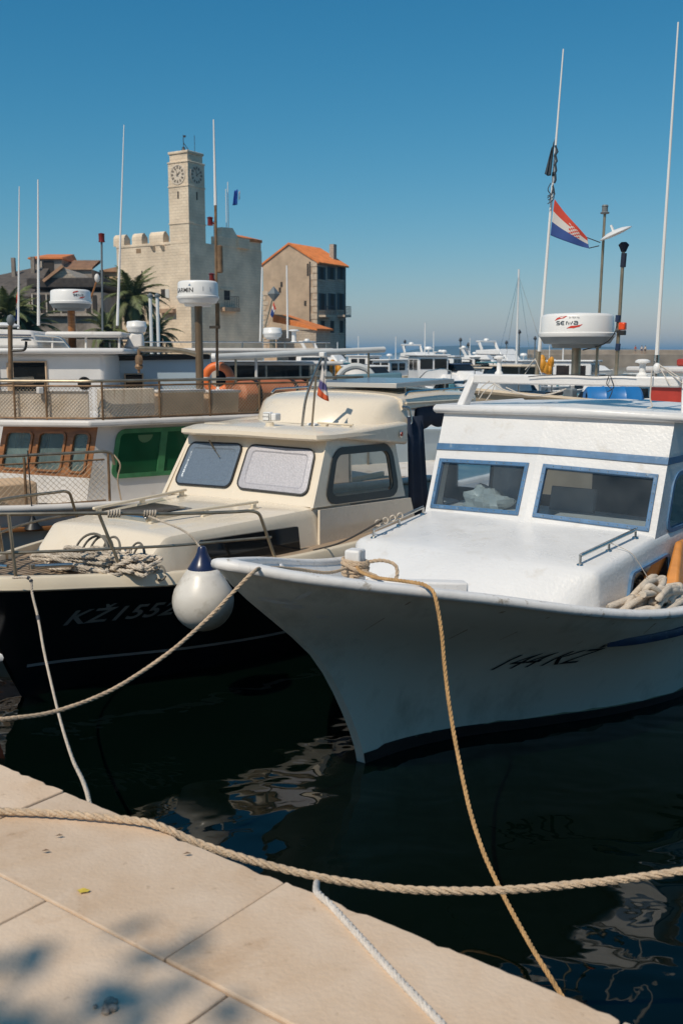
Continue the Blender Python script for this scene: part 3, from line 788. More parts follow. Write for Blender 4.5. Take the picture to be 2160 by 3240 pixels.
# radome on its pipe
def radome(parent, c, D, h=.17, mats=(WHITEP, GREYP), name='radar_dome', pipe=None, ph=.2, pm=OLDSTEEL):
    r_ = D / 2
    g = MB().lathe([(r_ * .98, 0), (r_, .012), (r_, .028), (r_ * .955, .034), (r_ * .935, h * .86), (r_ * .90, h * .95), (r_ * .80, h), (0.0001, h + .012)], 48, c)
    o = g.build(name, mats[0], parent, smooth=50)
    MB().lathe([(r_ * .30, -.085), (r_ * .62, -.085), (r_ * .66, -.055), (r_ * .86, -.05), (r_ * .94, -.012), (r_ * .97, .001)], 40, c).build('dome_base', mats[1], o, smooth=35)
    if pipe: MB().tube([Vector(c) + V(0, 0, -.085 - ph), Vector(c) + V(0, 0, -.07)], pipe, 14).build('dome_post', pm, o)
    return o
pL, pR = bh(1695, 1062), bh(1937, 1062)
rc = (pL + pR) / 2; rD = (pR - pL).length * .97 / 1.0
rD = 0.585
dome = radome(wb, (rc.x, 2.80, rc.z - .01), rD, .175, pipe=.036, ph=rc.z - .01 - 2.235 - .085)
def dome_decal(parent, c, D, h, az0, items):
    """items: (list of verts (x along, z up), faces, material, name) wrapped on the dome's side"""
    rr = D / 2
    for vs, fs, m_, nm in items:
        out = []
        for q in vs:
            r_ = rr * (.955 - .02 * (q[1] - .034) / (h * .86 - .034)) + .0018
            t = az0 + q[0] / r_
            out.append(V(c[0] + r_ * math.cos(t), c[1] + r_ * math.sin(t), c[2] + q[1]))
        MB().add(out, fs).build(nm, m_, parent, smooth=0)
def stroke(pts, w_):
    """polyline stroke as quads"""
    vs = []; fs = []
    P = [Vector((a, b_, 0)) for a, b_ in pts]
    for i, q in enumerate(P):
        d = (P[min(i + 1, len(P) - 1)] - P[max(i - 1, 0)]).normalized(); n_ = Vector((-d.y, d.x, 0)) * w_ / 2
        vs += [(q + n_).to_tuple()[:2], (q - n_).to_tuple()[:2]]
    for i in range(len(P) - 1): fs.append((2 * i, 2 * i + 1, 2 * i + 3, 2 * i + 2))
    return vs, fs
def seiwa(k=1.0):
    items = []; DK = mat('logo_dark', (.02, .04, .06), .5); RD = mat('logo_red', (.62, .04, .02), .5)
    L_ = {'S': [(.9, 1), (.15, 1), (0, .85), (.1, .55), (.85, .45), (.95, .2), (.8, 0), (0, 0)],
          'E': [(.95, 1), (.35, 1), (.02, .7), (.02, .3), (.35, 0), (.95, 0)], 'e': [(.1, .52), (.85, .52)],
          'I': [(.3, 1), (.3, 0)], 'W': [(0, 1), (.42, 0), (.66, .75), (.9, 0), (1.35, 1)],
          'a': [(.1, 1), (.8, 1), (1, .8), (1, 0), (.25, 0), (.05, .25), (.25, .52), (1, .52)]}
    x = -.088; sc = .030
    for ch, adv in (('S', .036), ('E', .0), ('e', .036), ('I', .016), ('W', .047), ('a', .034)):
        vs, fs = stroke([(x + a * sc, .088 + b_ * .024) for a, b_ in L_[ch]], .0062)
        items.append(([(a * k, b_) for a, b_ in vs], fs, DK, 'logo_letter')); x += adv
    for pts in ([(-.105, .118), (-.085, .138), (-.05, .150), (.0, .153), (-.03, .136), (-.065, .131)], [(-.005, .060), (.03, .079), (.07, .080), (.115, .091), (.09, .072), (.05, .062)]):
        items.append(([(a * k, b_) for a, b_ in pts], [tuple(range(6))], RD, 'logo_swoosh'))
    vs, fs = text_mesh('SI-TEX Nz', .018); items.append(([(q.x * k + .05, q.y + .140) for q in vs], fs, mat('logo_grey', (.2, .2, .2), .5), 'logo_small_print'))
    return items
camL = FW.L((0, 0, 0)); azc = math.atan2(camL.y - 2.80, camL.x - rc.x)
dome_decal(dome, (rc.x, 2.80, rc.z - .01), rD, .175, azc - .27, seiwa())
# mushroom aerials and nav lamp poles on the arch
def mushroom(parent, base, h, r_=.045):
    g = MB().lathe([(r_ * .75, 0), (r_ * .75, .012), (r_ * .42, .03), (r_ * .40, h - .035), (r_ * .6, h - .028), (r_, h - .024), (r_ * .98, h - .012), (r_ * .6, h), (.0001, h + .002)], 18, base)
    return g.build('gps_aerial', WHITEP, parent)
q = bh(1577, 1185); mushroom(wb, V(q.x, 2.74, 2.237), .15)
q = bh(2036, 1195); mushroom(wb, V(q.x, 2.70, 2.237), .125, .055)
# broken post stub with string
q = bh(1690, 1185); MB().tube([V(q.x, 2.78, 2.235), V(q.x + .005, 2.79, 2.42)], .019, 10).build('post_stub', OLDSTEEL, wb)
def whip(parent, pb, pt_, r0, r1, m_, name='whip_aerial', sections=()):
    mbw = MB(); path = [Vector(pb).lerp(Vector(pt_), t) for t in [i / 12 for i in range(13)]]
    mbw.tube(path, [r0 + (r1 - r0) * i / 12 for i in range(13)], 8); return mbw.build(name, m_, parent)
q0, q1 = bh(1699, 1185, 2.86), bh(1781, 155, 2.95)
wh = whip(wb, V(q0.x, 2.86, 2.22), q1, .016, .0055, WHITEP)
q0b, q1b = bh(2072, 1190, 2.75), bh(2144, 70, 2.8)
w2 = whip(wb, V(q0b.x, 2.75, 2.23), q1b, .016, .006, WHITEP)
MB().tube([Vector(V(q0b.x, 2.75, 2.22)).lerp(q1b, t) for t in (0, .07)], .021, 12).build('aerial_socket', STEEL, w2)
MB().tube([Vector(q0).lerp(q1, .62), Vector(q0).lerp(q1, .632)], .012, 10).build('ferrule', BLACKP, wh)
a, b_ = bh(1884, 1185, 2.78), bh(1912, 672, 2.80)
lp = MB().tube([V(a.x, 2.78, 2.23), b_], .011, 8).build('lamp_pole', OLDSTEEL, wb)
MB().lathe([(.03, 0), (.035, .008), (.022, .016), (.022, .05), (.026, .054), (.02, .064)], 14, b_ + V(0, 0, -.01)).build('anchor_light', GREYP, lp)
a, b_ = bh(1947, 1188, 2.76), bh(1972, 775, 2.78)
dp = MB().tube([V(a.x, 2.76, 2.23), b_], [.0155, .013], 8).build('dish_pole', OLDSTEEL, wb)
MB().lathe([(.018, -.05), (.03, -.02), (.04, .0), (.02, .02)], 12, b_ + V(0, 0, .0)).tube([b_ + V(0, 0, -.16), b_ + V(.005, 0, -.06)], .022, 8).build('pole_wrap', NAVYCLOTH, dp)
c = bh(1947, 740, 2.76); Mx = Matrix.Rotation(R(-20), 3, 'Y') @ Matrix.Rotation(R(13), 3, 'X')
MB().lathe([(.0001, -.012), (.06, -.010), (.105, -.004), (.122, .0), (.122, .005), (.10, .014), (.06, .026), (.0001, .032)], 28, c, Mx).bar(c + V(-.02, 0, .02), c + V(-.04, 0, .065), .02, .012).build('dish_aerial', WHITEP, dp)
q = bh(1967, 1040, 2.74)
ol = MB().box(q + V(.002, 0, .018), (.05, .045, .055)).build('orange_lamp', ORANGE, dp, bevel=.008)
MB().box(q + V(.002, 0, -.03), (.046, .04, .035)).box(q + V(-.03, 0, -.02), (.03, .02, .02)).build('lamp_base', BLACKP, ol, bevel=.004)
for py in (1010, 1100):
    q = bh(1953, py, 2.76); MB().tube([q + V(-.002, 0, -.02), q + V(.002, 0, .03)], .02, 8).build('tape_wrap', NAVY, dp)
# loose wires along the arch
WIRE = mat('pale_wire', (.55, .50, .44), .7); DWIRE = mat('dark_wire', (.02, .02, .02), .6)
mb = MB()
for pts in ([(1560, 1212), (1590, 1232), (1640, 1245), (1700, 1252), (1775, 1238)], [(1562, 1214), (1530, 1240), (1515, 1262)], [(1565, 1216), (1552, 1245), (1535, 1270)], [(1548, 1205), (1520, 1228), (1512, 1250)], [(1600, 1226), (1660, 1250), (1730, 1250), (1790, 1230)]):
    mb.tube(spl([bh(*q, 2.62) for q in pts], 14), .0045, 5)
mb.build('loose_wires', WIRE, wb)
mb = MB()
for pts in ([(1670, 1192), (1720, 1188), (1800, 1186), (1880, 1190), (1950, 1187), (2010, 1190)], [(1925, 1190), (1918, 1215), (1935, 1235), (1925, 1262)], [(1930, 1190), (1940, 1225), (1920, 1240)]):
    mb.tube(spl([bh(*q, 2.62) for q in pts], 14), .0035, 5)
mb.tube(spl([bh(*q, 2.75) for q in ((1842, 1108), (1880, 1098), (1915, 1085), (1945, 1050), (1952, 1000))], 14), .0045, 5)
mb.build('dark_wires', DWIRE, wb)
mb = MB()
mb.tube(spl([bh(*q, 2.60) for q in ((2060, 1172), (2058, 1215), (2055, 1260), (2062, 1285), (2045, 1292))], 14), .005, 5)
for e in ((2120, 1222), (2150, 1195), (2160, 1215)): mb.tube([bh(2078, 1150, 2.7), bh(*e, 2.6)], .004, 5)
for e in ((1655, 1190), (1715, 1192), (1660, 1170)): mb.tube([bh(1692, 1135, 2.75), bh(*e, 2.66)], .003, 5)
mb.build('lashing_string', WIRE, wb, kind='stuff')
MB().ball(bh(2077, 1165, 2.7), .03, 12, 9, (1, 1, 1.3)).build('float_ball', WHITEP, wb)
# rubbing strake on the port side, registration number
mb = MB(); rows_ = []; st0 = cam_hit(FW, bvhW, 1925, 2034)
for k in range(40):
    y = st0.y + .08 * k; zz = st0.z - .012 * k * .08
    h = bvhW.ray_cast(V(4, y, zz), V(-1, 0, 0))[0]; x = h.x if h else 1.3
    e = min(1, (k + .15) / 1.5)
    rows_.append([V(x - .01, y, zz - .030), V(x + .034 * e, y, zz - .025), V(x + .040 * e, y, zz), V(x + .034 * e, y, zz + .025), V(x - .01, y, zz + .030)])
mb.loft(rows_); mb.loft([[rows_[0][0], rows_[0][4]], [rows_[0][1], rows_[0][3]]]); recalc(mb.build('rubbing_strake', NAVY, wb, smooth=60))
hh = cam_hit(FW, bvhW, 1705, 2088)
text_on_hull('144 KŽ', bvhW, hh.y, hh.z, .17, BLACKLET, wb, 'registration_number', shear=.45, spacing=.95, tilt=.0)

# worn paint: a peeled pale patch near the bow, rust runs below the gunwale, a scum line above the boot stripe
def hull_decal(pts, m_, name, d=.003):
    out = []
    for y, z in pts:
        h = bvhW.ray_cast(V(4, y, z), V(-1, 0, 0))
        if not h[0]: return
        nn = h[1] if h[1].x > 0 else -h[1]
        out.append(h[0] + nn * d)
    MB().add(out, [tuple(range(len(out)))]).build(name, m_, wb, smooth=0)
PEEL = mat('peeled_paint', (.70, .68, .63), .6, var=.1, vscale=20, bump=.2); RUN = mat('rust_run', (.42, .33, .22), .7, var=.3, vscale=30); SCUM = mat('scum_line', (.30, .30, .20), .8, var=.4, vscale=9)
for px, py, ry, rz_ in ((885, 1900, .07, .022), (925, 1918, .05, .016), (960, 1885, .02, .03), (1020, 1950, .03, .012)):
    c = cam_hit(FW, bvhW, px, py)
    if c: hull_decal([(c.y + ry * math.cos(t) * random.uniform(.6, 1.2) + .3 * rz_ * math.sin(t), c.z + rz_ * math.sin(t) * random.uniform(.5, 1.2) - .25 * ry * math.cos(t)) for t in [k * math.pi / 9 for k in range(18)]], PEEL, 'peeled_patch')
for y in (-.35, .15, .42, .9, 1.3, 1.75, 2.1, 2.6):
    zt_ = HW['gz'](y) - .03; ln = random.uniform(.08, .24); w_ = random.uniform(.004, .010)
    hull_decal([(y - w_, zt_), (y + w_, zt_), (y + w_ * .4, zt_ - ln), (y - w_ * .2, zt_ - ln)], RUN, 'rust_run', .002)
lo, hi = [], []
for k in range(60):
    y = .12 + k * .1; t_ = min(1, y / 7.6); z0_ = .062 * HW['gz'](y); a = bvhW.ray_cast(V(4, y, z0_), V(-1, 0, 0))[0]; b_ = bvhW.ray_cast(V(4, y, z0_ + random.uniform(.008, .03)), V(-1, 0, 0))[0]
    if a and b_: lo.append(a + V(.003, 0, 0)); hi.append(b_ + V(.003, 0, 0))
MB().loft([lo, hi]).build('scum_line', SCUM, wb)

# ================================================================== CREAM BOAT WITH BLACK HULL (centre)
FC = Frame((-2.250, 6.842), 33)
cb = empty('cabin_cruiser', FC.o, -FC.th)
tag(cb, 'cream cabin boat with glossy black hull and solar panel on its roof', 'boat', 'moored boats in the harbour')
HC = make_hull([(0, 0), (.25, -.11), (.5, -.2), (.8, -.32), (1, -.42)], 6.7,
    [(-.42, .03, .86), (-.34, .14, .855), (-.1, .36, .84), (.2, .55, .82), (.7, .85, .785), (1.3, 1.05, .77), (2.0, 1.18, .755), (3.5, 1.25, .75), (5, 1.22, .76), (6.7, 1.05, .80)],
    [(0, .02), (.3, .11), (.7, .36), (1.2, .66), (1.8, .90), (2.6, 1.05), (4, 1.12), (6.7, .95)], p_bow=1.25, p_aft=1.1)
recalc(HC['top'].build('hull', BLACKHULL, cb, smooth=50))
recalc(HC['bot'].build('hull_bottom', BOTTOM, cb))
bvhC = bvh_of(HC['top'])
mb = MB()
def offs(pts_prof, **k): return pts_prof
sweep_rail(mb, HC['rail'], [(-.05, .0), (.012, .0), (.028, .012), (.022, .03), (.012, .085), (.0, .098), (-.05, .098)], off=0, dz=-.005)
recalc(mb.build('toe_rail', CREAMTRIM, cb, smooth=45, bevel=.004))
mb = MB()
rt, rb = inner_rows(HC, .02, .03)
mb.loft([[Vector((q.x, q.y, q.z + .055)) for q in rb], [Vector((0, q.y, q.z + .08)) for q in rb], [Vector((-q.x, q.y, q.z + .055)) for q in rb]])
recalc(mb.build('deck', TEAK, cb))
# caulking strips of the teak foredeck
for k in range(-9, 10):
    x = k * .052; ya = -.30 + abs(x) * 1.0; 
    mb = MB(); mb.bar((x, ya, .903 - abs(x) * .02), (x, 1.1, .860 - abs(x) * .02), .004, .004); mb.build('deck_seam', mat('deck_caulk', (.15, .11, .08), .8), cb, smooth=0)
# waterline stripe on both sides
mb = MB()
for s_ in (1, -1):
    a, b_ = [], []
    for y in [-.02 + .1 * i for i in range(60)]:
        z = .235 - .055 * min(1, max(0, y) / 2)
        h = bvhC.ray_cast(V(4, y, z), V(-1, 0, 0))[0]; h2 = bvhC.ray_cast(V(4, y, z + .022), V(-1, 0, 0))[0]
        if h and h2: a.append(V(s_ * (h.x + .004), y, z)); b_.append(V(s_ * (h2.x + .004), y, z + .022))
    mb.loft([a, b_])
recalc(mb.build('waterline_stripe', mat('stripe_grey', (.32, .33, .33), .5, var=.2), cb))
hh = cam_hit(FC, bvhC, 372, 1942)
text_on_hull('KŽ1552', bvhC, hh.y + .02, hh.z, .185, LETTER, cb, 'registration_number', shear=.28, bold=.0035, spacing=1.08, sz=.85)
# trunk cabin
def loft_rows(spec, zb):
    out = []
    for (yc, zt, wd, back, rr) in spec:
        half = [(0, zt)] + [(wd * f, zt - .03 * f * f) for f in (.25, .5, .7, .88)] + [(wd - rr, zt - .03), (wd - rr * .35, zt - .03 - rr * .18), (wd - rr * .05, zt - .03 - rr * .7), (wd + .01, zt - .03 - rr * 1.6), (wd + .05, zb)]
        row = [Vector((-a, yc + back * (a / .8) ** 2, max(b_, zb))) for a, b_ in reversed(half)] + [Vector((a, yc + back * (a / .8) ** 2, max(b_, zb))) for a, b_ in half[1:]]
        out.append(row)
    return out
TC = loft_rows([(.58, .84, .57, .05, .03), (.60, .90, .575, .05, .035), (.81, 1.092, .60, .05, .035), (.835, 1.105, .605, .05, .035), (.88, 1.112, .61, .05, .035), (2.40, 1.135, .81, .05, .05), (3.0, 1.13, .83, 0, .05)], .74)
mb = MB(); mb.loft(TC); mb.loft([TC[0], [Vector((q.x, q.y, .74)) for q in TC[0]]]); recalc(mb.build('trunk_cabin', CREAM, cb, smooth=32)); bvhCT = bvh_of(mb)
def on_ct(x, y): h = bvhCT.ray_cast(Vector((x, y, 3)), Vector((0, 0, -1)))[0]; return h.z if h else 1.1
wp = rounded_poly([V(.735, 1.06, .86), V(.858, 2.16, .79), V(.85, 2.14, 1.0), V(.715, 1.10, 1.03)], .02)
for s_ in (1, -1):
    pts = [V(s_ * (q.x + .02), q.y, q.z) for q in wp]
    MB().prism(pts, V(s_ * -.03, 0, 0)).build('side_window', DARKGL, cb, smooth=30); recalc(bpy.data.objects[COL.objects[-1].name])
# hatch
hz = on_ct(-.03, 1.35)
hA = [V(-.27, 1.12, hz + .012), V(.17, 1.10, hz + .008), V(.19, 1.62, hz + .018), V(-.25, 1.64, hz + .02)]
ht = MB().hexa([q + V(0, 0, -.02) for q in hA], [q + V(0, 0, .028) for q in hA]).build('deck_hatch', STEEL, cb, bevel=.01)
MB().add([V(-.245, 1.15, hz + .0445), V(.145, 1.13, hz + .0405), V(.165, 1.595, hz + .0505), V(-.225, 1.615, hz + .0525)], [(0, 1, 2, 3)]).build('pane', DARKGL, ht, smooth=0)
# hand rails on trunk
for x0_, x1_, y0_, y1_ in ((.22, .47, 1.14, 2.06), (-.50, -.54, 1.25, 2.3)):
    hr = empty('hand_rail', (0, 0, 0)); hr.parent = cb
    za, zb_ = on_ct(x0_, y0_), on_ct(x1_, y1_)
    MB().bar((x0_, y0_ - .06, za + .055), (x1_, y1_ + .06, zb_ + .055), .028, .024).build('rail_bar', CREAMTRIM, hr, bevel=.008)
    for t in (0, .5, 1):
        p = V(x0_ + (x1_ - x0_) * t, y0_ + (y1_ - y0_) * t, 0); z = za + (zb_ - za) * t
        MB().box((p.x, p.y, z + .022), (.026, .05, .05)).box((p.x, p.y, z + .004), (.035, .11, .018)).build('rail_foot', CREAMTRIM, hr, bevel=.006)
# wheelhouse: two raked windscreens, sides, visor
FCL = V(0, 2.42, 1.115); FCT = V(0, 2.72, 1.66)
for s_ in (1, -1):
    if s_ == 1: cs = [FCL, V(.85, 2.50, 1.09), V(.78, 2.80, 1.64), FCT]; hole = (.04, .90, .15, .84, .09, 1.35)
    else: cs = [V(-.85, 2.50, 1.09), FCL, FCT, V(-.78, 2.80, 1.64)]; hole = (.10, .96, .15, .84, .09, 1.35)
    recalc(MB().panel(cs, [], .03).build('front_panel', CREAM, cb, smooth=30))
    ws = recalc(ring_frame(MB(), cs, (hole[0] + .012, hole[1] - .012, hole[2] + .016, hole[3] - .016, .075, 1.35), .016, .022, .01).build('windscreen_seal', BLACKP, cb, smooth=40))
    covm = mat('windscreen_cover_grey' if s_ == 1 else 'windscreen_cover_blue', (.40, .39, .42) if s_ == 1 else (.17, .21, .26), .5 if s_ == 1 else .3, var=.12, vscale=60, bump=.2, bscale=90, metal=.2)
    f_, n_ = quadmap(cs)
    out_ = [f_(*q, .016) for q in rrect2((hole[0] + .004, hole[1] - .004, hole[2] + .005, hole[3] - .005, .08, 1.35))]
    inn_ = [f_(*q, .020) for q in rrect2((hole[0] + .07, hole[1] - .07, hole[2] + .085, hole[3] - .085, .05, 1.35))]
    in2 = [f_(*q, .012) for q in rrect2((hole[0] + .085, hole[1] - .085, hole[2] + .105, hole[3] - .105, .04, 1.35))]
    mb = MB(); mb.loft([out_ + [out_[0]], inn_ + [inn_[0]], in2 + [in2[0]]], flip=True); mb.add(in2, [tuple(range(len(in2)))])
    recalc(mb.build('sun_cover', covm, ws, smooth=30))
for s_ in (1, -1):
    B0, B1, T1, T0 = V(s_ * .86, 2.47, 1.09), V(s_ * .90, 3.98, 1.02), V(s_ * .80, 3.92, 1.62), V(s_ * .785, 2.80, 1.645)
    cs = [B0, B1, T1, T0] if s_ == 1 else [B1, B0, T0, T1]
    hole = (.10, .93, .02, .86, .09, 2.0) if s_ == 1 else (.07, .90, .02, .86, .09, 2.0)
    hole2 = (hole[0] + .06, hole[1] - .06, hole[2] + .11, hole[3] - .11, .06, 2.0)
    recalc(MB().panel(cs, [hole2], .03).build('side_panel', CREAM, cb, smooth=30))
    fr_ = recalc(ring_frame(MB(), cs, hole2, .058, .012, .006).build('side_window_frame', mat('dark_grey_frame', (.03, .032, .032), .4), cb, smooth=40))
    pane(MB(), cs, hole2, -.01).build('pane', GLASS2, fr_, smooth=0)
    lw = [V(s_ * .87, 2.45, .74), V(s_ * .93, 4.05, .74), B1, B0]
    recalc(MB().panel(lw if s_ == 1 else [lw[1], lw[0], lw[3], lw[2]], [], .02).build('lower_side_panel', CREAM, cb, smooth=30))
# interior: helm seat back and pale far side
MB().box((.25, 3.2, 1.1), (.10, .4, .9)).box((.25, 3.2, 1.6), (.09, .28, .16)).build('helm_seat', DARKIN, cb, bevel=.03)
# visor with rounded brow
vis = [(-.80, 2.80), (-.74, 2.66), (-.42, 2.60), (0, 2.58), (.42, 2.60), (.76, 2.66), (.83, 2.80), (.90, 3.95), (.60, 3.95), (-.60, 3.95), (-.88, 3.95)]
mb = MB(); k = len(vis); nv = 5
levels = ((1.0, 1.632), (1.025, 1.65), (1.02, 1.685), (.97, 1.70), (.90, 1.72))
rows_ = [[Vector((a * sc, 3.2 + (b_ - 3.2) * (sc if b_ < 3.5 else 1), z + .02 * (1 - abs(a)))) for a, b_ in vis] for sc, z in levels]
mb.loft(rows_, closed=True); mb.f.append([(len(rows_) - 1) * k + i for i in range(k)]); mb.mi.append(0); mb.f.append([i for i in reversed(range(k))]); mb.mi.append(0)
recalc(mb.build('visor', CREAM, cb, smooth=40))
# thick brow at the rear corners with the red side lamp
for s_ in (1, -1):
    mb = MB(); mb.hexa([V(s_ * .78, 2.95, 1.64), V(s_ * .86, 2.95, 1.64), V(s_ * .93, 3.98, 1.52), V(s_ * .78, 3.98, 1.52)] , [V(s_ * .78, 2.95, 1.70), V(s_ * .85, 2.95, 1.70), V(s_ * .93, 3.98, 1.74), V(s_ * .78, 3.98, 1.74)])
    br = recalc(mb.build('side_brow', CREAM, cb, bevel=.03, seg=3))
    MB().lathe([(.034, 0), (.034, .008), (.026, .010)], 20, (s_ * .925, 3.84, 1.63), Matrix.Rotation(R(90 * s_), 3, 'Y')).build('lamp_rim', STEEL, br)
    MB().lathe([(.024, .006), (.022, .014), (.0001, .018)], 18, (s_ * .925, 3.84, 1.63), Matrix.Rotation(R(90 * s_), 3, 'Y')).build('side_lamp', mat('red_lens', (.35, .02, .01), .2), br)
# raised coaming behind the visor and the rear roof
def upper(yc0, yc1):
    sp = []
    for (y, zt, wd, zb) in ((3.30, 1.72, .72, 1.69), (3.38, 1.83, .73, 1.69), (3.50, 1.93, .745, 1.68), (3.60, 1.962, .755, 1.66), (3.75, 1.985, .765, 1.63), (4.05, 2.0, .78, 1.60)):
        half = [(0, zt + .03)] + [(wd * f, zt + .03 * (1 - f * f)) for f in (.3, .6, .8)] + [(wd * .92, zt - .005), (wd * .975, zt - .03), (wd, zt - .075), (wd + .04 + (1.9 - zb) * .1, zb)]
        half = [(a, max(b_, zb - .01)) for a, b_ in half]
        sp.append([Vector((-a, y + .42 * (a / .8) ** 2 * (4.1 - y) / .8, b_)) for a, b_ in reversed(half)] + [Vector((a, y + .42 * (a / .8) ** 2 * (4.1 - y) / .8, b_)) for a, b_ in half[1:]])
    return sp
U = upper(0, 0); mb = MB(); mb.loft(U); recalc(mb.build('roof_coaming', CREAM, cb, smooth=50)); bvhU = bvh_of(mb)
sp = []
for (y, zc_) in ((3.98, 2.0), (4.4, 2.015), (4.8, 2.02), (5.2, 2.01), (5.6, 1.985)):
    wd = .80
    half = [(0, zc_ + .035), (wd * .4, zc_ + .03), (wd * .7, zc_ + .015), (wd * .9, zc_ - .005), (wd * .985, zc_ - .03), (wd, zc_ - .06), (wd, zc_ - .13), (wd - .03, zc_ - .15)]
    sp.append([Vector((-a, y, b_)) for a, b_ in reversed(half)] + [Vector((a, y, b_)) for a, b_ in half[1:]])
mb = MB(); mb.loft(sp); mb.loft([[q for q in sp[0]], [Vector((q.x * .97, q.y, 1.87)) for q in sp[0]]]); mb.add([sp[i][0] for i in range(5)] + [sp[i][-1] for i in range(5)], [(0, 1, 6, 5), (1, 2, 7, 6), (2, 3, 8, 7), (3, 4, 9, 8)])
mb.f.append([len(sp[0]) * 4 + i for i in range(len(sp[0]))]); mb.mi.append(0)
rr_ = recalc(mb.build('rear_roof', CREAM, cb, smooth=50))
MB().tube(fillet([V(.80, 4.02, 2.0), V(.80, 4.08, 2.035), V(.80, 5.4, 2.045), V(.80, 5.44, 2.0)], .04), .011, 8).build('roof_grab_rail', STEEL, rr_)
MB().tube(fillet([V(-.80, 4.02, 2.0), V(-.80, 4.08, 2.035), V(-.80, 5.4, 2.045), V(-.80, 5.44, 2.0)], .04), .011, 8).build('roof_grab_rail', STEEL, rr_)
MB().tube([V(.815, 4.02, 1.93), V(.815, 5.5, 1.915)], .012, 6).build('gutter_moulding', CREAMTRIM, rr_)
# chrome grab handle at the corner
MB().tube(fillet([V(.80, 3.97, 1.90), V(.84, 4.04, 1.89), V(.86, 4.06, 1.74), V(.82, 4.0, 1.70)], .05), .011, 8).build('grab_handle', STEEL, cb)
# solar panel on stand-offs
SOL = mat('solar_cells', (.10, .13, .20), .18, var=.1, vscale=4); 
pf = [FC.hit(1043, 1216, 2, 2.06), FC.hit(1161, 1222, 2, 2.06)]
sa = [V(-.42, 4.15, 2.115), V(.66, 4.10, 2.115), V(.66, 5.35, 2.135), V(-.42, 5.4, 2.135)]
sp_ = MB().hexa([q + V(0, 0, -.045) for q in sa], sa).build('solar_panel', mat('aluminium_frame', (.62, .60, .56), .4, metal=.5), cb, bevel=.003)
MB().add([q * 1.0 + V((.12 - q.x) * .04, (4.85 - q.y) * .03, .002) for q in sa], [(0, 1, 2, 3)]).build('solar_cells', SOL, sp_, smooth=0)
for x, y in ((.62, 4.35), (.62, 5.2), (-.38, 4.35), (-.38, 5.2)): MB().tube([V(x, y, 2.0), V(x, y, 2.08)], .013, 8).build('stand_off', STEEL, sp_)
# canvas curtain aft
mb = MB(); rows_ = []
for z, y0_, y1_ in ((1.80, 4.0, 4.30), (1.4, 4.02, 4.36), (1.0, 4.04, 4.42), (.72, 4.05, 4.46)):
    rows_.append([V(.84 + .012 * math.sin(i * 1.3), y0_ + (y1_ - y0_) * i / 10, z) for i in range(11)])
mb.loft(rows_); 
cu_ = recalc(mb.build('canvas_curtain', NAVYCLOTH, cb, smooth=60)); md = cu_.modifiers.new('solid', 'SOLIDIFY'); md.thickness = .006
mb = MB(); rows_ = []
for z_, k_ in ((1.90, 0), (1.80, .5), (1.70, 1)):
    rows_.append([V(.79 - .02 * k_, 4.3 + 1.2 * i / 20, z_ - .05 * k_ * abs(math.sin(i * .55))) for i in range(21)])
mb.loft(rows_); cu_ = recalc(mb.build('rolled_canvas', NAVYCLOTH, cb, smooth=60)); md = cu_.modifiers.new('solid', 'SOLIDIFY'); md.thickness = .03
for y in (5.45,):
    for s_ in (1, -1): MB().tube([V(s_ * .74, y, .75), V(s_ * .74, y, 1.9)], .016, 8).build('roof_post', STEEL, cb)
# spotlight, aerial stem, horn plate, wiper
q = FC.hit(848, 1318, 1, 2.95)
sl = MB().box(q + V(0, 0, .0), (.085, .06, .085)).box(q + V(.075, .02, -.003), (.055, .09, .07)).build('search_light', WHITEP, cb, bevel=.012, seg=3)
MB().box(q + V(-.0, -.032, 0), (.07, .006, .07)).build('light_face', GREYP, sl, bevel=.002); 
vs, fs = text_mesh('ZENITSEN', .017); MB().add([q + V(v_.x, -.037, v_.y) for v_ in vs], fs).build('light_lettering', BLACKLET, sl, smooth=0)
MB().add([q + V(-.032, -.036, -.03), q + V(.032, -.036, -.03), q + V(.032, -.036, .03), q + V(-.032, -.036, .03)], [(0, 1, 2, 3)]).build('light_lens', WHITEP, sl, smooth=0)
MB().lathe([(.085, 0), (.08, .012), (.045, .025), (.035, .06), (.0001, .06)], 16, (q.x + .02, 2.95, 1.715)).build('light_foot', CREAMTRIM, sl)
zt = 1.72
mb = MB(); a = FC.hit(955, 1352, 1, 3.05); b_ = FC.hit(1018, 1130, 1, 3.12); c = FC.hit(986, 1352, 1, 3.1)
fs_ = MB().tube(spl([V(a.x, 3.05, zt), FC.hit(966, 1270, 1, 3.06), FC.hit(985, 1210, 1, 3.08), b_], 12), .013, 8).build('flag_staff', STEEL, cb)
MB().tube([V(c.x, 3.1, zt), FC.hit(1000, 1190, 1, 3.1)], .010, 8).build('staff_brace', OLDSTEEL, fs_)
MB().lathe([(.035, 0), (.03, .012), (.016, .02)], 14, V(a.x, 3.05, zt - .005)).build('staff_socket', STEEL, fs_)
MB().box(FC.hit(1021, 1122, 1, 3.12), (.055, .05, .045)).build('staff_head', WHITEP, fs_, bevel=.008)
hp = FC.hit(1050, 1310, 1, 3.5)
MB().box((-.62, 2.93, 1.735), (.26, .12, .03)).build('vent_plate', CREAMTRIM, cb, bevel=.008)
MB().box((.30, 3.18, 1.745), (.10, .07, .045)).build('deck_vent', WHITEP, cb, bevel=.012)
MB().bar((.38, 3.14, 1.775), (.72, 3.22, 1.765), .022, .018).box((.45, 3.155, 1.74), (.06, .05, .05)).box((.66, 3.2, 1.73), (.09, .05, .05)).build('grab_rail', CREAMTRIM, cb, bevel=.006)
f_, n_ = quadmap([V(-.85, 2.50, 1.09), FCL, FCT, V(-.78, 2.80, 1.64)])
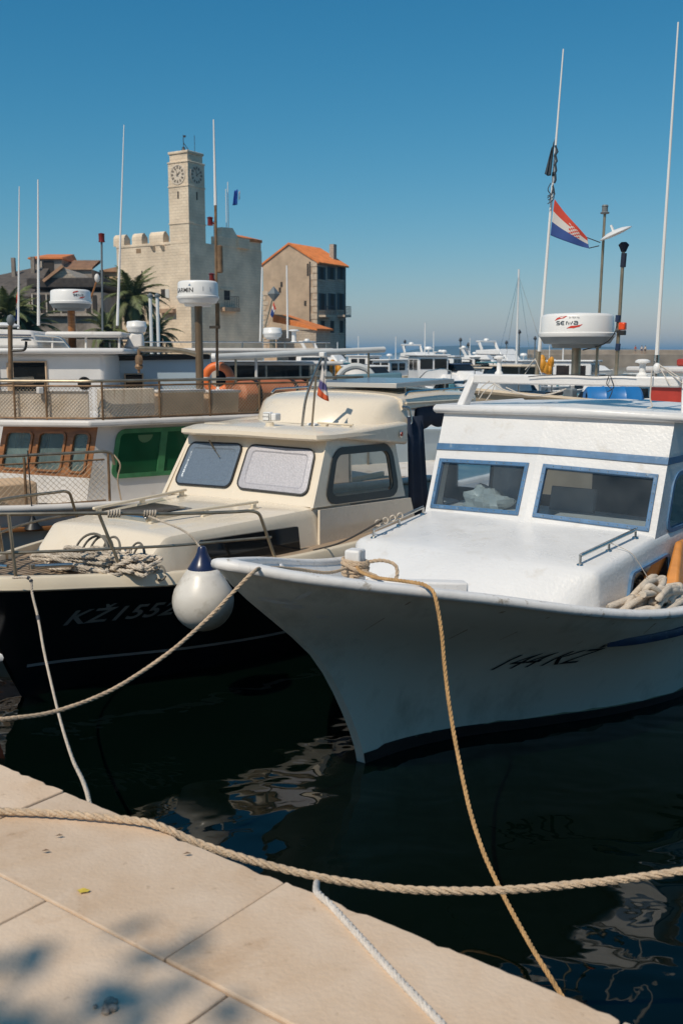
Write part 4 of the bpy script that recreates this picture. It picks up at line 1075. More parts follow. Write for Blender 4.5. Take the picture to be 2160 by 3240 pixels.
MB().bar(f_(.42, .86, .035), f_(.56, .72, .035), .014, .01).bar(f_(.56, .72, .035), f_(.68, .60, .03), .005, .008).build('wiper', STEEL, cb)
for ch in children(cb):
    if ch.name.split('.')[0] in ('front_panel', 'windscreen_seal', 'side_panel', 'side_window_frame', 'visor', 'side_brow', 'wiper'): ch.location = (-.035, -.05, .02)
# bow rail (pulpit)
br = empty('bow_rail', (0, 0, 0)); br.parent = cb
def gp(y, inset=.06): return V(HC['gx'](y) - inset, y, HC['gz'](y))
port_top = [V(gp(y).x, y, z) for y, z in ((-.28, 1.36), (.0, 1.345), (.3, 1.325), (.62, 1.295), (.95, 1.27), (1.22, 1.25))]
end = V(gp(1.45).x, 1.42, 1.22)
tp = spl(port_top, 16) + [V(gp(1.36).x, 1.34, 1.245), end, V(gp(1.60).x, 1.56, .86)]
MB().tube(fillet(tp, .05), .0125, 10).build('top_rail', OLDSTEEL, br)
tp2 = [V(-q.x, q.y, q.z) for q in tp]
MB().tube(fillet(tp2, .05), .0125, 10).build('top_rail', OLDSTEEL, br)
fr_ = [V(tp[0].x, tp[0].y, tp[0].z), V(.08, -.40, 1.365), V(-.08, -.40, 1.365), V(-tp[0].x, tp[0].y, tp[0].z)]
MB().tube(fillet(fr_, .06), .0125, 10).build('top_rail', OLDSTEEL, br)
md_ = [V(gp(y).x + .005, y, z) for y, z in ((-.32, 1.10), (.0, 1.09), (.35, 1.075), (.7, 1.06), (1.1, 1.045), (1.53, 1.02))]
MB().tube(spl(md_, 18), .0105, 8).build('mid_rail', OLDSTEEL, br)
MB().tube(spl([V(-q.x, q.y, q.z) for q in md_], 18), .0105, 8).build('mid_rail', OLDSTEEL, br)
for y in (-.2, .40):
    for s_ in (1, -1):
        g = gp(y, .035); t_ = gp(y - .12 if y > 0 else y)
        zt_ = 1.32 if y > 0 else 1.355
        MB().tube([V(s_ * g.x, y, .84), V(s_ * (t_.x), y - (.13 if y > 0 else .02), zt_)], .0115, 8).build('stanchion', OLDSTEEL, br)
        MB().box((s_ * g.x, y, .88), (.05, .055, .06)).build('stanchion_foot', OLDSTEEL, br, bevel=.006)
# steel bow roller and cleat
MB().tube([V(.10, .05, .945), V(.42, .38, .945)], .016, 10).lathe([(.024, 0), (.024, .03)], 12, (.10, .05, .93)).build('deck_bar', STEEL, cb)
mb = MB().tube([V(-.05, -.12, .90), V(-.05, -.12, .96)], .014, 8); mb.tube([V(-.13, -.14, .965), V(.03, -.10, .965)], .014, 8); mb.build('deck_cleat', STEEL, cb)

# ================================================================== fender, flags, coils, ropes
def hermite(pts, n): return spl(pts, n)
fq_ = FC.hit(643, 1900, 0, 1.22); fw = FC.W(fq_)
fd = empty('fender', (fw.x, fw.y, fw.z - .20))
tag(fd, 'round white fender with navy top hanging from the cream boat rail', 'fender')
FEND = mat('fender_vinyl', (.70, .66, .60), .38, var=.06, vscale=5, dirt=(.38, .33, .26), dscale=5, dlo=.5, dhi=.72, bump=.03, coat=.1)
r_ = .208
prof = [(.0001, -r_)] + [(r_ * math.sin(t), -r_ * math.cos(t)) for t in [math.pi * k / 16 for k in range(1, 11)]] + [(.158, .135), (.125, .185), (.098, .222)]
MB().lathe(prof, 36, (0, 0, .20)).build('body', FEND, fd, smooth=60)
MB().lathe([(.101, .2), (.099, .225), (.075, .262), (.05, .30), (.035, .335), (.03, .36), (.022, .372), (.0001, .372)], 30, (0, 0, .20)).build('collar', mat('fender_navy', (.014, .022, .07), .3), fd, smooth=50)
top_ = FC.W(V(gp(.55).x, .55, 1.29)); tl = V(top_.x - fw.x, top_.y - fw.y, top_.z - (fw.z - .20))
rp_ = spl([V(0, 0, .55), V(tl.x * .3, tl.y * .3, .66), tl], 8)
rope_mb(rp_, .008).build('hanging_line', ROPEG, fd)
for k, y in enumerate((.36, .57)):     # lashings on the rail
    mb = MB(); c = V(gp(y).x, y, 1.318 if k == 0 else 1.30); rr2 = .022
    for j in range(5):
        mb.tube([c + V(.012 * (j - 2) + .004 * math.sin(t), .014 * (j - 2), 0) + V(math.cos(t) * rr2 * .7, math.cos(t) * -rr2 * .7, math.sin(t) * rr2) for t in [2 * math.pi * i / 10 for i in range(10)]], .007, 6, closed=True)
    tag(mb.build('rail_lashing', ROPEG, br))

def pile(mb, c, rx, ry, h, n_loops, r_, seed, ang=0.0, lays=True):
    rd = random.Random(seed); pts = []; n = n_loops * 9
    ca, sa_ = math.cos(ang), math.sin(ang)
    for i in range(n):
        t = i / 9 * 2 * math.pi; k = i / n
        sq = .55 + .45 * rd.random()
        x = rx * math.cos(t * rd.uniform(.97, 1.03)) * sq + rx * .25 * math.sin(i * .31 + seed); y = ry * math.sin(t) * sq + ry * .25 * math.cos(i * .23)
        z = r_ + (h * (.15 + .85 * k) * (1 - .55 * (sq ** 2)) * rd.uniform(.5, 1.1))
        pts.append(Vector(c) + V(x * ca - y * sa_, x * sa_ + y * ca, z))
    path = spl(pts, n * 6)
    if lays: rope_mb(path, r_, mb=mb, pitch=r_ * 8, n=5)
    else: mb.tube(path, r_, 7)
    return mb
cw = FC.W(V(.36, .46, .86))
coil = empty('rope_coil', cw); tag(coil, 'tangled grey beige rope coil heaped on the cream boat foredeck', 'rope')
mb = pile(MB(), (-.12, .05, 0), .36, .18, .22, 17, .014, 3, R(-28)); mb.build('rope_heap', ROPEG, coil)
mb = pile(MB(), (.20, -.08, 0), .22, .14, .20, 10, .015, 8, R(-28)); mb.build('rope_heap', ROPEW, coil)
mb = MB()
def loop(mb, c, rx, rz, tilt, r_, ph=0, turns=1.0, az=R(-33)):
    P = []
    for i in range(int(30 * turns) + 1):
        t = ph + 2 * math.pi * i / 30
        x, z = rx * math.cos(t), rz * math.sin(t); y = .02 * i / 30 + z * math.sin(tilt); z = z * math.cos(tilt)
        P.append(Vector(c) + V(x * math.cos(az) - y * math.sin(az), x * math.sin(az) + y * math.cos(az), z))
    mb.tube(P, r_, 6)
for c, rx, rz in (((-.13, .17, .10), .17, .15), ((-.10, .19, .09), .15, .14), ((-.06, .18, .10), .12, .13), ((.02, .15, .11), .09, .12)): loop(mb, c, rx, rz, .35, .0095, 0.2, .95)
for c, rx, rz in (((.23, .02, .10), .075, .11), ((.25, .0, .09), .06, .10), ((.34, -.08, .05), .06, .065), ((.43, -.17, .03), .05, .05)): loop(mb, c, rx, rz, .3, .0085, 0.1, .95)
mb.build('rope_loops', mat('hose_grey', (.16, .145, .12), .6, var=.2), coil)

# mooring ropes
def rope_thing(name, path, r_, m_, label, pitch=None):
    o = rope_mb(path, r_, pitch).build(name, m_, None); return tag(o, label, 'rope', 'mooring ropes')
# 1 thick rope over the quay edge, sagging across to the right
pts = [onz(-260, 2553, QZ + .02), onz(0, 2566, QZ + .018), onz(150, 2572, QZ + .018), onz(280, 2582, QZ + .018), onz(430, 2597, QZ + .018), onz(500, 2612, QZ + .020)]
e0 = pts[-1]
far = [at(620, 2665, e0.y - .02), at(760, 2712, e0.y - .04), at(905, 2752, e0.y - .06), at(1080, 2788, e0.y - .08), at(1300, 2815, e0.y - .10), at(1550, 2818, e0.y - .12), at(1800, 2800, e0.y - .13), at(2000, 2778, e0.y - .14), at(2180, 2752, e0.y - .15), at(2500, 2690, e0.y - .16), at(3000, 2550, e0.y - .16)]
rope_thing('mooring_rope', spl(pts + far, 120), .0135, ROPE, 'thick beige laid rope lying over the quay and sagging across the water', .105)
# 2 white boat's bow line: from bitt over the gunwale, sagging to the left
bw_ = FW.W(V(0, -.1, 1.205))
p2 = [bw_, at(1040, 1812, FW.W(V(.02, -.35, 1.2)).y), FW.W(FW.hit(930, 1800, 1, -.62)), FW.W(FW.hit(835, 1797, 0, .12))]
g0 = FW.W(FW.hit(800, 1812, 0, .22))
p2 += [g0, at(740, 1872, g0.y - .03), at(660, 1955, g0.y - .10), at(560, 2045, g0.y - .22), at(450, 2125, g0.y - .34), at(330, 2195, g0.y - .48), at(180, 2250, g0.y - .64), at(60, 2270, g0.y - .76), at(-60, 2274, g0.y - .86), at(-400, 2240, g0.y - 1.1)]
rope_thing('mooring_rope', spl(p2, 110), .0095, ROPE, 'thin beige line running from the white bow down to the left edge', .08)
# 3 white boat's line down into the water
p3 = [FW.W(V(*q)) for q in ((.04, -.10, 1.215), (.12, -.16, 1.20), (.28, -.24, 1.205), (.45, -.30, 1.225), (.60, -.325, 1.235), (.66, -.335, 1.232), (.715, -.345, 1.205))]
g1 = p3[-1]; wend = onz(1800, 3190, -0.03)
for (px, py, t) in ((1385, 1930, .02), (1397, 2010, .05), (1408, 2130, .10), (1425, 2260, .17), (1450, 2400, .27), (1485, 2560, .40), (1530, 2700, .53), (1590, 2830, .66), (1660, 2960, .80), (1710, 3045, .91)): p3.append(at(px, py, (g1.y - .03) * (1 - t) + wend.y * t))
p3.append(wend)
rope_thing('mooring_rope', spl(p3, 150), .0105, ROPEY, 'golden twisted rope hanging from the white bow down into the dark water', .075)
# wraps round the bitt
mb = MB()
for k in range(5):
    z = 1.165 + .017 * k; rx = .068 + .004 * (k % 2)
    P = [FW.W(V(rx * math.cos(t) * (1.05), -.06 + rx * math.sin(t), z + .008 * math.sin(t * 1 + k))) for t in [2 * math.pi * i / 20 for i in range(21)]]
    rope_mb(P, .0115, .08, mb)
P = [FW.W(V(x, y, z)) for x, y, z in ((-.03, -.14, 1.23), (.05, -.13, 1.20), (.10, -.05, 1.165), (.13, -.02, 1.14), (.08, -.12, 1.13), (0, -.13, 1.15))]
rope_mb(spl(P, 30), .012, .08, mb)
P = [FW.W(V(x, y, z)) for x, y, z in ((.04, -.02, 1.22), (.12, .03, 1.235), (.19, .06, 1.215), (.21, .06, 1.165), (.20, .05, 1.12))]
rope_mb(spl(P, 24), .011, .08, mb)
tag(mb.build('rope_knot', ROPE), 'beige rope turns knotted round the white bow post', 'rope')
# 4 black boat's bow line
h4 = FC.W(V(FC.hit(95, 1838, 2, .94).x, FC.hit(95, 1838, 2, .94).y, .955))
p4 = [h4 + V(-.12, .03, .0), h4, at(103, 1880, h4.y - .03), at(122, 1960, h4.y - .12), at(140, 2060, h4.y - .3), at(165, 2170, h4.y - .6), at(195, 2290, h4.y - 1.2), at(230, 2400, h4.y - 1.9), at(280, 2522, 3.42), onz(300, 2560, .55) + V(.0, .0, 0)]
p4[-1] = V(p4[-2].x + .03, p4[-2].y - .03, .55)
o4 = rope_thing('mooring_rope', spl(p4, 120), .0085, ROPEW, 'pale line dropping from the black bow to the quay wall', .06)
# 5 white rope lying on the quay
p5 = [onz(985, 2800, QZ - .25) + V(.02, .06, 0), onz(1000, 2822, QZ - .03) + V(0, .012, 0), onz(1012, 2833, QZ + .014), onz(1050, 2868, QZ + .010), onz(1130, 2955, QZ + .010), onz(1230, 3065, QZ + .010), onz(1330, 3170, QZ + .010), onz(1410, 3255, QZ + .010), onz(1520, 3390, QZ + .010)]
rope_thing('mooring_rope', spl(p5, 80), .0105, mat('rope_white', (.64, .58, .52), .9, var=.1, vscale=30, bump=.4, bscale=160), 'white rope lying across the quay slabs and over the edge', .06)
# rope heap, board and reel on the white boat's side deck
hw = FW.W(V(1.14, 1.58, .70))
hp_ = empty('rope_coil', hw); tag(hp_, 'thick cream rope heaped on the white boat side deck', 'rope')
mb = pile(MB(), (.0, .04, .04), .44, .125, .27, 13, .021, 21, R(52), lays=False); mb.build('rope_heap', ROPEW, hp_, smooth=60)
mb = MB(); rp = random.Random(4)
for k in range(5):
    c = V(-.22 + .04 * k, -.26 + .05 * k, .05); mb.tube([c + V(.05 * math.cos(t), .03 * math.cos(t), .09 * math.sin(t)) for t in [math.pi * i / 10 for i in range(11)]], .019, 7)
mb.build('rope_bights', ROPEW, hp_)
MB().tube(spl([V(-.2, -.2, .12), V(-.05, -.05, .17), V(.08, .1, .15), V(.2, .3, .13), V(.3, .42, .1)], 24), .007, 6).build('orange_line', mat('orange_line', (.6, .25, .03), .7), hp_)
bw2 = FW.hit(2100, 1840, 0, 1.02); b3 = empty('wooden_board', FW.W(V(1.03, 2.35, .70)), -FW.th)
tag(b3, 'orange varnished board leaning against the white boat wheelhouse at the right edge', 'board')
MB().hexa([V(-.02, -.36, 0), V(.10, -.36, 0), V(.10, .5, 0), V(-.02, .5, 0)], [V(-.06, .02, .40), V(-.01, .02, .40), V(-.01, .5, .40), V(-.06, .5, .40)]).build('panel', ORWOOD, b3, bevel=.02, seg=3)
wh_ = empty('rubber_wheel', FW.W(V(1.20, 2.33, .80)), -FW.th); tag(wh_, 'small black rubber wheel beside the orange board at the right edge', 'wheel')
MB().lathe([(.03, -.03), (.085, -.03), (.10, -.015), (.10, .015), (.085, .03), (.03, .03)], 24, (0, 0, 0), Matrix.Rotation(R(90), 3, 'Y')).build('tyre', BLACKP, wh_)
MB().lathe([(.0001, .025), (.03, .03), (.03, -.03), (.0001, -.025)], 16, (0, 0, 0), Matrix.Rotation(R(90), 3, 'Y')).build('hub', GREYP, wh_)
# crumpled plastic bag behind the left windscreen
mb = MB(); rd = random.Random(5)
mb.ball((0, 0, .09), .15, 22, 14, (1.5, .8, .75))
for v_ in mb.v:
    k_ = .5 + .5 * math.sin(v_.x * 31 + v_.z * 17) * math.sin(v_.z * 37 - v_.x * 11 + v_.y * 20); v_ *= .72 + .42 * k_ + rd.uniform(-.04, .04)
o = mb.build('plastic_bag', mat('pale_plastic', (.50, .54, .54), .35, bump=.3, bscale=25), None, smooth=20); o.location = FW.W(V(-.52, 2.33, 1.17)); o.rotation_euler = (0, 0, -FW.th)
tag(o, 'crumpled pale plastic bag behind the left windscreen of the white boat', 'bag')
# flags
def flag(name, pts4, nx, ny, colf, mats, label, parent=None, amp=.012, waves=2.0):
    """pts4: hoist top, hoist bottom, fly bottom, fly top (world)"""
    A, B, C_, D = [Vector(q) for q in pts4]; mb = MB(); base = B.copy()
    for j in range(ny + 1):
        for i in range(nx + 1):
            u, v_ = i / nx, j / ny
            p = A * (1 - u) * (1 - v_) + B * (1 - u) * v_ + C_ * u * v_ + D * u * (1 - v_)
            p = p + V(0, amp * math.sin(u * waves * 2 * math.pi + v_ * 1.5) * u ** .5, -.012 * math.sin(math.pi * u) * (1 - v_ * .3))
            mb.v.append(p - base)
    for j in range(ny):
        for i in range(nx):
            a = j * (nx + 1) + i; mb.f.append([a, a + 1, a + nx + 2, a + nx + 1]); mb.mi.append(colf((i + .5) / nx, (j + .5) / ny))
    o = mb.build(name, mats, None, smooth=80); o.location = base
    md = o.modifiers.new('solid', 'SOLIDIFY'); md.thickness = .003
    return tag(o, label, 'flag')
FR, FWH, FBL = mat('flag_red', (.55, .06, .035), .8, var=.1), mat('flag_white', (.62, .58, .55), .8, var=.06), mat('flag_blue', (.03, .075, .26), .8, var=.1)
def croat(u, v_):
    if abs(u - .60) < .15 and abs(v_ - .42) < .22:
        return 0 if (int((u + .001) * 20) + int((v_ + .001) * 12)) % 2 == 0 else 1
    return 0 if v_ < .34 else (1 if v_ < .64 else 2)
yf = FW.W(bh(1745, 690, 2.88)).y
flag('national_flag', [at(1753, 630, yf), at(1740, 744, yf), at(1863, 786, yf - .05), at(1857, 750, yf - .05)], 40, 24, croat, [FR, FWH, FBL], 'faded red white and blue flag with checkered shield tied to the white aerial', waves=1.2)
mb = MB(); mb.tube([at(1857, 752, yf - .05), at(1897, 767, FW.W(bh(1897, 767, 2.8)).y)], .004, 5); mb.tube([at(1863, 785, yf - .05), at(1893, 778, FW.W(bh(1893, 778, 2.8)).y)], .004, 5)
tag(mb.build('flag_line', DWIRE), 'two thin dark lines tying the fly of the checkered flag to the lamp pole', 'line')
GRF = mat('dark_ragged_cloth', (.05, .07, .09), .9, var=.4)
flag('ragged_flag', [at(1753, 440, yf), at(1742, 555, yf), at(1722, 550, yf), at(1742, 470, yf)], 8, 16, lambda u, v_: 0, [GRF], 'small ragged dark flag wrapped on the left white aerial above the checkered flag', amp=.01)
mb = MB()
for k in range(6): mb.tube(spl([at(1744 + random.uniform(-6, 6), 580 + k * 4, yf), at(1742 + random.uniform(-12, 12), 600 + k * 6, yf - .01), at(1735 + random.uniform(-8, 14), 615 + k * 6, yf)], 6), .004, 5)
for k in range(4): mb.tube([at(1755, 460 + 30 * k, yf - .02), at(1762 - 2 * k, 480 + 30 * k, yf - .02), at(1752, 495 + 28 * k, yf - .02)], .009, 5)
tag(mb.build('flag_tatters', GRF), 'knotted string and tattered strips hanging on the left white aerial', 'string')
ysf = FC.W(FC.hit(1020, 1200, 1, 3.1)).y
flag('small_flag', [at(1020, 1150, ysf), at(1003, 1250, ysf), at(1040, 1270, ysf), at(1030, 1205, ysf)], 12, 12, lambda u, v_: (0 if v_ > .78 else (2 if (.5 < v_ + u * .3 < .8) else 1)), [mat('flag_orange', (.6, .1, .03), .8), FWH, mat('flag_violet', (.08, .07, .2), .8)], 'small faded flag hanging from the cream boat staff')

# dark line between the two boats, string on the port hand rail, tape marks on the pale bow line
a_ = FW.W(V(-.79, 1.22, 1.19)); e_ = FC.W(FC.hit(988, 1742, 0, .93))
tag(rope_mb(spl([a_ + V(.05, .1, .01), a_, (a_ + e_) / 2 + V(0, 0, -.03), e_], 30), .008).build('mooring_line', mat('dark_line', (.05, .045, .04), .8)), 'dark line from the white boat hand rail to the cream boat side', 'rope', 'mooring ropes')
mb = MB()
for k in range(4):
    c = FW.W(V(-.79 - .005 * k, 1.25 + .10 * k, 1.195 + .004 * k)); mb.tube([c + V(.02 * math.cos(t), .008 * math.sin(t * 2), .022 * math.sin(t)) for t in [2 * math.pi * i / 10 for i in range(10)]], .006, 6, closed=True)
mb.build('rail_lashing', ROPEW, wb, world=True, kind='stuff')
MB().tube(spl([V(.80, 1.62, 1.185), V(.93, 1.66, 1.13), V(.975, 1.70, 1.06), V(1.05, 1.78, .90), V(1.10, 1.85, .80)], 16), .003, 5).build('rail_string', WIRE, wb)
for (px, py) in ((103, 1890), (106, 1908), (136, 2063)):
    pass
TAPE = mat('dark_tape', (.03, .035, .05), .6)
pp = spl(p4, 120)
for k0 in (11, 15, 38): MB().tube(pp[k0:k0 + 3], .0125, 8).build('tape_band', TAPE, o4)
# small red tender poking in at the left edge
tw = onz(20, 2262, 0.0); td = empty('tender', V(tw.x - .02, tw.y, 0), R(72)); tag(td, 'small red tender bow just showing at the left edge of the water', 'boat', 'moored boats in the harbour')
def mini_hull(o):
    n = 9; rows_ = []
    for i in range(n):
        t = i / (n - 1); bx = .55 * min(1, (t * 1.8) ** .6); y = 2.3 * t
        rows_.append([V(-bx, y, .30 + .10 * (1 - t) ** 2), V(-bx * .9, y + .05 * (1 - t), .12), V(-bx * .5, y + .1 * (1 - t), -.12), V(bx * .5, y + .1 * (1 - t), -.12), V(bx * .9, y + .05 * (1 - t), .12), V(bx, y, .30 + .10 * (1 - t) ** 2)])
    recalc(MB().loft(rows_).build('hull', mat('red_tender', (.45, .12, .09), .35, var=.15), o, smooth=50))
    MB().tube([r_[0] for r_ in reversed(rows_)] + [r_[5] for r_ in rows_[1:]], .03, 8).build('gunwale', WHITE, o)
    MB().tube([r_[1] + V(-.012, 0, .05) for r_ in reversed(rows_)] + [r_[4] + V(.012, 0, .05) for r_ in rows_[1:]], .018, 8).build('blue_band', NAVY, o)
    MB().box((0, 1.3, .2), (.95, .25, .03)).build('thwart', WOOD, o)
mini_hull(td)

# ================================================================== NETTED FISHING BOAT (left, behind)
FN = Frame((-5.22, 9.52), 55)
nb = empty('net_boat', FN.o, -FN.th)
tag(nb, 'white workboat with netted rails, varnished window frames and green side window at left', 'boat', 'moored boats in the harbour')
PAINT = mat('work_white_paint', (.66, .63, .60), .5, var=.08, vscale=3, dirt=(.42, .36, .28), dscale=3.5, dlo=.55, dhi=.8)
STREAK = mat('rust_streaked_paint', (.68, .60, .50), .6, var=.15, vscale=3, dirt=(.42, .27, .14), dscale=5, dlo=.52, dhi=.72, stretch=(6, 6, .6))
TAN = mat('tan_fish_box', (.60, .42, .27), .6, var=.12, vscale=4)
RUST = mat('rusty_rail', (.24, .15, .085), .6, metal=.4, var=.35, vscale=14)
HN = make_hull([(0, 0), (.5, -.3), (1, -.75)], 9.5, [(-.75, .04, 1.25), (-.2, .5, 1.13), (.6, .95, 1.0), (1.6, 1.2, .92), (3, 1.3, .88), (6, 1.3, .86), (9.5, 1.1, .95)], [(0, .03), (.8, .5), (2, 1.0), (4, 1.15), (9.5, 1.0)], p_bow=1.5, n=30)
recalc(HN['top'].build('hull', PAINT, nb, smooth=50)); recalc(HN['bot'].build('hull_bottom', BOTTOM, nb))
mb = MB(); sweep_rail(mb, HN['rail'], oval(.10, .07, 10), off=.0, dz=.02); recalc(mb.build('gunwale', PAINT, nb, smooth=60))
mb = MB(); sweep_rail(mb, [V(q.x + .005, q.y, q.z * .80) for q in HN['rail']], oval(.05, .05, 8), off=-.02); recalc(mb.build('rubbing_strake', WOOD, nb, smooth=60))
rt, rb = inner_rows(HN, .06, .04)
mb = MB(); mb.loft([[Vector((q.x, q.y, q.z)) for q in rb], [Vector((-q.x, q.y, q.z)) for q in rb]]); recalc(mb.build('deck', PAINT, nb))
AP, CP = V(0, 1.85, .85), V(.75, 2.6, .85)
def zq(p, z): return V(p.x, p.y, z)
# wheelhouse front faces (V shape): lower white panel, wooden window band
for s_ in (1, -1):
    A, C = AP, V(s_ * .75, 2.6, .85)
    rake = V(0, .16, 0)
    lo_ = [zq(A, .85), zq(C, .85), zq(C, 1.12) + rake * .3, zq(A, 1.16) + rake * .3]
    up_ = [zq(A, 1.16) + rake * .3, zq(C, 1.12) + rake * .3, zq(C, 1.66) + rake, zq(A, 1.66) + rake]
    if s_ == -1: lo_ = [lo_[1], lo_[0], lo_[3], lo_[2]]; up_ = [up_[1], up_[0], up_[3], up_[2]]
    recalc(MB().panel(lo_, [], .03).build('front_panel', PAINT, nb, smooth=30))
    hs = [(.05, .33, .10, .86, .05, 1.9), (.40, .68, .10, .86, .05, 1.9), (.76, .93, .10, .86, .045, 1.9)]
    if s_ == -1: hs = [(1 - h[1], 1 - h[0]) + h[2:] for h in hs]
    wbnd = recalc(MB().panel(up_, hs, .05).build('window_band', WOOD, nb, smooth=30))
    for h in hs:
        recalc(ring_frame(MB(), up_, (h[0] + .01, h[1] - .01, h[2] + .02, h[3] - .02, .04, 1.9), .022, .016, .02).build('window_frame', WOOD, wbnd, smooth=40))
        pane(MB(), up_, h, -.02).build('pane', glass_mat('aqua_glass', (.62, .80, .76), .22, (.50, .68, .64), 3), wbnd, smooth=0)
# interior back wall so that the windows look into a pale cabin
MB().box((0, 3.5, 1.3), (1.3, .03, .8)).build('cabin_back', PAINT, nb); MB().box((.1, 2.9, 1.25), (.12, .1, .5)).box((.35, 3.2, 1.35), (.25, .05, .25)).build('helm_console', DARKIN, nb, bevel=.02)
# sides with the green window
for s_ in (1, -1):
    x = s_ * .75
    cs = [V(x, 2.6, .84), V(x, 6.0, .84), V(x, 6.0, 1.66), V(x, 2.76, 1.66)]; fx = lambda u: (u - 2.6) / 3.4
    a0, a1 = fx(2.83), fx(3.95)
    if s_ == -1: cs = [cs[1], cs[0], cs[3], cs[2]]
    recalc(MB().panel(cs, [], .03).build('side_panel', PAINT, nb, smooth=30))
    if s_ == 1:
        f_, n_ = quadmap(cs)
        hole = (a0, a1, .33, .93, .02, 4.1)
        gw = recalc(ring_frame(MB(), cs, (a0 + .012, a1 - .012, .37, .89, .015, 4.1), .014, .022, .0).build('green_window_frame', GREENFR, nb, smooth=40))
        pane(MB(), cs, (a0, a1, .34, .92, .015, 4.1), .012).build('pane', GREENGL, gw, smooth=0)
        MB().hexa([f_(.5 * (a0 + a1) - .012, .35, .0), f_(.5 * (a0 + a1) + .012, .35, .0), f_(.5 * (a0 + a1) + .012, .91, .0), f_(.5 * (a0 + a1) - .012, .91, .0)], [f_(.5 * (a0 + a1) - .012, .35, .024), f_(.5 * (a0 + a1) + .012, .35, .024), f_(.5 * (a0 + a1) + .012, .91, .024), f_(.5 * (a0 + a1) - .012, .91, .024)]).build('mullion', GREENFR, gw)
        for k in (.30, .80):
            a = a0 + (a1 - a0) * k; pts = [f_(a + .026 * math.cos(t), .86 + .10 * math.sin(t), .0155) for t in [math.pi + math.pi * i / 10 for i in range(11)]]
            MB().add(pts, [tuple(range(11))]).build('window_vent', mat('pale_green_disc', (.12, .22, .10), .4), gw, smooth=0)
# flying-bridge deck
dk = [V(0, 1.72, 0), V(.87, 2.62, 0), V(.87, 6.2, 0), V(-.87, 6.2, 0), V(-.87, 2.62, 0)]
recalc(MB().prism([zq(q, 1.655) for q in dk], V(0, 0, .07)).build('bridge_deck', PAINT, nb, bevel=.025, seg=3))
rl = empty('bridge_rail', (0, 0, 0)); rl.parent = nb
rpts = [V(-.84, 2.62, 0), V(0, 1.76, 0), V(.84, 2.68, 0), V(.84, 6.1, 0)]
for nm, z, r_ in (('top_rail', 2.125, .016), ('mid_rail', 2.075, .010), ('low_rail', 1.745, .010)):
    MB().tube(fillet([zq(q, z) for q in rpts], .08), r_, 8).build(nm, RUST if r_ < .012 else OLDSTEEL, rl)
posts = [V(.10, 1.87, 0), V(.27, 2.055, 0), V(.50, 2.31, 0), V(.84, 2.78, 0), V(.84, 3.42, 0), V(.84, 4.02, 0), V(.84, 4.65, 0), V(.84, 5.3, 0), V(.84, 6.0, 0), V(-.3, 2.07, 0)]
for q in posts: MB().tube([zq(q, 1.72), zq(q, 2.12)], .0125, 8).build('post', RUST, rl)
MB().box((.47, 2.26, 2.03), (.07, .06, .07)).build('deck_lamp', PAINT, rl, bevel=.01)
NETM = mat('net_twine', (.45, .36, .26), .9, var=.3)
def net(A, B, z0, z1, sp, r_=.0022):
    """diamond mesh between two plan points"""
    mbn = MB(); L_ = (B - A).length; d = (B - A) / L_; h = z1 - z0; n = int((L_ + h) / sp)
    for k in range(-int(h / sp), int(L_ / sp) + 1):
        for sg in (1, -1):
            s0, s1 = k * sp, k * sp + h
            t0, t1 = max(0, -s0 / h), min(1, (L_ - s0) / h)
            if t1 <= t0: continue
            za, zb_ = (z0 + t0 * h, z0 + t1 * h) if sg == 1 else (z1 - t0 * h, z1 - t1 * h)
            a = A + d * (s0 + t0 * h); b_ = A + d * (s0 + t1 * h)
            m_ = (a + b_) / 2; sag = V(-d.y, d.x, 0) * .008
            mbn.tube([zq(a, za), zq(m_, (za + zb_) / 2) + sag, zq(b_, zb_)], r_, 3, cap=False)
    return mbn
for A, B in ((V(0, 1.78, 0), V(.83, 2.68, 0)), (V(.845, 2.7, 0), V(.845, 6.0, 0))):
    net(A, B, 1.75, 2.07, .04).build('safety_net', NETM, rl, kind='stuff')
# things on the bridge deck
recalc(MB().panel([V(.08, 1.92, 1.735), V(.76, 2.66, 1.735), V(.76, 2.66, 2.02), V(.08, 1.92, 2.02)], [], .02).build('weather_cloth', mat('cream_weather_cloth', (.60, .53, .45), .8, var=.12, dirt=(.5, .38, .25), dscale=5, dlo=.5, dhi=.75), rl, smooth=0))
MB().box((.70, 3.10, 1.885), (.12, .60, .31)).build('streaked_screen', STREAK, rl, bevel=.01)
def thing_at(fr, p, rz=0): w_ = fr.W(p); return empty('x', w_, -fr.th + rz)
for (u0, u1, z1, lb) in ((3.46, 3.98, 2.0, 'tan plastic fish box behind the net rail beside the streaked screen'), (4.06, 4.42, 1.985, 'tan plastic fish box next to the orange life raft')):
    t_ = empty('fish_box', FN.W(V(.66, (u0 + u1) / 2, 1.725)), -FN.th); tag(t_, lb, 'box', 'boxes on the workboat bridge')
    w_ = u1 - u0; hgt = z1 - 1.725
    MB().hexa([V(-.12, -w_ / 2 + .01, 0), V(.12, -w_ / 2 + .01, 0), V(.12, w_ / 2 - .01, 0), V(-.12, w_ / 2 - .01, 0)], [V(-.13, -w_ / 2, hgt), V(.13, -w_ / 2, hgt), V(.13, w_ / 2, hgt), V(-.13, w_ / 2, hgt)]).build('box_body', TAN, t_, bevel=.015)
    MB().box((0, 0, hgt), (.29, w_ + .02, .03)).build('rim', PAINT, t_, bevel=.01)
t_ = empty('life_raft', FN.W(V(.60, 4.95, 1.725)), -FN.th); tag(t_, 'rust orange life raft canister on the workboat bridge deck', 'life raft')
RUSTO = mat('faded_orange_canister', (.42, .13, .05), .6, var=.25, vscale=6)
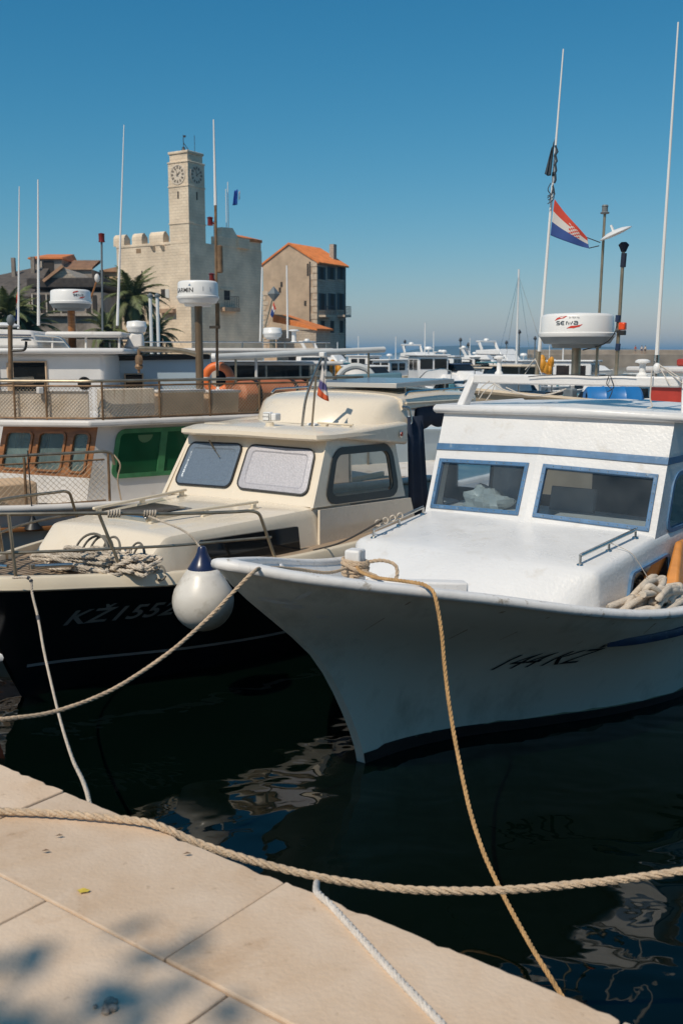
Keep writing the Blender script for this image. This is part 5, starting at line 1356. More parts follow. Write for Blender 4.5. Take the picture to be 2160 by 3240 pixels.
MB().lathe([(.0001, -.46), (.14, -.46), (.18, -.42), (.19, -.1), (.2, 0), (.19, .1), (.18, .42), (.14, .46), (.0001, .46)], 20, (0, 0, .19), Matrix.Rotation(R(90), 3, 'X')).build('canister', RUSTO, t_)
for y in (-.25, .25): MB().lathe([(.202, -.02), (.205, .0), (.202, .02)], 20, (0, y, .19), Matrix.Rotation(R(90), 3, 'X')).build('strap', BLACKP, t_)
# foredeck rail with net
fr2 = empty('foredeck_rail', (0, 0, 0)); fr2.parent = nb
gpn = lambda y: V(HN['gx'](y) - .05, y, 0)
ys = [.6, 1.0, 1.4, 1.85, 2.2, 2.62]
for nm, z, r_ in (('top_rail', 1.44, .015), ('mid_rail', 1.36, .009), ('low_rail', .95, .008)):
    P = [zq(gpn(y), z) for y in ys]
    if nm == 'top_rail': P = fillet(P + [zq(gpn(2.70), 1.42), zq(gpn(2.72), 1.30)], .05)
    MB().tube(P, r_, 8).build(nm, OLDSTEEL if r_ > .01 else RUST, fr2)
for y in (1.0, 1.84, 2.66): MB().tube([zq(gpn(y), .9), zq(gpn(y), 1.42)], .014, 8).build('post', RUST, fr2)
for a_, b_ in zip(ys, ys[1:]): net(gpn(a_), gpn(b_), .95, 1.36, .055).build('safety_net', NETM, fr2, kind='stuff')
tag(rope_mb(spl([FN.W(zq(gpn(2.72), 1.40)), FN.W(zq(gpn(2.74), 1.3) + V(.03, .03, 0)), FN.W(zq(gpn(2.75), 1.15)), FN.W(zq(gpn(2.78), .93))], 16), .008).build('loose_rope', ROPE), 'frayed rope end hanging from the netted foredeck rail', 'rope')
# deck box forward of the wheelhouse
MB().box((.72, 1.75, 1.02), (.5, .55, .26)).build('deck_locker', TAN, nb, bevel=.02)
# small dark pyramid fender between the boats
q = FN.L(at(105, 1650, 9.6))
t_ = empty('pot_buoy', at(105, 1672, 9.55)); tag(t_, 'small black cone shaped buoy hanging at the workboat side', 'buoy')
MB().lathe([(.0001, 0), (.085, 0), (.05, .05), (.028, .09), (.016, .12), (.0001, .125)], 16).build('cone', BLACKP, t_); MB().tube([V(0, 0, .12), V(-.02, .02, .75)], .006, 6).build('cord', DWIRE, t_)
# mast, boom with block, radar, aerials
mp = FN.L(at(632, 1180, 11.9)); 
mz = lambda py, y: CAM_H + (HOR - py) * y / F_PX
ms = empty('mast', (mp.x, mp.y, 0)); ms.parent = nb
top = mz(970, 11.9)
MB().tube([V(0, 0, 1.72), V(0, 0, top)], .046, 14).build('mast_tube', mat('bronze_paint', (.17, .12, .075), .4, metal=.3, var=.2), ms)
def wl2(px, py, y): q = FN.L(at(px, py, y)); return V(q.x - mp.x, q.y - mp.y, q.z)
MB().tube(spl([wl2(625, 1122, 11.9), wl2(560, 1108, 11.85), wl2(440, 1103, 11.75)], 10), .032, 10).build('boom', OLDSTEEL, ms)
bl = wl2(440, 1140, 11.75)
MB().lathe([(.05, -.025), (.065, -.02), (.065, .02), (.05, .025)], 16, bl, Matrix.Rotation(R(90), 3, 'X')).tube([wl2(440, 1105, 11.75), bl], .02, 8).tube([bl, wl2(440, 1180, 11.75)], .016, 8).lathe([(.035, -.03), (.05, 0), (.035, .03)], 14, wl2(440, 1160, 11.75)).build('pulley_block', RUST, ms)
dz = top + .07
gd = radome(ms, (0, 0, dz), .49, .20, mats=(WHITEP, WHITEP), name='radar_dome')
vs, fs = text_mesh('GARMIN', .072, bold=.001)
cl_ = FN.L((0, 0, 0)); az = math.atan2(cl_.y - mp.y, cl_.x - mp.x)
dome_decal(gd, (0, 0, dz), .49, .20, az - .80, [([(v_.x, v_.y + .085) for v_ in vs], fs, BLACKLET, 'dome_lettering'), ([(.075, .135), (.105, .135), (.09, .16)], [(0, 1, 2)], BLUE, 'logo_triangle')])
dome_decal(gd, (0, 0, dz), .49, .20, az + .45, [([(-.05, .075), (.05, .075), (.05, .125), (-.05, .125)], [(0, 1, 2, 3)], mat('sticker_grey', (.45, .46, .47), .5), 'dome_sticker')])
a = wl2(688, 1190, 12.2); b_ = wl2(676, 378, 12.2); m_ = wl2(682, 650, 12.2)
MB().tube([a, m_], .017, 8).build('aerial_pole', RUST, ms); MB().tube([m_, b_], [.020, .008], 8).build('whip_aerial', WHITEP, ms)
for px, py in ((665, 700), (670, 878)):
    c = wl2(px, py, 12.2); MB().lathe([(.028, -.05), (.04, -.045), (.03, -.035), (.03, .03), (.04, .04), (.02, .05)], 12, c).tube([c, wl2(684, py + 12, 12.2)], .008, 6).build('mast_lamp', mat('dark_red_lamp', (.16, .015, .012), .3), ms)
MB().lathe([(.02, -.16), (.035, -.15), (.035, .15), (.02, .16)], 12, wl2(696, 820, 12.2)).build('reflector', RUST, ms)
MB().box(wl2(680, 1035, 12.2), (.22, .03, .03)).box(wl2(690, 1000, 12.2), (.03, .03, .30)).build('bracket', RUST, ms)
# near stern-lamp pole at far left (dark steel)
t_ = empty('lamp_post', at(35, 1205, 10.6)); tag(t_, 'dark steel deck post with lamp and side arm at far left', 'post')
def rel(px, py, y=10.6): return at(px, py, y) - at(35, 1205, 10.6)
MB().tube([rel(35, 1210), rel(33, 1030)], .024, 10).build('tube', RUST, t_); MB().lathe([(.02, 0), (.035, .02), (.045, .06), (.03, .1), (.0001, .115)], 12, rel(36, 1030)).build('lamp', GREYP, t_)
MB().tube(fillet([rel(37, 1110), rel(82, 1108), rel(84, 1080)], .04), .014, 8).lathe([(.05, 0), (.055, .01), (.02, .02)], 14, rel(84, 1078)).build('side_arm', BLACKP, t_)

# ================================================================== BOATS BEHIND (left and centre)
GREYW = mat('yacht_white_paint', (.68, .66, .64), .45, var=.06)  # the motor yacht's own off-white paint
BLUEG = mat('pale_blue_paint', (.46, .56, .63), .4, var=.06, vscale=1.5)
def simple_hull(root, L_, B, H_, m_, bow=1.0, name='hull', zmin=-.3, fl=.75, trim=None):
    """small boat hull in local x port, y aft; root at waterline centre of the bow"""
    n = 12; rows_ = []
    for i in range(n):
        t = (i / (n - 1)); y = L_ * t
        bx = B / 2 * min(1, (t * 2.2) ** .62) * (1 - .15 * max(0, t - .7) / .3); sh = H_ * (1 + .35 * bow * (1 - t) ** 2)
        yb = y + bow * .12 * L_ * (1 - t) ** 3
        rows_.append([V(-bx, y, sh), V(-bx * fl, yb, .05), V(-bx * .4, yb + .05, zmin), V(bx * .4, yb + .05, zmin), V(bx * fl, yb, .05), V(bx, y, sh)])
    mbh = MB(); mbh.loft(rows_); mbh.f.append([(n - 1) * 6 + k for k in range(6)]); mbh.mi.append(0)
    o = recalc(mbh.build(name, m_, root, smooth=45))
    mbd = MB(); mbd.loft([[V(r_[0].x * .94, r_[0].y + .02, r_[0].z - .06) for r_ in rows_], [V(r_[5].x * .94, r_[5].y + .02, r_[5].z - .06) for r_ in rows_]]); recalc(mbd.build('deck', PAINT, root))
    mbr = MB(); P = [r_[5] for r_ in reversed(rows_)] + [r_[0] for r_ in rows_[1:]]; mbr.tube(P, .035, 6); mbr.build('gunwale', trim or m_, root)
    return o
# ---- A: white flybridge motor boat far left
FA = Frame((-7.3, 13.0), 84)
ya = empty('motor_yacht', FA.o, -FA.th); tag(ya, 'white flybridge motor yacht behind the netted workboat at left', 'boat', 'moored boats in the harbour')
simple_hull(ya, 5.4, 3.0, 1.2, GREYW)
fa = lambda px, py, y: FA.L(at(px, py, y))
x_side = 1.25
def box_uv(root, x0, x1, y0, y1, z0, z1, m_, name, bevel=.03): return MB().box(((x0 + x1) / 2, (y0 + y1) / 2, (z0 + z1) / 2), (abs(x1 - x0), abs(y1 - y0), abs(z1 - z0))).build(name, m_, root, bevel=bevel)
box_uv(ya, -1.2, 1.2, 1.4, 4.35, 1.2, 2.42, GREYW, 'cabin', .06)
for y0, y1 in ((2.55, 3.10), (3.27, 3.66), (3.20, 3.26)):
    w_ = box_uv(ya, 1.19, 1.215, y0, y1, 1.75, 2.3, TAN if y1 - y0 < .1 else DARKGL, 'cabin_window', .01)
    if y1 - y0 > .1: MB().tube([V(1.21, y0, 1.74), V(1.21, y1, 1.74), V(1.21, y1, 2.31), V(1.21, y0, 2.31)], .016, 6, closed=True).build('window_frame', TAN, w_)
MB().lathe([(.0001, 0), (.07, 0), (.08, -.01)], 18, (1.212, 4.10, 2.05), Matrix.Rotation(R(90), 3, 'Y')).build('porthole', DARKGL, ya)
box_uv(ya, -1.3, 1.32, 1.2, 4.6, 2.40, 2.47, GREYW, 'cabin_roof', .03)
MB().hexa([V(-1.1, 1.5, 2.47), V(1.22, 1.5, 2.47), V(1.22, 3.6, 2.47), V(-1.1, 3.6, 2.47)], [V(-1.0, 1.7, 2.74), V(1.14, 1.7, 2.74), V(1.14, 3.5, 2.68), V(-1.0, 3.5, 2.68)]).build('flybridge_coaming', PAINT, ya, bevel=.04)
MB().tube([V(1.19, 1.6, 2.65), V(1.19, 3.5, 2.62)], .012, 6).build('stripe_rail', NAVY, ya)
MB().lathe([(.0001, 0), (.16, .02), (.20, .04), (.13, .07), (.0001, .08)], 20, (.9, 3.12, 2.70)).build('dome_aerial', WHITEP, ya)
box_uv(ya, -.9, 1.0, 3.62, 4.55, 2.60, 2.67, PAINT, 'hard_top', .03)
for y in (3.7, 4.1, 4.5): MB().tube([V(.95, y, 2.47), V(.92, y, 2.61)], .014, 6).build('top_post', PAINT, ya)
MB().tube(fillet([V(1.22, 3.55, 2.62), V(1.22, 3.85, 2.60), V(1.22, 3.95, 2.47)], .06), .012, 6).build('fly_rail', STEEL, ya)
MB().tube([V(1.22, 3.55, 2.55), V(1.22, 3.9, 2.54)], .009, 6).build('fly_rail', STEEL, ya)
def arch_block(root, a, w_, h_, d_): return MB().hexa([a + V(-w_ / 2, -d_ / 2, 0), a + V(w_ / 2, -d_ / 2, 0), a + V(w_ / 2, d_ / 2, 0), a + V(-w_ / 2, d_ / 2, 0)], [a + V(-w_ * .35, -d_ * .1, h_), a + V(w_ * .35, -d_ * .1, h_), a + V(w_ * .35, d_ * .45, h_), a + V(-w_ * .35, d_ * .45, h_)]).build('radar_arch', PAINT, root, bevel=.03)
qa = fa(425, 1105, 13.2); arch_block(ya, V(qa.x, qa.y, 2.47), .26, .20, .26)
radome(ya, (qa.x, qa.y + .04, 2.73), .26, .085, mats=(WHITEP, WHITEP))
qd = fa(225, 962, 13.0); dm = radome(ya, (qd.x, qd.y, qd.z), .525, .175, mats=(WHITEP, GREYP), pipe=.05, ph=.9, pm=WOOD)
cl_ = FA.L((0, 0, 0)); az = math.atan2(cl_.y - qd.y, cl_.x - qd.x)
dome_decal(dm, (qd.x, qd.y, qd.z), .525, .175, az + .42, seiwa(.8))
def pole(root, fr, pts, y, r_, m_, name):
    P = [fr.L(at(px, py, y)) for px, py in pts]; return MB().tube(P, r_, 7).build(name, m_, root)
pole(ya, FA, [(123, 1030), (121, 568)], 13.2, [.020, .008], WHITEP, 'whip_aerial')
pole(ya, FA, [(59, 1040), (62, 590)], 13.0, [.014, .006], WHITEP, 'whip_aerial')
pole(ya, FA, [(372, 1030), (393, 395)], 14.4, [.020, .006], WHITEP, 'whip_aerial')
p_ = pole(ya, FA, [(325, 1060), (322, 760)], 14.0, .014, GREYP, 'lamp_pole')
MB().lathe([(.03, -.06), (.045, -.055), (.04, -.04), (.04, .04), (.045, .05), (.02, .06)], 12, fa(322, 752, 14.0)).build('red_lamp', mat('dark_red_lamp', (.16, .015, .012), .3), p_)
p_ = pole(ya, FA, [(288, 945), (306, 890)], 13.2, .012, WOOD, 'aerial_stick'); MB().ball(fa(308, 880, 13.2), .035, 10, 7, (1, 1, 1.6)).build('aerial_head', PAINT, p_)
flag('small_flag', [at(57, 920, 13.0), at(57, 1010, 13.0), at(49, 1015, 13.0), at(53, 935, 13.0)], 4, 12, lambda u, v_: 0 if v_ < .33 else (1 if v_ < .6 else 2), [FR, FWH, FBL], 'furled striped flag hanging on the leftmost thin aerial', amp=.02)
# ---- B: pale blue cabin boat in the middle with dark frame
FB_ = Frame((-4.0, 14.8), 76)
yb_ = empty('cabin_boat', FB_.o, -FB_.th); tag(yb_, 'pale blue cabin boat with heavy black window frame behind the mast', 'boat', 'moored boats in the harbour')
simple_hull(yb_, 6.5, 3.0, 1.3, BLUEG)
fb = lambda px, py, y: FB_.L(at(px, py, y))
box_uv(yb_, -1.1, 1.15, .5, 1.98, 1.25, 2.40, BLUEG, 'cabin', .05)
box_uv(yb_, -1.2, 1.3, .35, 3.7, 2.42, 2.48, PAINT, 'cabin_roof', .025)
MB().bar((1.18, .58, 1.5), (1.18, .68, 2.34), .05, .07).bar((1.18, .66, 2.34), (1.18, 1.95, 2.36), .05, .06).build('dark_frame', BLACKP, yb_, bevel=.01)
w_ = box_uv(yb_, 1.14, 1.165, .80, 1.02, 1.75, 2.12, DARKGL, 'cabin_window', .02); MB().tube([V(1.165, .79, 1.74), V(1.165, 1.03, 1.74), V(1.165, 1.03, 2.13), V(1.165, .79, 2.13)], .014, 6, closed=True).build('window_frame', TAN, w_)
for y in (.6, 1.2, 1.8, 2.4, 3.0, 3.6): MB().tube([V(1.22, y, 2.48), V(1.22, y, 2.56)], .010, 6).build('rail_post', STEEL, yb_)
MB().tube([V(1.22, .5, 2.56), V(1.22, 3.65, 2.56)], .010, 6).build('roof_rail', STEEL, yb_)
for y in (2.6, 3.6): MB().tube([V(1.15, y, 1.2), V(1.15, y, 2.44)], .02, 6).build('roof_post', PAINT, yb_)
# ---- C: long covered boat with clear side curtains and a grey tube awning
FD = Frame((-2.9, 17.0), 78)
yc = empty('covered_boat', FD.o, -FD.th); tag(yc, 'long grey boat with clear plastic side curtains and white roof', 'boat', 'moored boats in the harbour')
simple_hull(yc, 5, 2.6, 1.2, mat('grey_blue_hull', (.20, .27, .33), .5, var=.1))
CURT = glass_mat('clear_curtain', (.25, .30, .33), .10, (.3, .36, .4), 4)
box_uv(yc, -1.2, 1.15, .8, 3.8, 1.2, 1.75, mat('grey_blue_hull', (.2, .27, .33), .5), 'coaming', .04)
MB().add([V(1.15, .9, 1.75), V(1.15, 2.6, 1.75), V(1.12, 2.6, 2.22), V(1.12, .9, 2.22)], [(0, 1, 2, 3)]).build('side_curtain', CURT, yc, smooth=0)
MB().add([V(-1.15, .9, 1.75), V(-1.15, 2.6, 1.75), V(-1.12, 2.6, 2.22), V(-1.12, .9, 2.22)], [(0, 1, 2, 3)]).build('side_curtain', NAVYCLOTH, yc, smooth=0)
box_uv(yc, -1.2, 1.2, .6, 2.75, 2.22, 2.28, PAINT, 'roof', .025)
for y in (.9, 1.5, 2.05, 2.6): MB().tube([V(1.14, y, 1.7), V(1.12, y, 2.24)], .02, 6).build('roof_post', STEEL, yc)
MB().hexa([V(.9, 2.65, 1.4), V(1.15, 2.65, 1.4), V(1.15, 3.75, 1.4), V(.9, 3.75, 1.4)], [V(.95, 2.65, 2.06), V(1.12, 2.65, 2.06), V(1.1, 3.75, 2.1), V(.95, 3.75, 2.1)]).build('side_cover', mat('teal_cover', (.10, .20, .25), .6, var=.1), yc, bevel=.03)
a, b_ = at(675, 1130, 13.2), at(1215, 1106, 14.6)
t_ = empty('awning_roller', (a + b_) / 2 - V(0, 0, 1.0)); tag(t_, 'long grey awning roller tube on thin posts in front of the covered boat', 'awning')
off_ = t_.location
MB().tube([a - off_, b_ - off_], .042, 12).build('roller', mat('grey_canvas', (.55, .56, .55), .7, var=.08), t_); MB().lathe([(.05, 0), (.05, .05)], 12, a - off_ + V(-.02, 0, 0), Matrix.Rotation(R(90), 3, 'Y')).build('end_cap', WHITEP, t_)
for k in (.12, .9): p0 = a.lerp(b_, k) - off_; MB().tube([V(p0.x, p0.y, -1.1), p0], .016, 6).build('post', OLDSTEEL, t_)
radome(yc, (lambda q: (q.x, q.y, q.z))(FD.L(at(862, 1058, 17.5))), .33, .11, mats=(WHITEP, WHITEP), pipe=.05, ph=.3)
pole(yc, FD, [(823, 1085), (829, 845)], 17.5, [.018, .012], WHITEP, 'whip_aerial'); pole(yc, FD, [(827, 1080), (862, 945)], 17.5, .013, OLDSTEEL, 'flag_pole'); pole(yc, FD, [(910, 1070), (907, 840)], 18, [.02, .012], WHITEP, 'whip_aerial')
c = FD.L(at(866, 930, 17.5)); MB().lathe([(.0001, -.13), (.11, 0), (.0001, .13)], 4, c).build('radar_reflector', GREYP, yc, smooth=0)
flag('small_flag', [at(866, 955, 17.4), at(855, 995, 17.4), at(862, 1005, 17.4), at(873, 975, 17.4)], 8, 8, lambda u, v_: 0 if v_ < .3 else (1 if v_ < .55 else 2), [FR, FWH, FBL], 'small red white and blue flag on the covered boat pole')
mushroom(yc, FD.L(at(930, 1085, 17)), .22, .09)
# lifebuoy on the workboat rail
c = at(690, 1203, 12.6)
t_ = empty('lifebuoy', c); tag(t_, 'orange ring lifebuoy standing behind the bridge rail', 'lifebuoy')
rg = MB()
for k in range(24):
    pass
R0, r0 = .155, .052
for seg in range(4):
    mb = MB(); P = [V(R0 * math.cos(t), 0, R0 * math.sin(t) + .02) for t in [math.pi / 2 * seg + math.pi / 2 * i / 10 for i in range(11)]]
    mb.tube(P, r0, 12, cap=False); mb.build('ring_segment', LBUOY if seg != 0 else RUSTO, t_, smooth=60)
for k in range(4):
    t = math.pi / 2 * k; d = V(math.cos(t), 0, math.sin(t)); MB().lathe([(r0 + .004, -.02), (r0 + .005, 0), (r0 + .004, .02)], 14, d * R0 + V(0, 0, .02), Vector((-d.z, 0, d.x)).to_track_quat('Z', 'Y').to_matrix()).build('band', PAINT, t_)
# grey round cover (dinghy console) and yellow oilskins behind the solar panel
t_ = empty('wheel_cover', at(1125, 1215, 19)); tag(t_, 'white dome shaped cover with grey tube hoop behind the solar panel', 'cover')
MB().lathe([(.30, 0), (.29, .1), (.22, .22), (.1, .28), (.0001, .3)], 20).build('dome', PAINT, t_); MB().tube([V(.36 * math.cos(t), -.1, .34 * math.sin(t)) for t in [math.pi * i / 16 for i in range(17)]], .05, 8).build('hoop', mat('grey_canvas', (.42, .45, .46), .7), t_)
YEL = mat('yellow_oilskin', (.62, .27, .02), .6, var=.2)
for (px, py, y, lb) in ((1058, 1172, 19, 'crumpled yellow oilskins hanging behind the cream boat staff'), (1728, 1160, 14, 'yellow oilskin bundle hanging beside the radar post')):
    mb = MB(); c = at(px, py + 18, y); rd = random.Random(px); sc = y / 14.0
    for k in range(9): mb.ball((rd.uniform(-.07, .07) * sc, rd.uniform(-.04, .04), rd.uniform(0, .17) * sc), rd.uniform(.025, .055) * sc, 8, 6, (1, 1, 1.5))
    o = mb.build('oilskins', YEL, None, smooth=25); o.location = c; tag(o, lb, 'clothing')

# ================================================================== RED-CABIN BOAT behind the white wheelhouse (right)
FR_ = Frame((1.6, 12.6), 62)
yr = empty('wooden_boat', FR_.o, -FR_.th); tag(yr, 'cream wooden boat with red deckhouse behind the white wheelhouse', 'boat', 'moored boats in the harbour')
simple_hull(yr, 9, 3.0, 1.45, mat('cream_wood_paint', (.62, .50, .36), .5, var=.1))
fr3 = lambda px, py, y: FR_.L(at(px, py, y))
a = fr3(2003, 1290, 14.2); 
box_uv(yr, -.6, .9, 3.6, 5.6, 1.45, 1.98, RED, 'deckhouse', .04)
box_uv(yr, -.75, 1.05, 3.4, 5.8, 1.60, 1.65, WOOD, 'deckhouse_moulding', .015)
box_uv(yr, .895, .915, 4.5, 4.8, 1.66, 1.95, DARKGL, 'door_panel', .01)
box_uv(yr, -.9, 1.1, 3.4, 8, 2.14, 2.22, PAINT, 'awning_roof', .03); box_uv(yr, -.6, 1.05, 4.1, 7.4, 2.22, 2.33, RED, 'roof_box', .03)
for y in (3.6, 5.7, 7.8): MB().tube([V(1.0, y, 1.4), V(1.0, y, 2.15)], .025, 6).build('awning_post', PAINT, yr)
t_ = empty('blue_barrel', at(1935, 1300, 13.4)); tag(t_, 'blue plastic barrel lying behind the white wheelhouse roof', 'barrel')
BBL = mat('blue_barrel_plastic', (.02, .16, .42), .4, var=.15)
Mx = Matrix.Rotation(R(90), 3, 'Y')
MB().lathe([(.0001, -.36), (.17, -.36), (.20, -.33), (.2, -.15), (.21, -.13), (.2, -.11), (.2, .11), (.21, .13), (.2, .15), (.2, .33), (.17, .36), (.0001, .36)], 24, (0, 0, .12), Mx).build('drum', BBL, t_)
MB().lathe([(.04, 0), (.04, .03)], 12, (-.36, -.05, .2), Mx).build('bung', BLACKP, t_)
tag(MB().box((0, 0, 0), (.9, .6, 1.5)).build('fish_crate', mat('cream_wood_paint', (.62, .5, .36), .5), None, bevel=.05), 'cream painted crate under the blue barrel', 'crate').location = at(1935, 1300, 13.4) + V(0, .1, -.83)

# ================================================================== CASTLE
def masonry(name, c0, c1, mort, sx_=.55, sy_=.28, bumpd=.03):
    if name in MATS: return MATS[name]
    m = bpy.data.materials.new(name); m.use_nodes = True
    nt = m.node_tree; N = nt.nodes; L = nt.links; bs = N['Principled BSDF']; bs.inputs['Roughness'].default_value = .9
    tc = N.new('ShaderNodeTexCoord')
    # wall-aligned coordinates: distance along the wall and height
    sp = N.new('ShaderNodeSeparateXYZ'); L.new(tc.outputs['Object'], sp.inputs[0])
    ad = N.new('ShaderNodeMath'); ad.operation = 'ADD'; L.new(sp.outputs[0], ad.inputs[0]); L.new(sp.outputs[1], ad.inputs[1])
    cb_ = N.new('ShaderNodeCombineXYZ'); L.new(ad.outputs[0], cb_.inputs[0]); L.new(sp.outputs[2], cb_.inputs[1])
    bt = N.new('ShaderNodeTexBrick'); bt.inputs['Scale'].default_value = 1; bt.inputs['Brick Width'].default_value = sx_; bt.inputs['Row Height'].default_value = sy_; bt.inputs['Mortar Size'].default_value = .018
    bt.inputs['Color1'].default_value = (*c0, 1); bt.inputs['Color2'].default_value = (*c1, 1); bt.inputs['Mortar'].default_value = (*mort, 1); L.new(cb_.outputs[0], bt.inputs['Vector'])
    nz = N.new('ShaderNodeTexNoise'); nz.inputs['Scale'].default_value = .5; nz.inputs['Detail'].default_value = 8; L.new(tc.outputs['Object'], nz.inputs['Vector'])
    hs = N.new('ShaderNodeHueSaturation'); mr = N.new('ShaderNodeMapRange'); mr.inputs[1].default_value = .3; mr.inputs[2].default_value = .7; mr.inputs[3].default_value = .78; mr.inputs[4].default_value = 1.15
    L.new(nz.outputs[0], mr.inputs[0]); L.new(mr.outputs[0], hs.inputs['Value']); L.new(bt.outputs['Color'], hs.inputs['Color']); L.new(hs.outputs[0], bs.inputs['Base Color'])
    bp = N.new('ShaderNodeBump'); bp.inputs['Strength'].default_value = .7; bp.inputs['Distance'].default_value = bumpd
    n2 = N.new('ShaderNodeTexNoise'); n2.inputs['Scale'].default_value = 4; n2.inputs['Detail'].default_value = 5; L.new(tc.outputs['Object'], n2.inputs['Vector'])
    a2 = N.new('ShaderNodeMath'); a2.operation = 'SUBTRACT'; L.new(n2.outputs[0], a2.inputs[0]); L.new(bt.outputs['Fac'], a2.inputs[1])
    L.new(a2.outputs[0], bp.inputs['Height']); L.new(bp.outputs[0], bs.inputs['Normal'])
    MATS[name] = m; return m
CASTLE = masonry('castle_masonry', (.80, .655, .49), (.76, .61, .45), (.68, .55, .41))
OLDST = masonry('old_house_masonry', (.48, .41, .34), (.42, .35, .28), (.32, .26, .20), .5, .25)
STUCCO = mat('tan_stucco', (.44, .30, .19), .9, var=.14, vscale=.35, bump=.2, bscale=3, dirt=(.33, .24, .16), dscale=.4, dlo=.5, dhi=.75)
def tile_mat(name, c):
    m = mat(name, c, .8, var=.22, vscale=1.5, bump=.3, bscale=6); return m
TILE = tile_mat('orange_roof_tile', (.62, .19, .05)); TILE2 = tile_mat('weathered_roof_tile', (.42, .24, .14))
Dc = 100.0; CC = at(607, 1100, Dc)
ca = R(0); 
cw_ang = math.atan2(.85, .53) - math.pi / 2      # rotation so that local +y runs along the right wall, local -x along the left wall
cs_ = empty('castle', (CC.x, CC.y, .99), cw_ang)
tag(cs_, 'pale stone harbour castle with battlements and square clock tower', 'castle')
# local axes: +y = away along right wall (d2), -x = left wall direction (d1)
zc = lambda py, d=100.0: CAM_H + (HOR - py) * d / F_PX - .99
LW, RW = 9.6, 11.7
zt = zc(775)
def blk(x0, x1, y0, y1, z0, z1, m_, name, parent, bevel=.0): return MB().box(((x0 + x1) / 2, (y0 + y1) / 2, (z0 + z1) / 2), (x1 - x0, y1 - y0, z1 - z0)).build(name, m_, parent, bevel=bevel)
blk(-LW, -.0, 0, .9, 0, zt, CASTLE, 'west_wall', cs_); blk(-.9, 0, .9, RW, 0, zc(790, 104), CASTLE, 'south_wall', cs_)
blk(-LW, -LW + .9, .9, RW, 0, zt, CASTLE, 'north_wall', cs_); blk(-LW + .9, -.9, RW - .9, RW, 0, zc(790, 108), CASTLE, 'rear_wall', cs_)
blk(-LW + .9, -.9, .9, RW - .9, zt - 1.3, zt - 1.1, GROUND, 'terrace', cs_)
# rounded merlons on the west wall
def merlon(x0, x1, y0, y1, z0, h):
    mbm = MB(); n = 8; pts = [V(x0, y0, z0), V(x1, y0, z0)]
    # profile across thickness: front vertical, rounded top
    prof = [(y0, z0), (y0, z0 + h * .45)] + [(y0 + (y1 - y0) * (1 - math.cos(t)) / 2 * 1.0, z0 + h * .45 + h * .55 * math.sin(t)) for t in [math.pi * .5 * i / 6 for i in range(1, 7)]] + [(y1, z0 + h * .6), (y1, z0)]
    k = len(prof); mbm.add([V(x0, a, b_) for a, b_ in prof] + [V(x1, a, b_) for a, b_ in prof], [tuple(range(k)), tuple(reversed(range(k, 2 * k)))] + [(i, i + k, (i + 1) % k + k, (i + 1) % k) for i in range(k)])
    return recalc(mbm.build('merlon', CASTLE, cs_, smooth=50))
for px0, px1 in ((380, 413), (437, 467), (490, 533)):
    def lx(px): # local x along the west wall for a pixel column
        k = (px - CXP) / F_PX; return (CC.x - k * CC.y) / (.85 + k * .53)
    merlon(-lx(px0), -lx(px1), -.02, .88, zt - .05, 1.15)
blk(-LW, 0, -.06, .02, zt - .25, zt + .0, CASTLE, 'parapet_band', cs_)
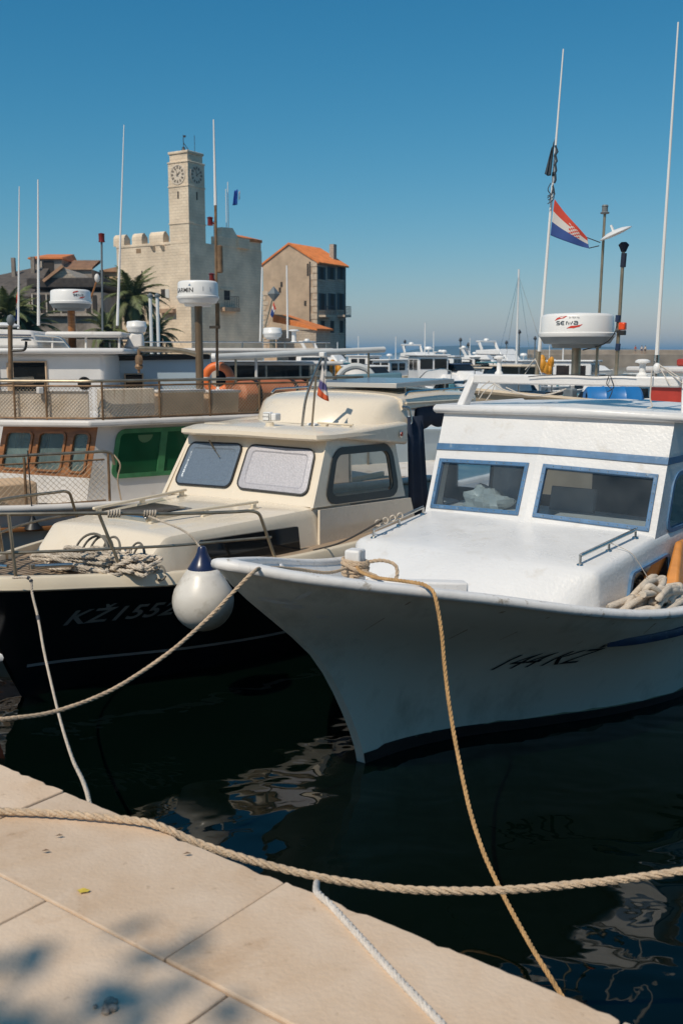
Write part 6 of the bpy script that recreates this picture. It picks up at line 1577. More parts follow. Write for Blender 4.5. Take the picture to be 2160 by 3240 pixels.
# tower
TW = 2.45; ztw = zc(540)
blk(-TW, .04, -.04, TW, 0, ztw, CASTLE, 'tower_shaft', cs_, .03)
blk(-TW + .12, -.08, .08, TW - .12, ztw, zc(516), CASTLE, 'tower_top', cs_, .03)
blk(-TW + .02, .02, -.02, TW - .02, zc(516), zc(508), CASTLE, 'tower_cornice', cs_, .04)
blk(-TW - .06, .1, -.1, TW + .06, ztw - .12, ztw + .05, CASTLE, 'tower_cornice', cs_, .05)
for py in (612, 722): blk(-TW - .05, .09, -.09, TW + .05, zc(py) - .07, zc(py) + .07, CASTLE, 'string_course', cs_, .02)
DST = mat('dark_opening', (.04, .033, .028), .9); IRON = mat('dark_iron', (.03, .03, .035), .5)
DIAL = mat('clock_dial_stone', (.66, .56, .45), .85, var=.1); NUM = mat('clock_numerals', (.22, .18, .14), .7)
def clock(face):
    zc0 = zc(577); r_ = .82; cen = TW / 2
    def P(a, b_, d): return V(-cen + a, -.04 - d, zc0 + b_) if face == 'w' else V(.04 + d, cen + a, zc0 + b_)
    ck = empty('clock', (0, 0, 0)); ck.parent = cs_
    mb = MB(); n = 32
    o_ = [P(r_ * 1.16 * math.cos(2 * math.pi * i / n), r_ * 1.16 * math.sin(2 * math.pi * i / n), .0) for i in range(n)]; i_ = [P(r_ * math.cos(2 * math.pi * i / n), r_ * math.sin(2 * math.pi * i / n), .05) for i in range(n)]; o2 = [P(r_ * 1.16 * math.cos(2 * math.pi * i / n), r_ * 1.16 * math.sin(2 * math.pi * i / n), .05) for i in range(n)]
    mb.loft([o_ + [o_[0]], o2 + [o2[0]], i_ + [i_[0]]]); mb.add([P(r_ * math.cos(2 * math.pi * i / n), r_ * math.sin(2 * math.pi * i / n), .02) for i in range(n)], [tuple(range(n))])
    recalc(mb.build('dial', DIAL, ck, smooth=30))
    for k in range(12):
        t = math.pi / 6 * k; d = Vector((math.sin(t), math.cos(t))); nn = Vector((d.y, -d.x))
        q = [d * (r_ * .66) + nn * .07, d * (r_ * .94) + nn * .09, d * (r_ * .94) - nn * .09, d * (r_ * .66) - nn * .07]
        recalc(MB().prism([P(v_.x, v_.y, .025) for v_ in q], P(0, 0, .06) - P(0, 0, .025)).build('numeral', NUM, ck, smooth=0))
    for ang, ln, w_ in ((R(55), .42, .09), (R(-20), .62, .06)):
        d = Vector((math.sin(ang), math.cos(ang))); nn = Vector((d.y, -d.x)); q = [d * -.15 + nn * w_ / 2, d * ln + nn * w_ / 4, d * ln - nn * w_ / 4, d * -.15 - nn * w_ / 2]
        recalc(MB().prism([P(v_.x, v_.y, .07) for v_ in q], P(0, 0, .1) - P(0, 0, .07)).build('hand', NUM, ck, smooth=0))
clock('w'); clock('s')
for py in (637,):
    blk(-TW / 2 - .08, -TW / 2 + .08, -.055, -.03, zc(py + 12), zc(py - 10), DST, 'slit_window', cs_); blk(.03, .055, TW / 2 - .09, TW / 2 + .09, zc(py + 14), zc(py - 10), DST, 'slit_window', cs_)
bell = MB().lathe([(.30, 0), (.26, .1), (.17, .25), (.14, .45), (.0001, .55)], 14, (-TW / 2 - .1, TW / 2 - .2, zc(506))).tube([V(-TW / 2 - .1, TW / 2 - .2, zc(490)), V(-TW / 2 - .1, TW / 2 - .2, zc(455))], .035, 6).box((-TW / 2 + .05, TW / 2 - .2, zc(460)), (.3, .03, .2)).tube([V(-TW / 2 - .1, TW / 2 - .2, zc(478)), V(-TW / 2 + .45, TW / 2 + .1, zc(506))], .04, 6).build('bell_and_vane', IRON, cs_)
MB().tube([V(-.8, TW - .4, zc(508)), V(-.8, TW - .4, zc(452))], .025, 6).build('lightning_rod', IRON, cs_)
# west wall details
def wx_(px): return -lx(px)
def wallbox(px0, px1, py0, py1, d0, d1, m_, name, parent=cs_): return blk(min(wx_(px0), wx_(px1)), max(wx_(px0), wx_(px1)), d0, d1, zc(py1), zc(py0), m_, name, parent)
wallbox(449, 464, 789, 803, -.012, .1, mat('ochre_recess', (.30, .2, .12), .9), 'arched_niche'); wallbox(463, 467, 858, 868, -.012, .1, DST, 'slit_window')
for px in (504, 533):
    x = wx_(px); mb = MB(); mb.hexa([V(x - .12, -.05, zc(802)), V(x + .12, -.05, zc(802)), V(x + .12, .05, zc(802)), V(x - .12, .05, zc(802))], [V(x - .16, -.42, zc(786)), V(x + .16, -.42, zc(786)), V(x + .16, .05, zc(784)), V(x - .16, .05, zc(784))]); recalc(mb.build('corbel', CASTLE, cs_))
w_ = wallbox(522, 535, 918, 945, -.012, .1, DST, 'window')
for px0, px1 in ((536, 548),): wallbox(px0, px1, 919, 946, -.06, .0, mat('pale_shutter', (.62, .60, .56), .7), 'shutter')
wallbox(522, 568, 980, 992, -.55, .0, mat('balcony_stone', (.45, .30, .2), .9, var=.2), 'balcony_slab')
# south wall details
def sy_(px):
    k = (px - CXP) / F_PX; return (k * CC.y - CC.x) / (.53 - k * .85)
def zs(py, y_): d = CC.y + .85 * y_; return CAM_H + (HOR - py) * d / F_PX - .99
def swall(px0, px1, py0, py1, d0, d1, m_, name, bevel=0):
    a, b_ = sy_(px0), sy_(px1); mid = (a + b_) / 2; return blk(d0, d1, a, b_, zs(py1, mid), zs(py0, mid), m_, name, cs_, bevel)
swall(717, 735, 925, 955, -.1, .012, DST, 'window'); swall(706, 746, 920, 926, -.1, .08, CASTLE, 'window_lintel')
swall(704, 752, 978, 990, 0, .6, mat('balcony_stone', (.45, .30, .2), .9), 'balcony_slab'); 
for k in range(9): px = 706 + k * 5.5; y_ = sy_(px); MB().tube([V(.5, y_, zs(980, y_)), V(.5, y_, zs(945, y_))], .02, 5).build('balcony_bar', IRON, cs_)
MB().tube([V(.5, sy_(706), zs(945, sy_(706))), V(.5, sy_(750), zs(945, sy_(750)))], .025, 5).build('balcony_rail', IRON, cs_)
a, b_ = sy_(703), sy_(832)
blk(-.95, .05, a, b_, zc(790, 104) - .02, zs(772, (a + b_) / 2), CASTLE, 'south_parapet', cs_)
a_r = sy_(768)
recalc(MB().hexa([V(-2.4, a_r, zs(776, a_r)), V(.15, a_r, zs(776, a_r)), V(.15, b_ + .1, zs(783, b_)), V(-2.4, b_ + .1, zs(783, b_))], [V(-2.4, a_r, zs(748, a_r)), V(.15, a_r, zs(766, a_r)), V(.15, b_ + .1, zs(775, b_)), V(-2.4, b_ + .1, zs(757, b_))]).build('tile_roof', TILE, cs_))
mb = MB(); a2, b2 = sy_(712), sy_(766)
recalc(mb.hexa([V(-.9, a2, zs(775, a2)), V(.06, a2, zs(775, a2)), V(.06, b2, zs(775, b2)), V(-.9, b2, zs(775, b2))], [V(-.8, a2 + .2, zs(735, a2)), V(-.1, a2 + .2, zs(735, a2)), V(-.1, b2 - .9, zs(741, b2)), V(-.8, b2 - .9, zs(741, b2))]).build('merlon', CASTLE, cs_))
swall(757, 790, 770, 800, -.1, .35, CASTLE, 'machicolation')
MB().lathe([(.25, 0), (.3, .15), (.12, .25), (.0001, .28)], 12, (-.5, sy_(702), zs(725, sy_(702)))).tube([V(-.5, sy_(702), zs(775, sy_(702))), V(-.5, sy_(702), zs(722, sy_(702)))], .06, 6).build('camera_dome', WHITEP, cs_)
# flag poles on the keep
for px, tp_ in ((752, 620), (758, 600)):
    y_ = sy_(px); MB().tube([V(-1.0, y_, zs(760, y_)), V(-1.0, y_, zs(tp_, y_))], .045, 6).build('flag_pole', WHITEP, cs_)
yfl = CC.y + .85 * sy_(752) + .4
flag('castle_flag', [at(753, 598, yfl), at(751, 648, yfl), at(735, 650, yfl), at(741, 604, yfl)], 6, 8, lambda u, v_: 0, [mat('eu_blue', (.02, .09, .42), .8)], 'dark blue flag drooping from the castle pole', amp=.15)
flag('castle_flag', [at(759, 603, yfl), at(759, 630, yfl), at(755, 634, yfl), at(756, 608, yfl)], 4, 6, lambda u, v_: 0 if v_ < .4 else 1, [mat('pale_red', (.6, .3, .28), .8), FWH], 'pale pink and white flag on the second castle pole', amp=.1)

# ================================================================== HOUSES
def gable_house(name, px_corner, D, ang, WL, WR, py_eave_c, py_ridge, label, wallL, wallR, roofm, base_py=1108):
    """corner facing us; local -x runs along left face, +y along right face; ridge runs along +y at the middle of the left face"""
    C_ = at(px_corner, base_py, D); o = empty(name, (C_.x, C_.y, .99), ang); tag(o, label, 'house', 'old waterfront houses')
    ze = CAM_H + (HOR - py_eave_c) * D / F_PX - .99; zr = CAM_H + (HOR - py_ridge) * D / F_PX - .99
    recalc(MB().add([V(-WL, 0, 0), V(0, 0, 0), V(0, 0, ze), V(-WL / 2, 0, zr), V(-WL, 0, ze), V(-WL, .4, 0), V(0, .4, 0), V(0, .4, ze), V(-WL / 2, .4, zr), V(-WL, .4, ze)], [(0, 1, 2, 3, 4), (9, 8, 7, 6, 5), (0, 5, 6, 1), (1, 6, 7, 2), (2, 7, 8, 3), (3, 8, 9, 4), (4, 9, 5, 0)]).build('gable_wall', wallL, o, smooth=0))
    blk(-.4, .0, .4, WR, 0, ze, wallR, 'front_wall', o); blk(-WL, -WL + .4, .4, WR, 0, ze, wallR, 'rear_wall', o)
    recalc(MB().add([V(-WL, WR, 0), V(0, WR, 0), V(0, WR, ze), V(-WL / 2, WR, zr), V(-WL, WR, ze), V(-WL, WR - .4, 0), V(0, WR - .4, 0), V(0, WR - .4, ze), V(-WL / 2, WR - .4, zr), V(-WL, WR - .4, ze)], [(0, 1, 2, 3, 4), (9, 8, 7, 6, 5), (0, 5, 6, 1), (1, 6, 7, 2), (2, 7, 8, 3), (3, 8, 9, 4), (4, 9, 5, 0)]).build('gable_wall', wallR, o, smooth=0))
    for s_ in (0, 1):
        xe = .35 if s_ == 0 else -WL - .35; dz_ = (zr - ze) / (WL / 2) * .35
        # corrugated tiled slope
        n = int(WR / .35); rows_ = []
        for i in range(n * 4 + 1):
            y = -.15 + (WR + .3) * i / (n * 4); w_ = .05 * (1 + math.cos(i * math.pi / 2))
            rows_.append([V(xe, y, ze - dz_ + .06 + w_), V(-WL / 2, y, zr + .06 + w_), V(-WL / 2, y, zr - .08), V(xe, y, ze - dz_ - .08)])
        mbx = MB(); mbx.loft(rows_, closed=True); mbx.f.append([0, 1, 2, 3]); mbx.mi.append(0); k = len(rows_) * 4; mbx.f.append([k - 1, k - 2, k - 3, k - 4]); mbx.mi.append(0)
        recalc(mbx.build('roof_slope', roofm, o, smooth=50))
    return o, ze, zr
# --- tall stucco house right of the castle
Dh = 120.0; angh = math.atan2(.85, .50) - math.pi / 2
STUCCO2 = mat('dusty_beige_stucco', (.50, .37, .26), .9, var=.16, vscale=.5, bump=.2, bscale=3, dirt=(.36, .27, .19), dscale=.7, dlo=.45, dhi=.72)
h1, ze, zr = gable_house('stucco_house', 1003, Dh, angh, 7.6, 6.7, 838, 780, 'tall tan stucco house with orange tile roof right of the castle', STUCCO2, OLDST, TILE)
dirx, diry = Vector((math.cos(angh), math.sin(angh))), Vector((-math.sin(angh), math.cos(angh)))
QUOIN = mat('quoin_stone', (.52, .42, .32), .9, var=.2)
for k in range(16): blk(-.06 - (.75 if k % 2 else .5), .06, -.06, .5 if k % 2 else .3, .2 + k * ze / 16, .2 + (k + .86) * ze / 16, QUOIN, 'quoin', h1)
for k in range(12): blk(-7.66, -7.6 + (.75 if k % 2 else .4), -.05, .3, 2 + k * .58, 2.5 + k * .58, QUOIN, 'quoin', h1)
SHUT = mat('dark_blue_shutter', (.05, .07, .08), .7)
Chh = h1.location
def hy(px):
    k = (px - CXP) / F_PX; return (k * Chh.y - Chh.x) / (diry.x - k * diry.y)
for py0, py1, cols in ((855, 895), (938, 985), (1018, 1055)) and ((855, 893, (1018, 1048, 1078)), (935, 985, (1020, 1050, 1077)), (1018, 1055, (1022, 1051, 1080))):
    for px in cols:
        y_ = hy(px); d_ = Chh.y + diry.y * y_; z0, z1 = CAM_H + (HOR - py1) * d_ / F_PX - .99, CAM_H + (HOR - py0) * d_ / F_PX - .99
        w_ = blk(-.05, .02, y_ - .42, y_ + .42, z0, z1, DST, 'window', h1)
        if py0 < 1000:
            for s_ in (-1, 1): blk(.0, .08, y_ + s_ * .62 - .2, y_ + s_ * .62 + .2, z0, z1, SHUT, 'shutter', w_)
        blk(-.02, .10, y_ - .6, y_ + .6, z0 - .16, z0, QUOIN, 'sill', w_)
for px0, px1 in ((1008, 1040), (1068, 1088)):
    y0_, y1_ = hy(px0), hy(px1); d_ = Chh.y + diry.y * y0_; z = CAM_H + (HOR - 1000) * d_ / F_PX - .99
    b1 = blk(0, 1.0, y0_, y1_, z - .25, z, QUOIN, 'balcony', h1)
    for k in range(8): yk = y0_ + (y1_ - y0_) * k / 7; MB().tube([V(.95, yk, z), V(.95, yk, z + 1.0)], .03, 5).build('bar', IRON, b1)
    MB().tube([V(.95, y0_, z + 1), V(.95, y1_, z + 1)], .04, 5).build('handrail', IRON, b1)
blk(-1.6, -1.0, hy(1083) - .4, hy(1083) + .3, ze - .5, CAM_H + (HOR - 788) * 126 / F_PX - .99, OLDST, 'chimney', h1)
MB().tube([V(-.9, -.09, .4), V(-.9, -.09, ze)], .07, 6).build('downpipe', IRON, h1); blk(-1.35, -1.1, -.02, .02, ze - 1.6, ze - .2, DST, 'window', h1)
for px, py in ((890, 922), (895, 905), (968, 965)):
    k = (px - CXP) / F_PX; xx = (Chh.x - k * Chh.y) / (dirx.x - k * dirx.y); z = CAM_H + (HOR - py) * 121 / F_PX - .99; blk(-xx - .15, -xx + .15, -.03, .02, z - .3, z + .3, DST, 'window', h1)
# --- low house with orange lean-to roof in front
C2 = at(1000, 1108, 112); h2 = empty('low_house', (C2.x, C2.y, .99), angh); tag(h2, 'low dark stone house with orange lean-to roof below the stucco house', 'house', 'old waterfront houses')
z2 = CAM_H + (HOR - 1045) * 112 / F_PX - .99; z3 = CAM_H + (HOR - 998) * 112 / F_PX - .99
blk(-5.2, 0, 0, 3.0, 0, z2, OLDST, 'wall', h2)
recalc(MB().hexa([V(-5.5, -.3, z2 + .9), V(.3, -.3, z2 - .1), V(.3, 3.2, z2 - .1), V(-5.5, 3.2, z2 + .9)], [V(-5.5, -.3, z3 + .1), V(.3, -.3, z2 + .1), V(.3, 3.2, z2 + .1), V(-5.5, 3.2, z3 + .1)]).build('lean_to_roof', TILE, h2))
blk(-3.6, -2.6, -.03, .02, .4, 1.5, DST, 'doorway', h2); blk(-1.6, -.9, -.03, .02, .9, 1.7, DST, 'window', h2)
# --- old houses at the left
def lbox(name, px0, px1, py0, D, depth, m_, label):
    a, b_ = at(px0, 1108, D), at(px1, 1108, D); o = empty(name, ((a.x + b_.x) / 2, D + depth / 2, .99)); tag(o, label, 'house', 'old waterfront houses')
    z = CAM_H + (HOR - py0) * D / F_PX - .99; MB().box((0, 0, z / 2), (b_.x - a.x, depth, z)).build('walls', m_, o); return o, z, (b_.x - a.x), depth
def zl(py, D): return CAM_H + (HOR - py) * D / F_PX - .99
SHST = mat('grey_old_plaster', (.30, .25, .21), .9, var=.25, vscale=.5, dirt=(.12, .10, .08), dscale=.8, dlo=.45, dhi=.7)
PLAST = mat('pale_old_plaster', (.50, .43, .36), .9, var=.12, vscale=.5, dirt=(.33, .27, .21), dscale=1.2, dlo=.5, dhi=.75)
DARKRF = mat('dark_roof_tile', (.09, .075, .065), .9, var=.3, vscale=2)
o, z, w_, d_ = lbox('stone_house', 108, 330, 930, 92, 8, SHST, 'large old stone house with small gable pediment behind the radar dome at left')
MB().box((0, 0, zl(903, 92)), (w_ + .6, 8.6, .9)).build('cornice', mat('dark_cornice', (.06, .05, .045), .9, var=.3), o, bevel=.1)
gw = lambda px: (px - 219) / F_PX * 92
recalc(MB().add([V(gw(155), -4.2, zl(900, 92)), V(gw(275), -4.2, zl(905, 92)), V(gw(215), -4.2, zl(858, 92)), V(gw(155), 3, zl(900, 92)), V(gw(275), 3, zl(905, 92)), V(gw(215), 3, zl(858, 92))], [(0, 1, 2), (5, 4, 3), (0, 2, 5, 3), (1, 4, 5, 2), (0, 3, 4, 1)]).build('pediment', OLDST, o, smooth=0))
MB().bar((gw(153), -4.3, zl(899, 92)), (gw(215), -4.3, zl(853, 92)), .5, .25).build('gable_tiles', TILE2, o)
for k in range(5):
    x = gw(125 + k * 22); b1 = MB().box((x, -4.02, zl(968, 92)), (.42, .1, 1.7)).build('window', DST, o); MB().box((x - .34, -4.1, zl(968, 92)), (.12, .18, 1.8)).build('pilaster', PLAST, b1)
MB().box((0, -4.2, zl(1000, 92)), (w_ + .2, .4, .25)).build('ledge', OLDST, o)
for px in (285, 305): MB().box((gw(px), -4.02, zl(968, 92)), (.36, .1, 1.6)).build('window', DST, o)
o, z, w_, d_ = lbox('upper_house', 110, 208, 830, 104, 6, SHST, 'grey upper house with thin orange roof and open dark loggia at left')
MB().hexa([V(-w_ / 2 - .2, -3.3, z - .05), V(w_ / 2 + .2, -3.3, z - .05), V(w_ / 2 + .2, 3, z - .05), V(-w_ / 2 - .2, 3, z - .05)], [V(-w_ / 2 - .1, -3.3, z + .1), V(w_ / 2 + .1, -3.3, z + .1), V(w_ / 2 - .3, 3, z + 1.0), V(-w_ / 2 + .1, 3, z + 1.0)]).build('roof', TILE, o)
MB().box((.25, -3.02, z - .95), (1.0, .12, 1.4)).build('loggia', DST, o); MB().box((-.45, -3.1, z - 1.2), (.15, .2, 1.9)).build('pilaster', PLAST, o)
o, z, w_, d_ = lbox('tiled_house', 215, 300, 862, 104, 6, SHST, 'grey house with pale corrugated tile roof at left')
n = 14; rows_ = []
for i in range(n * 4 + 1):
    x = -w_ / 2 - .15 + (w_ + .3) * i / (n * 4); q_ = .05 * (1 + math.cos(i * math.pi / 2)); sh = .35 * (0 if i else 0)
    rows_.append([V(x, -3.25, z + .05 + q_), V(x * .96 - .2, 1.5, z + 1.25 + q_), V(x * .96 - .2, 1.5, z + 1.0), V(x, -3.25, z - .05)])
mb = MB(); mb.loft(rows_, closed=True); recalc(mb.build('roof', TILE2, o, smooth=50))
o, z, w_, d_ = lbox('white_house', -60, 102, 945, 98, 7, PLAST, 'pale plaster house with dark pitched roof at the left edge')
recalc(MB().hexa([V(-w_ / 2 - .3, -3.8, z), V(w_ / 2 + .3, -3.8, z), V(w_ / 2 + .3, 3.5, z), V(-w_ / 2 - .3, 3.5, z)], [V(-w_ / 2 - .3, -3.6, z + .1), V(w_ / 2 + .3, -3.6, z + .15), V(w_ / 2 + .3, 3.5, zl(835, 101)), V(-w_ / 2 - .3, 3.5, zl(870, 101))]).build('roof', DARKRF, o))
for px, tp_ in ((5, 812), (68, 808)): MB().box(((px - 21) / F_PX * 98, 1.5, zl(845, 98)), (.35, .4, 2.2 if tp_ < 812 else 2.0)).build('chimney', SHST, o)
for px in (25, 70): MB().box(((px - 21) / F_PX * 98, -3.52, zl(985, 98)), (.5, .1, .9)).build('window', DST, o)
o, z, w_, d_ = lbox('ochre_house', 332, 382, 870, 108, 6, mat('ochre_plaster', (.60, .42, .25), .9, var=.1), 'small ochre house just left of the castle')
MB().hexa([V(-w_ / 2 - .2, -3.3, z), V(w_ / 2 + .2, -3.3, z), V(w_ / 2 + .2, 3, z), V(-w_ / 2 - .2, 3, z)], [V(-w_ / 2 - .2, -3.3, z + .15), V(w_ / 2 + .2, -3.3, z + .55), V(w_ / 2, 3, z + 1.2), V(-w_ / 2, 3, z + .7)]).build('roof', TILE2, o)
for py in (890, 925, 960): MB().box((-.3, -3.02, zl(py, 108)), (.35, .1, .7)).build('window', DST, o)

# ================================================================== PALMS
FROND = mat('palm_frond_green', (.13, .15, .055), .6, var=.35, vscale=1.5); FRONDD = mat('palm_frond_dry', (.20, .13, .06), .8, var=.3)
PTRUNK = mat('palm_trunk', (.13, .09, .06), .95, var=.3, vscale=3, bump=.8, bscale=6)
def frond_mesh(L_, droop, seed):
    rd = random.Random(seed); mbf = MB(); n = 26; P = []
    for i in range(n + 1):
        t = i / n; P.append(V(L_ * t * (1 - .18 * droop * t), 0, L_ * (.55 * t - (.55 + .55 * droop) * t * t)))
    mbf.tube(P, [.035 * (1 - .85 * i / n) for i in range(n + 1)], 4)
    for i in range(3, n + 1):
        t = i / n; ll = L_ * .24 * math.sin(math.pi * min(.97, .18 + t * .85)) ** .7
        d = (P[i] - P[i - 1]).normalized()
        for s_ in (-1, 1):
            for jj in (0, .5):
                b0 = P[i - 1].lerp(P[i], jj); tip = b0 + d * ll * .6 + V(0, s_ * ll * .75, -ll * rd.uniform(.1, .5))
                w_ = d * .035; mbf.add([b0 - w_, b0 + w_, (b0 + tip) / 2 + w_ * .9 + V(0, 0, .02), tip, (b0 + tip) / 2 - w_ * .9 + V(0, 0, .02)], [(0, 1, 2, 3, 4)])
    me = mbf.build('frond', FROND, None, smooth=0); data = me.data; bpy.data.objects.remove(me); return data
FM = [frond_mesh(3.0, d, k) for k, d in enumerate((.1, .35, .7, 1.0))]
FMD = []
for k, d in enumerate((1.1, 1.35)):
    me = frond_mesh(2.3, d, 20 + k); me.materials.clear(); me.materials.append(FRONDD); FMD.append(me)
def palm(px, py_c, D, label, n=44, sc=1.0, seed=0, base_z=.99):
    c = at(px, py_c, D); h = c.z - base_z; o = empty('palm_tree', (c.x, c.y, base_z)); tag(o, label, 'palm tree', 'palms on the waterfront'); rd = random.Random(seed)
    P = [V(.1 * math.sin(k * .8), 0, h * k / 8) for k in range(9)]; rs = [.30 - .08 * k / 8 + (.03 if k % 2 else 0) for k in range(9)]; rs[-1] = .32; rs[-2] = .34
    MB().tube(P, rs, 10).build('trunk', PTRUNK, o)
    cr = empty('crown', (0, 0, h)); cr.parent = o
    for k in range(n):
        t = k / n; el = R(78 - 128 * t + rd.uniform(-10, 10)); az = k * 2.399 + rd.uniform(-.2, .2)
        dry = t > .82
        f = bpy.data.objects.new('frond', (FMD[k % 2] if dry else FM[min(3, int(t * 4.2))])); COL.objects.link(f); f.parent = cr
        f.rotation_euler = (rd.uniform(-.3, .3), -el + R(18), az); s_ = sc * rd.uniform(.8, 1.1); f.scale = (s_, s_, s_)
    return o
palm(418, 950, 82, 'tall palm with drooping fronds in front of the castle wall', 46, 1.15, 1)
palm(25, 1000, 72, 'bushy palm at the left edge in front of the pale house', 40, 1.0, 2)
palm(95, 1035, 74, 'low dark palm beside the left edge palm', 34, .9, 3)
palm(335, 1050, 84, 'low palm between the ochre house and the castle', 30, .9, 4)
palm(500, 1060, 86, 'low palm right of the tall palm at the castle foot', 26, .85, 5)
# twin white posts near the palm
for px, lb in ((480, 'left one of two white posts in front of the castle'), (502, 'right one of two white posts in front of the castle')):
    c = at(px, 1085, 60); h = 60 * 140 / F_PX
    o = empty('dock_post', (c.x, 60, 0)); tag(o, lb, 'post', 'dock posts'); MB().tube([V(0, 0, 0), V(0, 0, c.z + h)], .10, 8).build('shaft', WHITEP, o); MB().lathe([(.16, 0), (.18, .1), (.02, .25)], 8, (0, 0, c.z + h)).build('cap', GREYP, o)

# ================================================================== FAR MARINA
hulls = [mat('marina_white', (.74, .73, .72), .4, var=.05), mat('marina_cream', (.66, .56, .42), .45, var=.06), mat('marina_blue', (.10, .22, .34), .4, var=.1), mat('marina_grey', (.42, .45, .47), .45)]
CANV = [mat('canvas_navy', (.03, .06, .12), .8), mat('canvas_teal', (.08, .24, .28), .8), mat('canvas_cream', (.6, .5, .38), .8), mat('canvas_white', (.72, .71, .69), .8)]
def marina_boat(kind, hm, cm):
    o = empty('marina_boat', (0, 0, 0))
    L_ = {'open': 5.0, 'cuddy': 6.5, 'fly': 9.5, 'cabin': 6.5, 'runabout': 4.8}[kind]; B = L_ * .36; H_ = {'fly': 1.2, 'runabout': .55}.get(kind, .75)
    simple_hull(o, L_, B, H_, hm, bow=.9)
    if kind == 'runabout':
        recalc(MB().hexa([V(-.6, 1.3, .5), V(.6, 1.3, .5), V(.65, 2.0, .5), V(-.65, 2.0, .5)], [V(-.5, 1.75, 1.05), V(.5, 1.75, 1.05), V(.6, 2.0, 1.05), V(-.6, 2.0, 1.05)]).build('windscreen', DARKGL, o, bevel=.03))
        MB().hexa([V(-.55, .5, .5), V(.55, .5, .5), V(.75, 1.5, .5), V(-.75, 1.5, .5)], [V(-.3, .7, .68), V(.3, .7, .68), V(.6, 1.4, .78), V(-.6, 1.4, .78)]).build('foredeck', hulls[0], o, bevel=.05)
        for x in (-.35, .35): box_uv(o, x - .22, x + .22, 2.5, 2.95, .4, .62, cm, 'seat', .06); box_uv(o, x - .22, x + .22, 2.95, 3.05, .4, .98, cm, 'seat_back', .04)
        box_uv(o, -.6, .6, 3.9, 4.3, .4, .7, hulls[0], 'stern_bench', .06)
    elif kind == 'open':
        box_uv(o, -.45, .45, 2.0, 2.7, .7, 1.3, hulls[0], 'console', .08); box_uv(o, -.5, .5, 1.95, 2.1, 1.3, 1.55, DARKGL, 'windscreen', .03)
        for x in (-.6, .6):
            MB().tube([V(x, 2.0, .7), V(x, 2.1, 1.67)], .03, 5).build('canopy_post', STEEL, o); MB().tube([V(x, 3.4, .7), V(x, 3.3, 1.67)], .03, 5).build('canopy_post', STEEL, o)
        box_uv(o, -.75, .75, 1.8, 3.7, 1.66, 1.73, cm, 'canopy', .04)
    elif kind == 'cuddy':
        MB().hexa([V(-.7, 1.0, .9), V(.7, 1.0, .9), V(.95, 3.6, .8), V(-.95, 3.6, .8)], [V(-.45, 1.7, 1.35), V(.45, 1.7, 1.35), V(.8, 3.4, 1.45), V(-.8, 3.4, 1.45)]).build('cuddy', hulls[0], o, bevel=.06)
        recalc(MB().hexa([V(-.8, 2.7, 1.4), V(.8, 2.7, 1.4), V(.9, 3.9, 1.4), V(-.9, 3.9, 1.4)], [V(-.65, 3.1, 1.75), V(.65, 3.1, 1.75), V(.8, 3.9, 1.75), V(-.8, 3.9, 1.75)]).build('windscreen', DARKGL, o, bevel=.03))
        box_uv(o, -.85, .85, 3.1, 4.9, 1.75, 1.83, cm, 'canopy', .05)
        for x in (-.8, .8): MB().tube([V(x, 4.8, .8), V(x, 4.8, 1.78)], .03, 5).build('canopy_post', STEEL, o)
    elif kind == 'cabin':
        box_uv(o, -.85, .85, 1.9, 4.3, .8, 2.15, hulls[0], 'wheelhouse', .08); box_uv(o, -.95, .95, 1.75, 4.7, 2.15, 2.25, hulls[0], 'roof', .04)
        for x in (-.86, .86): box_uv(o, x - .02, x + .02, 2.2, 2.95, 1.4, 1.95, DARKGL, 'side_window', .02); box_uv(o, x - .02, x + .02, 3.15, 3.9, 1.4, 1.95, DARKGL, 'side_window', .02)
        for x in (-.4, .4): box_uv(o, x - .35, x + .35, 1.87, 1.91, 1.45, 2.0, DARKGL, 'windscreen', .02)
        MB().tube([V(0, 3.8, 2.25), V(0, 3.8, 4.0)], .035, 6).build('mast', WHITEP, o); MB().lathe([(.22, 0), (.24, .06), (.18, .16), (.0001, .18)], 14, (0, 3.0, 2.5)).tube([V(0, 3.0, 2.2), V(0, 3.0, 2.5)], .04, 6).build('radar_dome', WHITEP, o)
    else:
        MB().hexa([V(-1.0, 2.0, 1.2), V(1.0, 2.0, 1.2), V(1.35, 7.0, 1.2), V(-1.35, 7.0, 1.2)], [V(-.8, 3.0, 2.25), V(.8, 3.0, 2.25), V(1.2, 7.0, 2.3), V(-1.2, 7.0, 2.3)]).build('saloon', hulls[0], o, bevel=.1)
        for x in (-1.19, 1.19): MB().hexa([V(x * .93 - .04, 3.2, 1.6), V(x * .93 + .04, 3.2, 1.6), V(x * 1.03 + .04, 6.4, 1.6), V(x * 1.03 - .04, 6.4, 1.6)], [V(x * .84 - .04, 3.6, 2.05), V(x * .84 + .04, 3.6, 2.05), V(x * .99 + .04, 6.4, 2.05), V(x * .99 - .04, 6.4, 2.05)]).build('side_window', DARKGL, o)
        MB().hexa([V(-1.1, 3.2, 2.25), V(1.1, 3.2, 2.25), V(1.2, 6.8, 2.3), V(-1.2, 6.8, 2.3)], [V(-1.0, 3.7, 2.8), V(1.0, 3.7, 2.8), V(1.15, 6.8, 2.7), V(-1.15, 6.8, 2.7)]).build('flybridge', hulls[0], o, bevel=.08)
        for x in (-1.0, 1.0): MB().bar((x, 6.0, 2.7), (x, 6.5, 3.5), .12, .3).build('arch_leg', hulls[0], o, bevel=.03)
        box_uv(o, -1.1, 1.1, 6.3, 6.8, 3.45, 3.6, hulls[0], 'radar_arch', .04); MB().lathe([(.26, 0), (.28, .06), (.2, .2), (.0001, .22)], 14, (0, 6.55, 3.6)).build('radar_dome', WHITEP, o)
